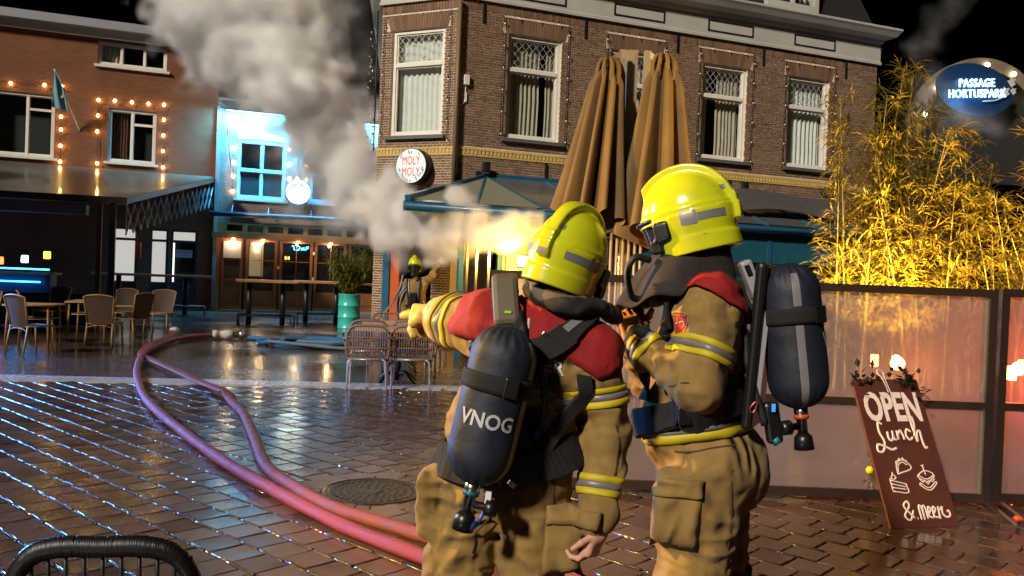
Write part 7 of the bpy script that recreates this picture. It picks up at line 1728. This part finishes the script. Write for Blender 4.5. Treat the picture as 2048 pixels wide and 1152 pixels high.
# red yoke collar
cB2 = at(1420, 665, 3.2)
def edgeB(a):
    d = Vector((math.cos(a), math.sin(a), 0)); bk = -d.dot(FB); sdv = -d.dot(SB)
    return 40 - 24 * max(0, bk) - 6 * max(0, sdv)
bB.cape('red_yoke', cB2, edgeB, 'red_cloth', fB, .014, 70)
bB.band('reflective_band', b_ls.lerp(b_le, .52), (b_le - b_ls) + FB * .05, B3, .004, fB)
bB.band('reflective_band', b_le.lerp(b_lw, .90), (b_lw - b_le), B3, .004, fB)
bB.band('reflective_band', at(1408, 855, 3.2), Vector((0, 0, 1)) + FB * .20, [(-.022, .010, 'refl_yellow'), (.010, .030, 'refl')], .006, fB)
bB.strap('reflective_braces', [at(1472, 720, 3.03), at(1488, 760, 3.03), at(1482, 800, 3.04)], .07, .003, 'refl_yellow', fB, .003); bB.strap('reflective_braces', [at(1472, 720, 3.02), at(1488, 760, 3.02), at(1482, 800, 3.03)], .026, .0065, 'refl', fB, .003)
# shield badge on the sleeve
bg = empty('shoulder_badge', (0, 0, 0), 0, fB); bc_ = at(1353, 650, 3.0); bv_ = (Vector((0, 0, CAM_H)) - bc_).normalized()
ur = Vector((1, -.05, .0)).normalized(); uu = Vector((.05, 0, 1)).normalized()
def onB(x, y, off):
    q = bc_ + ur * x + uu * y; h = bB.bvh.ray_cast(q + bv_ * .3, -bv_, .8)[0]; return tuple((h if h is not None else q) + bv_ * off - fB.location)
shp = [(-.036, .042), (-.018, .047), (0, .049), (.018, .047), (.036, .042), (.037, .015), (.032, -.015), (.018, -.036), (0, -.049), (-.018, -.036), (-.032, -.015), (-.037, .015)]
M['badge_red'] = fabric('badge_red', (.28, .01, .014), (.34, .016, .018)); M['badge_gold'] = mat('badge_gold', (.62, .38, .16), .6)
def fan(sc, off): return [onB(0, 0, off)] + [onB(x * sc, y * sc, off) for x, y in shp], [(0, k + 1, (k + 1) % 12 + 1) for k in range(12)]
MB().add(*fan(1.0, .005)).build('border', M['badge_gold'], bg); MB().add(*fan(.92, .0075)).build('field', M['badge_red'], bg)
vs, fs = text_mesh('BRANDWEER', .012, 0, xscale=.80); MB().add([onB(p[0], p[1] + .034, .0095) for p in vs], fs).build('lettering', M['badge_gold'], bg)
mb = MB()
for st in ([(-.024, .012), (-.026, .0), (-.014, -.012), (0, -.026), (.014, -.012), (.026, .0), (.022, .012), (.008, .010)], [(.0, .024), (.004, .010), (-.004, .0), (.002, -.012), (.010, -.004), (.010, .010)], [(-.014, .012), (-.010, -.004), (-.004, -.014)], [(-.024, .012), (-.014, .013), (-.010, .006)]):
    mb.tube([Vector(onB(p.x, p.z, .010)) for p in curve_pts([(q[0], 0, q[1]) for q in st], 5)], .0018, 5)
mb.build('emblem', M['badge_gold'], bg)
# harness
hB = empty('harness', (0, 0, 0), 0, fB)
bB.strap('shoulder_strap', [at(1330, 700, 3.1), at(1335, 610, 3.06), at(1375, 560, 3.06), at(1450, 565, 3.06), at(1490, 620, 3.06)], .07, .022, 'webbing', hB, .012)
bB.strap('chest_strap', [at(1300, 640, 3.12), at(1285, 720, 3.14), at(1290, 800, 3.14)], .06, .014, 'webbing', hB, .01)
bB.strap('waist_belt', [at(1290, 845, 3.26), at(1310, 842, 3.10), at(1350, 834, 3.02), at(1400, 822, 3.0), at(1450, 808, 3.01), at(1495, 798, 3.08), at(1515, 795, 3.18)], .105, .012, 'webbing', hB, .018)
seam(bB, [at(1350, 770, 2.95), at(1400, 778, 2.93), at(1450, 760, 2.98)], fB); seam(bB, [at(1345, 905, 3.0), at(1400, 902, 2.98), at(1470, 890, 3.0)], fB); seam(bB, [at(1450, 940, 3.0), at(1452, 1050, 3.0), at(1440, 1150, 3.0)], fB); seam(bB, [at(1400, 560, 3.0), at(1440, 600, 2.98), at(1455, 640, 2.98)], fB)
pocket(bB, fB, at(1352, 1030, 2.98), (.9, -.3, 0), (.03, 0, 1), (-.3, -1, .05), .17, .24)
bB.strap('side_strap', [at(1435, 745, 3.02), at(1465, 770, 3.02), at(1505, 820, 3.05)], .05, .018, 'webbing', hB, .008)
MB().tube([Vector(p) - fB.location for p in curve_pts([at(1500, 818, 3.0), at(1508, 806, 3.0), at(1514, 804, 3.0), at(1511, 818, 3.0), at(1504, 826, 3.0)], 4, True)], .003, 6, closed=True).build('carabiner', mat('red_alloy', (.5, .12, .1), .3, .8), hB)
for c_, s_ in ((at(1370, 832, 2.955), .03), (at(1415, 822, 2.955), .026), (at(1330, 850, 3.02), .02)): MB().box(-s_ * .8, s_ * .8, -.006, .006, -s_, s_, Matrix.Translation(c_ - fB.location), bev=.004).build('buckle', M['dark_plastic'], hB)
yawB = math.atan2(SB.y, SB.x)
MB().box(-.13, .13, -.02, .02, -.30, .30, Matrix.Translation(at(1520, 690, 3.12) - fB.location) @ Matrix.Rotation(math.atan2(SB.y, SB.x), 4, 'Z') @ Matrix.Rotation(math.radians(3), 4, 'X'), bev=.016).build('back_plate', M['dark_plastic'], hB)
pf = mat('grey_plastic', (.30, .30, .32), .4)
MB().box(-.022, .022, -.03, .03, -.075, .075, Matrix.Translation(at(1502, 560, 3.08) - fB.location) @ Matrix.Rotation(math.radians(-24), 4, 'Y'), bev=.01).build('frame_grip', pf, hB)
MB().box(-.009, .009, -.034, -.028, -.018, .018, Matrix.Translation(at(1492, 540, 3.075) - fB.location) @ Matrix.Rotation(math.radians(-24), 4, 'Y')).build('grip_slot', M['dark_plastic'], hB)
MB().tube([p - fB.location for p in (at(1512, 600, 3.06), at(1514, 660, 3.05))], .013, 10).build('gauge_hose', pf, hB)
MB().box(-.011, .011, -.01, .01, -.16, .16, Matrix.Translation(at(1523, 710, 3.03) - fB.location) @ Matrix.Rotation(math.radians(4), 4, 'Y'), bev=.004).build('frame_rail', pf, hB)
MB().tube([p - fB.location for p in curve_pts([at(1490, 660, 3.04), at(1494, 720, 3.03), at(1510, 780, 3.03), at(1530, 850, 3.03)], 6)], .014, 8).build('air_hose', M['rubber'], hB)
MB().box(-.028, .028, -.022, .022, -.075, .075, Matrix.Translation(at(1545, 845, 3.05) - fB.location) @ Matrix.Rotation(math.radians(-10), 4, 'Y'), bev=.012).build('reducer', M['dark_plastic'], hB)
MB().box(-.03, -.018, -.03, -.022, -.012, .016, Matrix.Translation(at(1556, 815, 3.04) - fB.location)).build('blue_gauge', emat('gauge_glow', (.06, .25, .7), .6), hB)
MB().tube([p - fB.location for p in (at(1548, 876, 3.04), at(1556, 886, 3.04))], .017, 10).build('blue_plug', mat('blue_plug', (.03, .14, .26), .4), hB)
air_cylinder(fB, at(1574, 527, 3.07), at(1602, 826, 3.05), .107, (-.10, -1, .0), (.28, -.96, 0), ('VNOG', .068, 1.36, .48))
hand(fB, b_lw + (b_lw - b_le).normalized() * .02, (-.30, .12, 1), (-.25, .95, .1), (.55, .6, .65, .7), 'skin', 'hand', -1, .0098)
bB.band('wristlet', b_lw, (b_lw - b_le), [(-.02, .035, 'webbing')], .004, fB)
hand(fB, b_rw, (.0, -.2, 1), (.2, -.9, .1), (.5, .55, .6, .65), 'glove', 'glove', 1, .0125, (.046, .044, .021))
rd = at(1262, 628, 3.17); MB().box(-.022, .022, -.02, .02, -.05, .05, Matrix.Translation(rd + Vector((.02, .03, .0)) - fB.location) @ Matrix.Rotation(.2, 4, 'Y'), bev=.008).tube([rd + Vector((.03, .03, .05)) - fB.location, rd + Vector((.045, .03, .12)) - fB.location], .005, 6).build('radio', M['dark_plastic'], fB)

# ---- C: the distant firefighter in a breathing mask at the doorway
cY = 16.35; rootC = at(829, 695, cY); fC = thing('person', 'distant firefighter in breathing mask standing in the smoky doorway, arm raised to the wall', 'person', (rootC.x, rootC.y, 0)); bC = Body(fC)
c_head = at(829, 538, cY); c_nek = at(829, 562, cY); c_che = at(829, 582, cY); c_pel = at(829, 620, cY)
c_rs, c_re, c_rh = at(848, 567, cY), at(864, 553, cY - .1), at(877, 530, cY + .05); c_ls, c_le, c_lh2 = at(811, 568, cY), at(804, 595, cY - .05), at(808, 622, cY - .12)
def sdfC(p):
    t = cone(p, A3(c_pel), A3(c_che), .15, .155, (np.array([1., 0, 0]), 1.3)); t = smin(t, cone(p, A3(c_ls), A3(c_rs), .085, .085), .08); t = smin(t, cone(p, A3(c_che), A3(c_nek), .11, .07), .06); t = smin(t, ell(p, A3(c_head), (.09, .10, .12)), .03)
    for a, b, c in ((c_rs, c_re, c_rh), (c_ls, c_le, c_lh2)): t = smin(t, smin(cone(p, A3(a), A3(b), .08, .07), cone(p, A3(b), A3(c), .07, .055), .03), .03)
    for s_ in (-1, 1):
        hp = c_pel + Vector((s_ * .10, 0, -.06)); kn = Vector((rootC.x + s_ * .13, rootC.y - .03, .5)); an = Vector((rootC.x + s_ * .15, rootC.y, .10)); t = smin(t, smin(cone(p, A3(hp), A3(kn), .12, .10), cone(p, A3(kn), A3(an), .10, .085), .03), .03); t = smin(t, cone(p, A3(an + Vector((0, 0, -.04))), A3(an + Vector((0, -.15, -.05))), .06, .05), .02)
    return np.maximum(t, .004 - p[:, 2]) - cloth_noise(p, 1.3, 90) * np.clip((p[:, 2] - .15) * 6, 0, 1)
def clsC(c): m = np.zeros(len(c), int); m[np.linalg.norm(c - A3(c_head), axis=1) < .15] = 1; m[c[:, 2] < .13] = 2; return m
bC.finish(sdfC, (rootC.x - .55, rootC.y - .45, 0), (rootC.x + .65, rootC.y + .45, 1.9), .018, clsC, [M['suit'], M['hood'], M['rubber']])
helmet(fC, c_head + Vector((0, 0, .10)), (.05, -1, -.05), (0, 0, 1), sc=1.0)
face(fC, c_head + Vector((0, -.02, .02)), (.05, -1, -.05), (0, 0, 1))
ck = empty('breathing_mask', (0, 0, 0), 0, fC)
MB().sphere(c_head + Vector((0, -.085, -.02)) - fC.location, .085, 14, (1, .65, 1.2)).build('face_piece', M['visor'], ck)
MB().lathe([(.045, 0), (.05, .05), (.03, .09)], 12, Matrix.Translation(c_head + Vector((0, -.14, -.10)) - fC.location) @ Matrix.Rotation(math.radians(110), 4, 'X')).build('demand_valve', M['rubber'], ck)
for s_ in (-1, 1): bC.strap('shoulder_strap', [c_nek + Vector((s_ * .12, .02, .06)), c_che + Vector((s_ * .12, -.18, .05)), c_pel + Vector((s_ * .10, -.18, .12))], .06, .012, 'webbing', fC, .01); bC.strap('strap_piping', [c_nek + Vector((s_ * .09, -.06, .02)), c_che + Vector((s_ * .09, -.18, .0)), c_pel + Vector((s_ * .06, -.18, .16))], .018, .024, 'refl', fC, .004)
MB().box(-.07, .07, -.06, .0, -.14, .14, Matrix.Translation(c_che + Vector((0, -.17, -.16)) - fC.location), bev=.02).build('chest_pouch', M['dark_plastic'], fC)
bC.strap('waist_belt', [c_pel + Vector((-.2, 0, .08)), c_pel + Vector((-.12, -.16, .08)), c_pel + Vector((0, -.18, .08)), c_pel + Vector((.12, -.16, .08)), c_pel + Vector((.2, 0, .08))], .07, .01, 'webbing', fC, .012)
MB().tube([p - fC.location for p in curve_pts([c_che + Vector((.12, -.1, -.1)), c_che + Vector((.28, -.12, -.35)), c_pel + Vector((.34, -.1, -.25))], 6)], .018, 8).tube([p - fC.location for p in curve_pts([c_che + Vector((.14, -.1, -.16)), c_che + Vector((.34, -.12, -.38)), c_pel + Vector((.40, -.1, -.28))], 6)], .018, 8).build('air_hose', M['refl'], fC)
hand(fC, c_rh, (.35, .1, .9), (.0, 1, 0), (.1, .1, .12, .15), 'glove', 'glove', 1, .013, (.046, .044, .021), res=.006)
hand(fC, c_lh2, (.05, -.2, -1), (.9, 0, 0), (.5, .5, .55, .6), 'glove', 'glove', 1, .013, (.046, .044, .021), res=.006)
# the attack hose he stands beside
ah = thing('attack_hose', 'pale attack hose hanging in loops beside the distant firefighter', 'hose', (rootC.x - .35, rootC.y - .1, 0))
MB().tube([p - ah.location for p in curve_pts([at(806, 550, cY - .05), at(800, 575, cY - .1), at(785, 605, cY - .3), at(768, 628, cY - .5), at(760, 660, cY - .6)], 6)], .022, 8).build('hose_body', M['refl'], ah)
MB().tube([p - ah.location for p in curve_pts([at(812, 572, cY - .12), at(800, 590, cY - .14), at(794, 620, cY - .14), at(797, 660, cY - .12)], 6)], .022, 8).tube([p - ah.location for p in curve_pts([at(816, 575, cY - .1), at(804, 592, cY - .16), at(799, 620, cY - .16), at(802, 660, cY - .14)], 6)], .022, 8).build('hose_loop', M['refl'], ah)
# ---------------------------------------------------------------- smoke rolling out of the veranda and up over the pub
def smoke(name, label, puffs, Y, voxel, band, dens, col, seed, amp, noise=(.36, .66), thick=.8, res=.10, buds=7, deep=0.0, x0=800):
    C = []; R = []
    rr = random.Random(seed)
    for x, y, r_ in puffs:
        yy = Y + deep * min(1, max(0, (x0 - x) / 110)) + rr.uniform(-.35, .35); C.append(A3(at(x, y, yy))); R.append(r_ * .9 * yy / CAM_F)
    for c, r_ in list(zip(C, R)):                               # smaller billows bud from every puff
        for k in range(buds):
            d = np.array([rr.gauss(0, 1), rr.gauss(0, .8), rr.gauss(0, 1)]); d /= np.linalg.norm(d); C.append(c + d * r_ * rr.uniform(.75, 1.1)); R.append(r_ * rr.uniform(.28, .58))
    C = np.array(C); R = np.array(R)
    def fn(p):
        q = p + .22 * np.stack([vnoise(p * 1.1, seed + 1), vnoise(p * 1.1, seed + 2), vnoise(p * 1.1, seed + 3)], 1)
        d = None
        for c, r_ in zip(C, R):
            x = np.linalg.norm((q - c) * np.array([1, 1 / thick, 1]), axis=1) - r_; d = x if d is None else smin(d, x, .14)
        bil = np.abs(vnoise(p * 1.9, seed + 5)) + .55 * np.abs(vnoise(p * 4.1, seed + 6)) + .28 * np.abs(vnoise(p * 8.3, seed + 7))
        return d - amp * (bil - .45)
    lo = (C - R[:, None]).min(0) - .7; hi = (C + R[:, None]).max(0) + .7
    n_ = np.ceil((hi - lo) / res).astype(int)
    v, q = surface(fn, lo, hi, res)
    c0 = Vector(C[0]); me = np_mesh(name, v - A3(c0), q); m = bpy.data.materials.new('smoke'); m.use_nodes = True; t = m.node_tree; t.nodes.clear(); L = t.links.new
    out = nd(t, 'ShaderNodeOutputMaterial'); pv = nd(t, 'ShaderNodeVolumePrincipled'); pv.inputs['Color'].default_value = (*col, 1); pv.inputs['Anisotropy'].default_value = -0.6; pv.inputs['Density Attribute'].default_value = ''
    at_ = nd(t, 'ShaderNodeAttribute', attribute_name='density'); tc = nd(t, 'ShaderNodeTexCoord'); nz = nd(t, 'ShaderNodeTexNoise'); nz.inputs['Scale'].default_value = 1.7; nz.inputs['Detail'].default_value = 4; nz.inputs['Roughness'].default_value = .62; L(tc.outputs['Object'], nz.inputs['Vector'])
    mr = nd(t, 'ShaderNodeMapRange'); mr.inputs['From Min'].default_value = noise[0]; mr.inputs['From Max'].default_value = noise[1]; mr.inputs['To Min'].default_value = .28; mr.inputs['To Max'].default_value = 1.7; L(nz.outputs['Fac'], mr.inputs[0])
    pw = nd(t, 'ShaderNodeMath', operation='POWER'); pw.inputs[1].default_value = 1.5; L(at_.outputs['Fac'], pw.inputs[0]); sc_ = nd(t, 'ShaderNodeMath', operation='MULTIPLY'); sc_.inputs[1].default_value = dens; L(pw.outputs[0], sc_.inputs[0])
    ml = nd(t, 'ShaderNodeMath', operation='MULTIPLY'); L(sc_.outputs[0], ml.inputs[0]); L(mr.outputs[0], ml.inputs[1]); L(ml.outputs[0], pv.inputs['Density']); L(pv.outputs[0], out.inputs['Volume'])
    me.materials.append(m); o = bpy.data.objects.new(name, me); COL.objects.link(o); o.location = c0; tag(o, label, 'smoke', kind='stuff')
    g = bpy.data.node_groups.new('mesh_to_smoke', 'GeometryNodeTree'); g.interface.new_socket('Geometry', in_out='INPUT', socket_type='NodeSocketGeometry'); g.interface.new_socket('Geometry', in_out='OUTPUT', socket_type='NodeSocketGeometry')
    gi, go = g.nodes.new('NodeGroupInput'), g.nodes.new('NodeGroupOutput'); mv = g.nodes.new('GeometryNodeMeshToVolume'); mv.resolution_mode = 'VOXEL_SIZE'; mv.inputs['Voxel Size'].default_value = voxel; mv.inputs['Density'].default_value = 1.0; mv.inputs['Interior Band Width'].default_value = band
    sm = g.nodes.new('GeometryNodeSetMaterial'); sm.inputs['Material'].default_value = m
    g.links.new(gi.outputs[0], mv.inputs['Mesh']); g.links.new(mv.outputs[0], sm.inputs['Geometry']); g.links.new(sm.outputs[0], go.inputs[0])
    md = o.modifiers.new('smoke', 'NODES'); md.node_group = g
    return o
low = [(1085, 458, 34), (1045, 456, 42), (1005, 460, 44), (960, 458, 48), (915, 455, 52), (870, 450, 55), (830, 444, 58), (790, 436, 62), (760, 420, 62)]
smoke('smoke', 'low tan roll of smoke under the veranda eave', low, 15.3, .06, .28, 26.0, (.99, .98, .96), 5, .42, noise=(.34, .64), thick=.75, res=.07, deep=1.5, x0=930)
core = [(800, 440, 56), (765, 412, 64), (730, 375, 72), (695, 330, 80), (662, 285, 88), (632, 235, 92), (600, 190, 90), (568, 150, 86), (610, 110, 72), (530, 110, 90), (580, 60, 88), (490, 60, 95), (620, 25, 62), (540, 0, 92), (430, 25, 90), (370, 10, 75), (460, -50, 110), (335, 25, 48), (590, -60, 90), (390, 95, 50), (435, 120, 45), (510, 190, 45), (660, 150, 40)]
smoke('smoke', 'thick pale smoke billowing from the veranda up across the pub', core, 16.4, .08, .62, 30.0, (.999, .998, .995), 3, .75, deep=3.8, res=.12)
thin = [(735, 300, 46), (722, 235, 52), (715, 170, 46), (700, 120, 50), (690, 60, 50), (640, 350, 70), (600, 420, 60), (680, 420, 60), (735, 455, 50), (660, 480, 40), (440, 180, 60), (390, 160, 50), (480, 250, 40), (400, 230, 40), (545, 290, 50), (600, 330, 50), (440, 90, 80)]
smoke('smoke', 'thin bluish veil of smoke around the thick plume', thin, 21.0, .12, .8, 1.4, (.93, .96, .98), 9, .6)
wis = [(1850, 190, 45), (1880, 140, 40), (1900, 230, 50), (1960, 235, 45), (1840, 110, 35), (1870, 60, 38), (1910, 20, 40), (1960, -20, 45), (1820, 240, 40), (1990, 250, 35)]
smoke('smoke', 'faint wisps of smoke drifting past the lit passage sign', wis, 21.8, .13, .5, .45, (.85, .88, .92), 21, .5, res=.14)
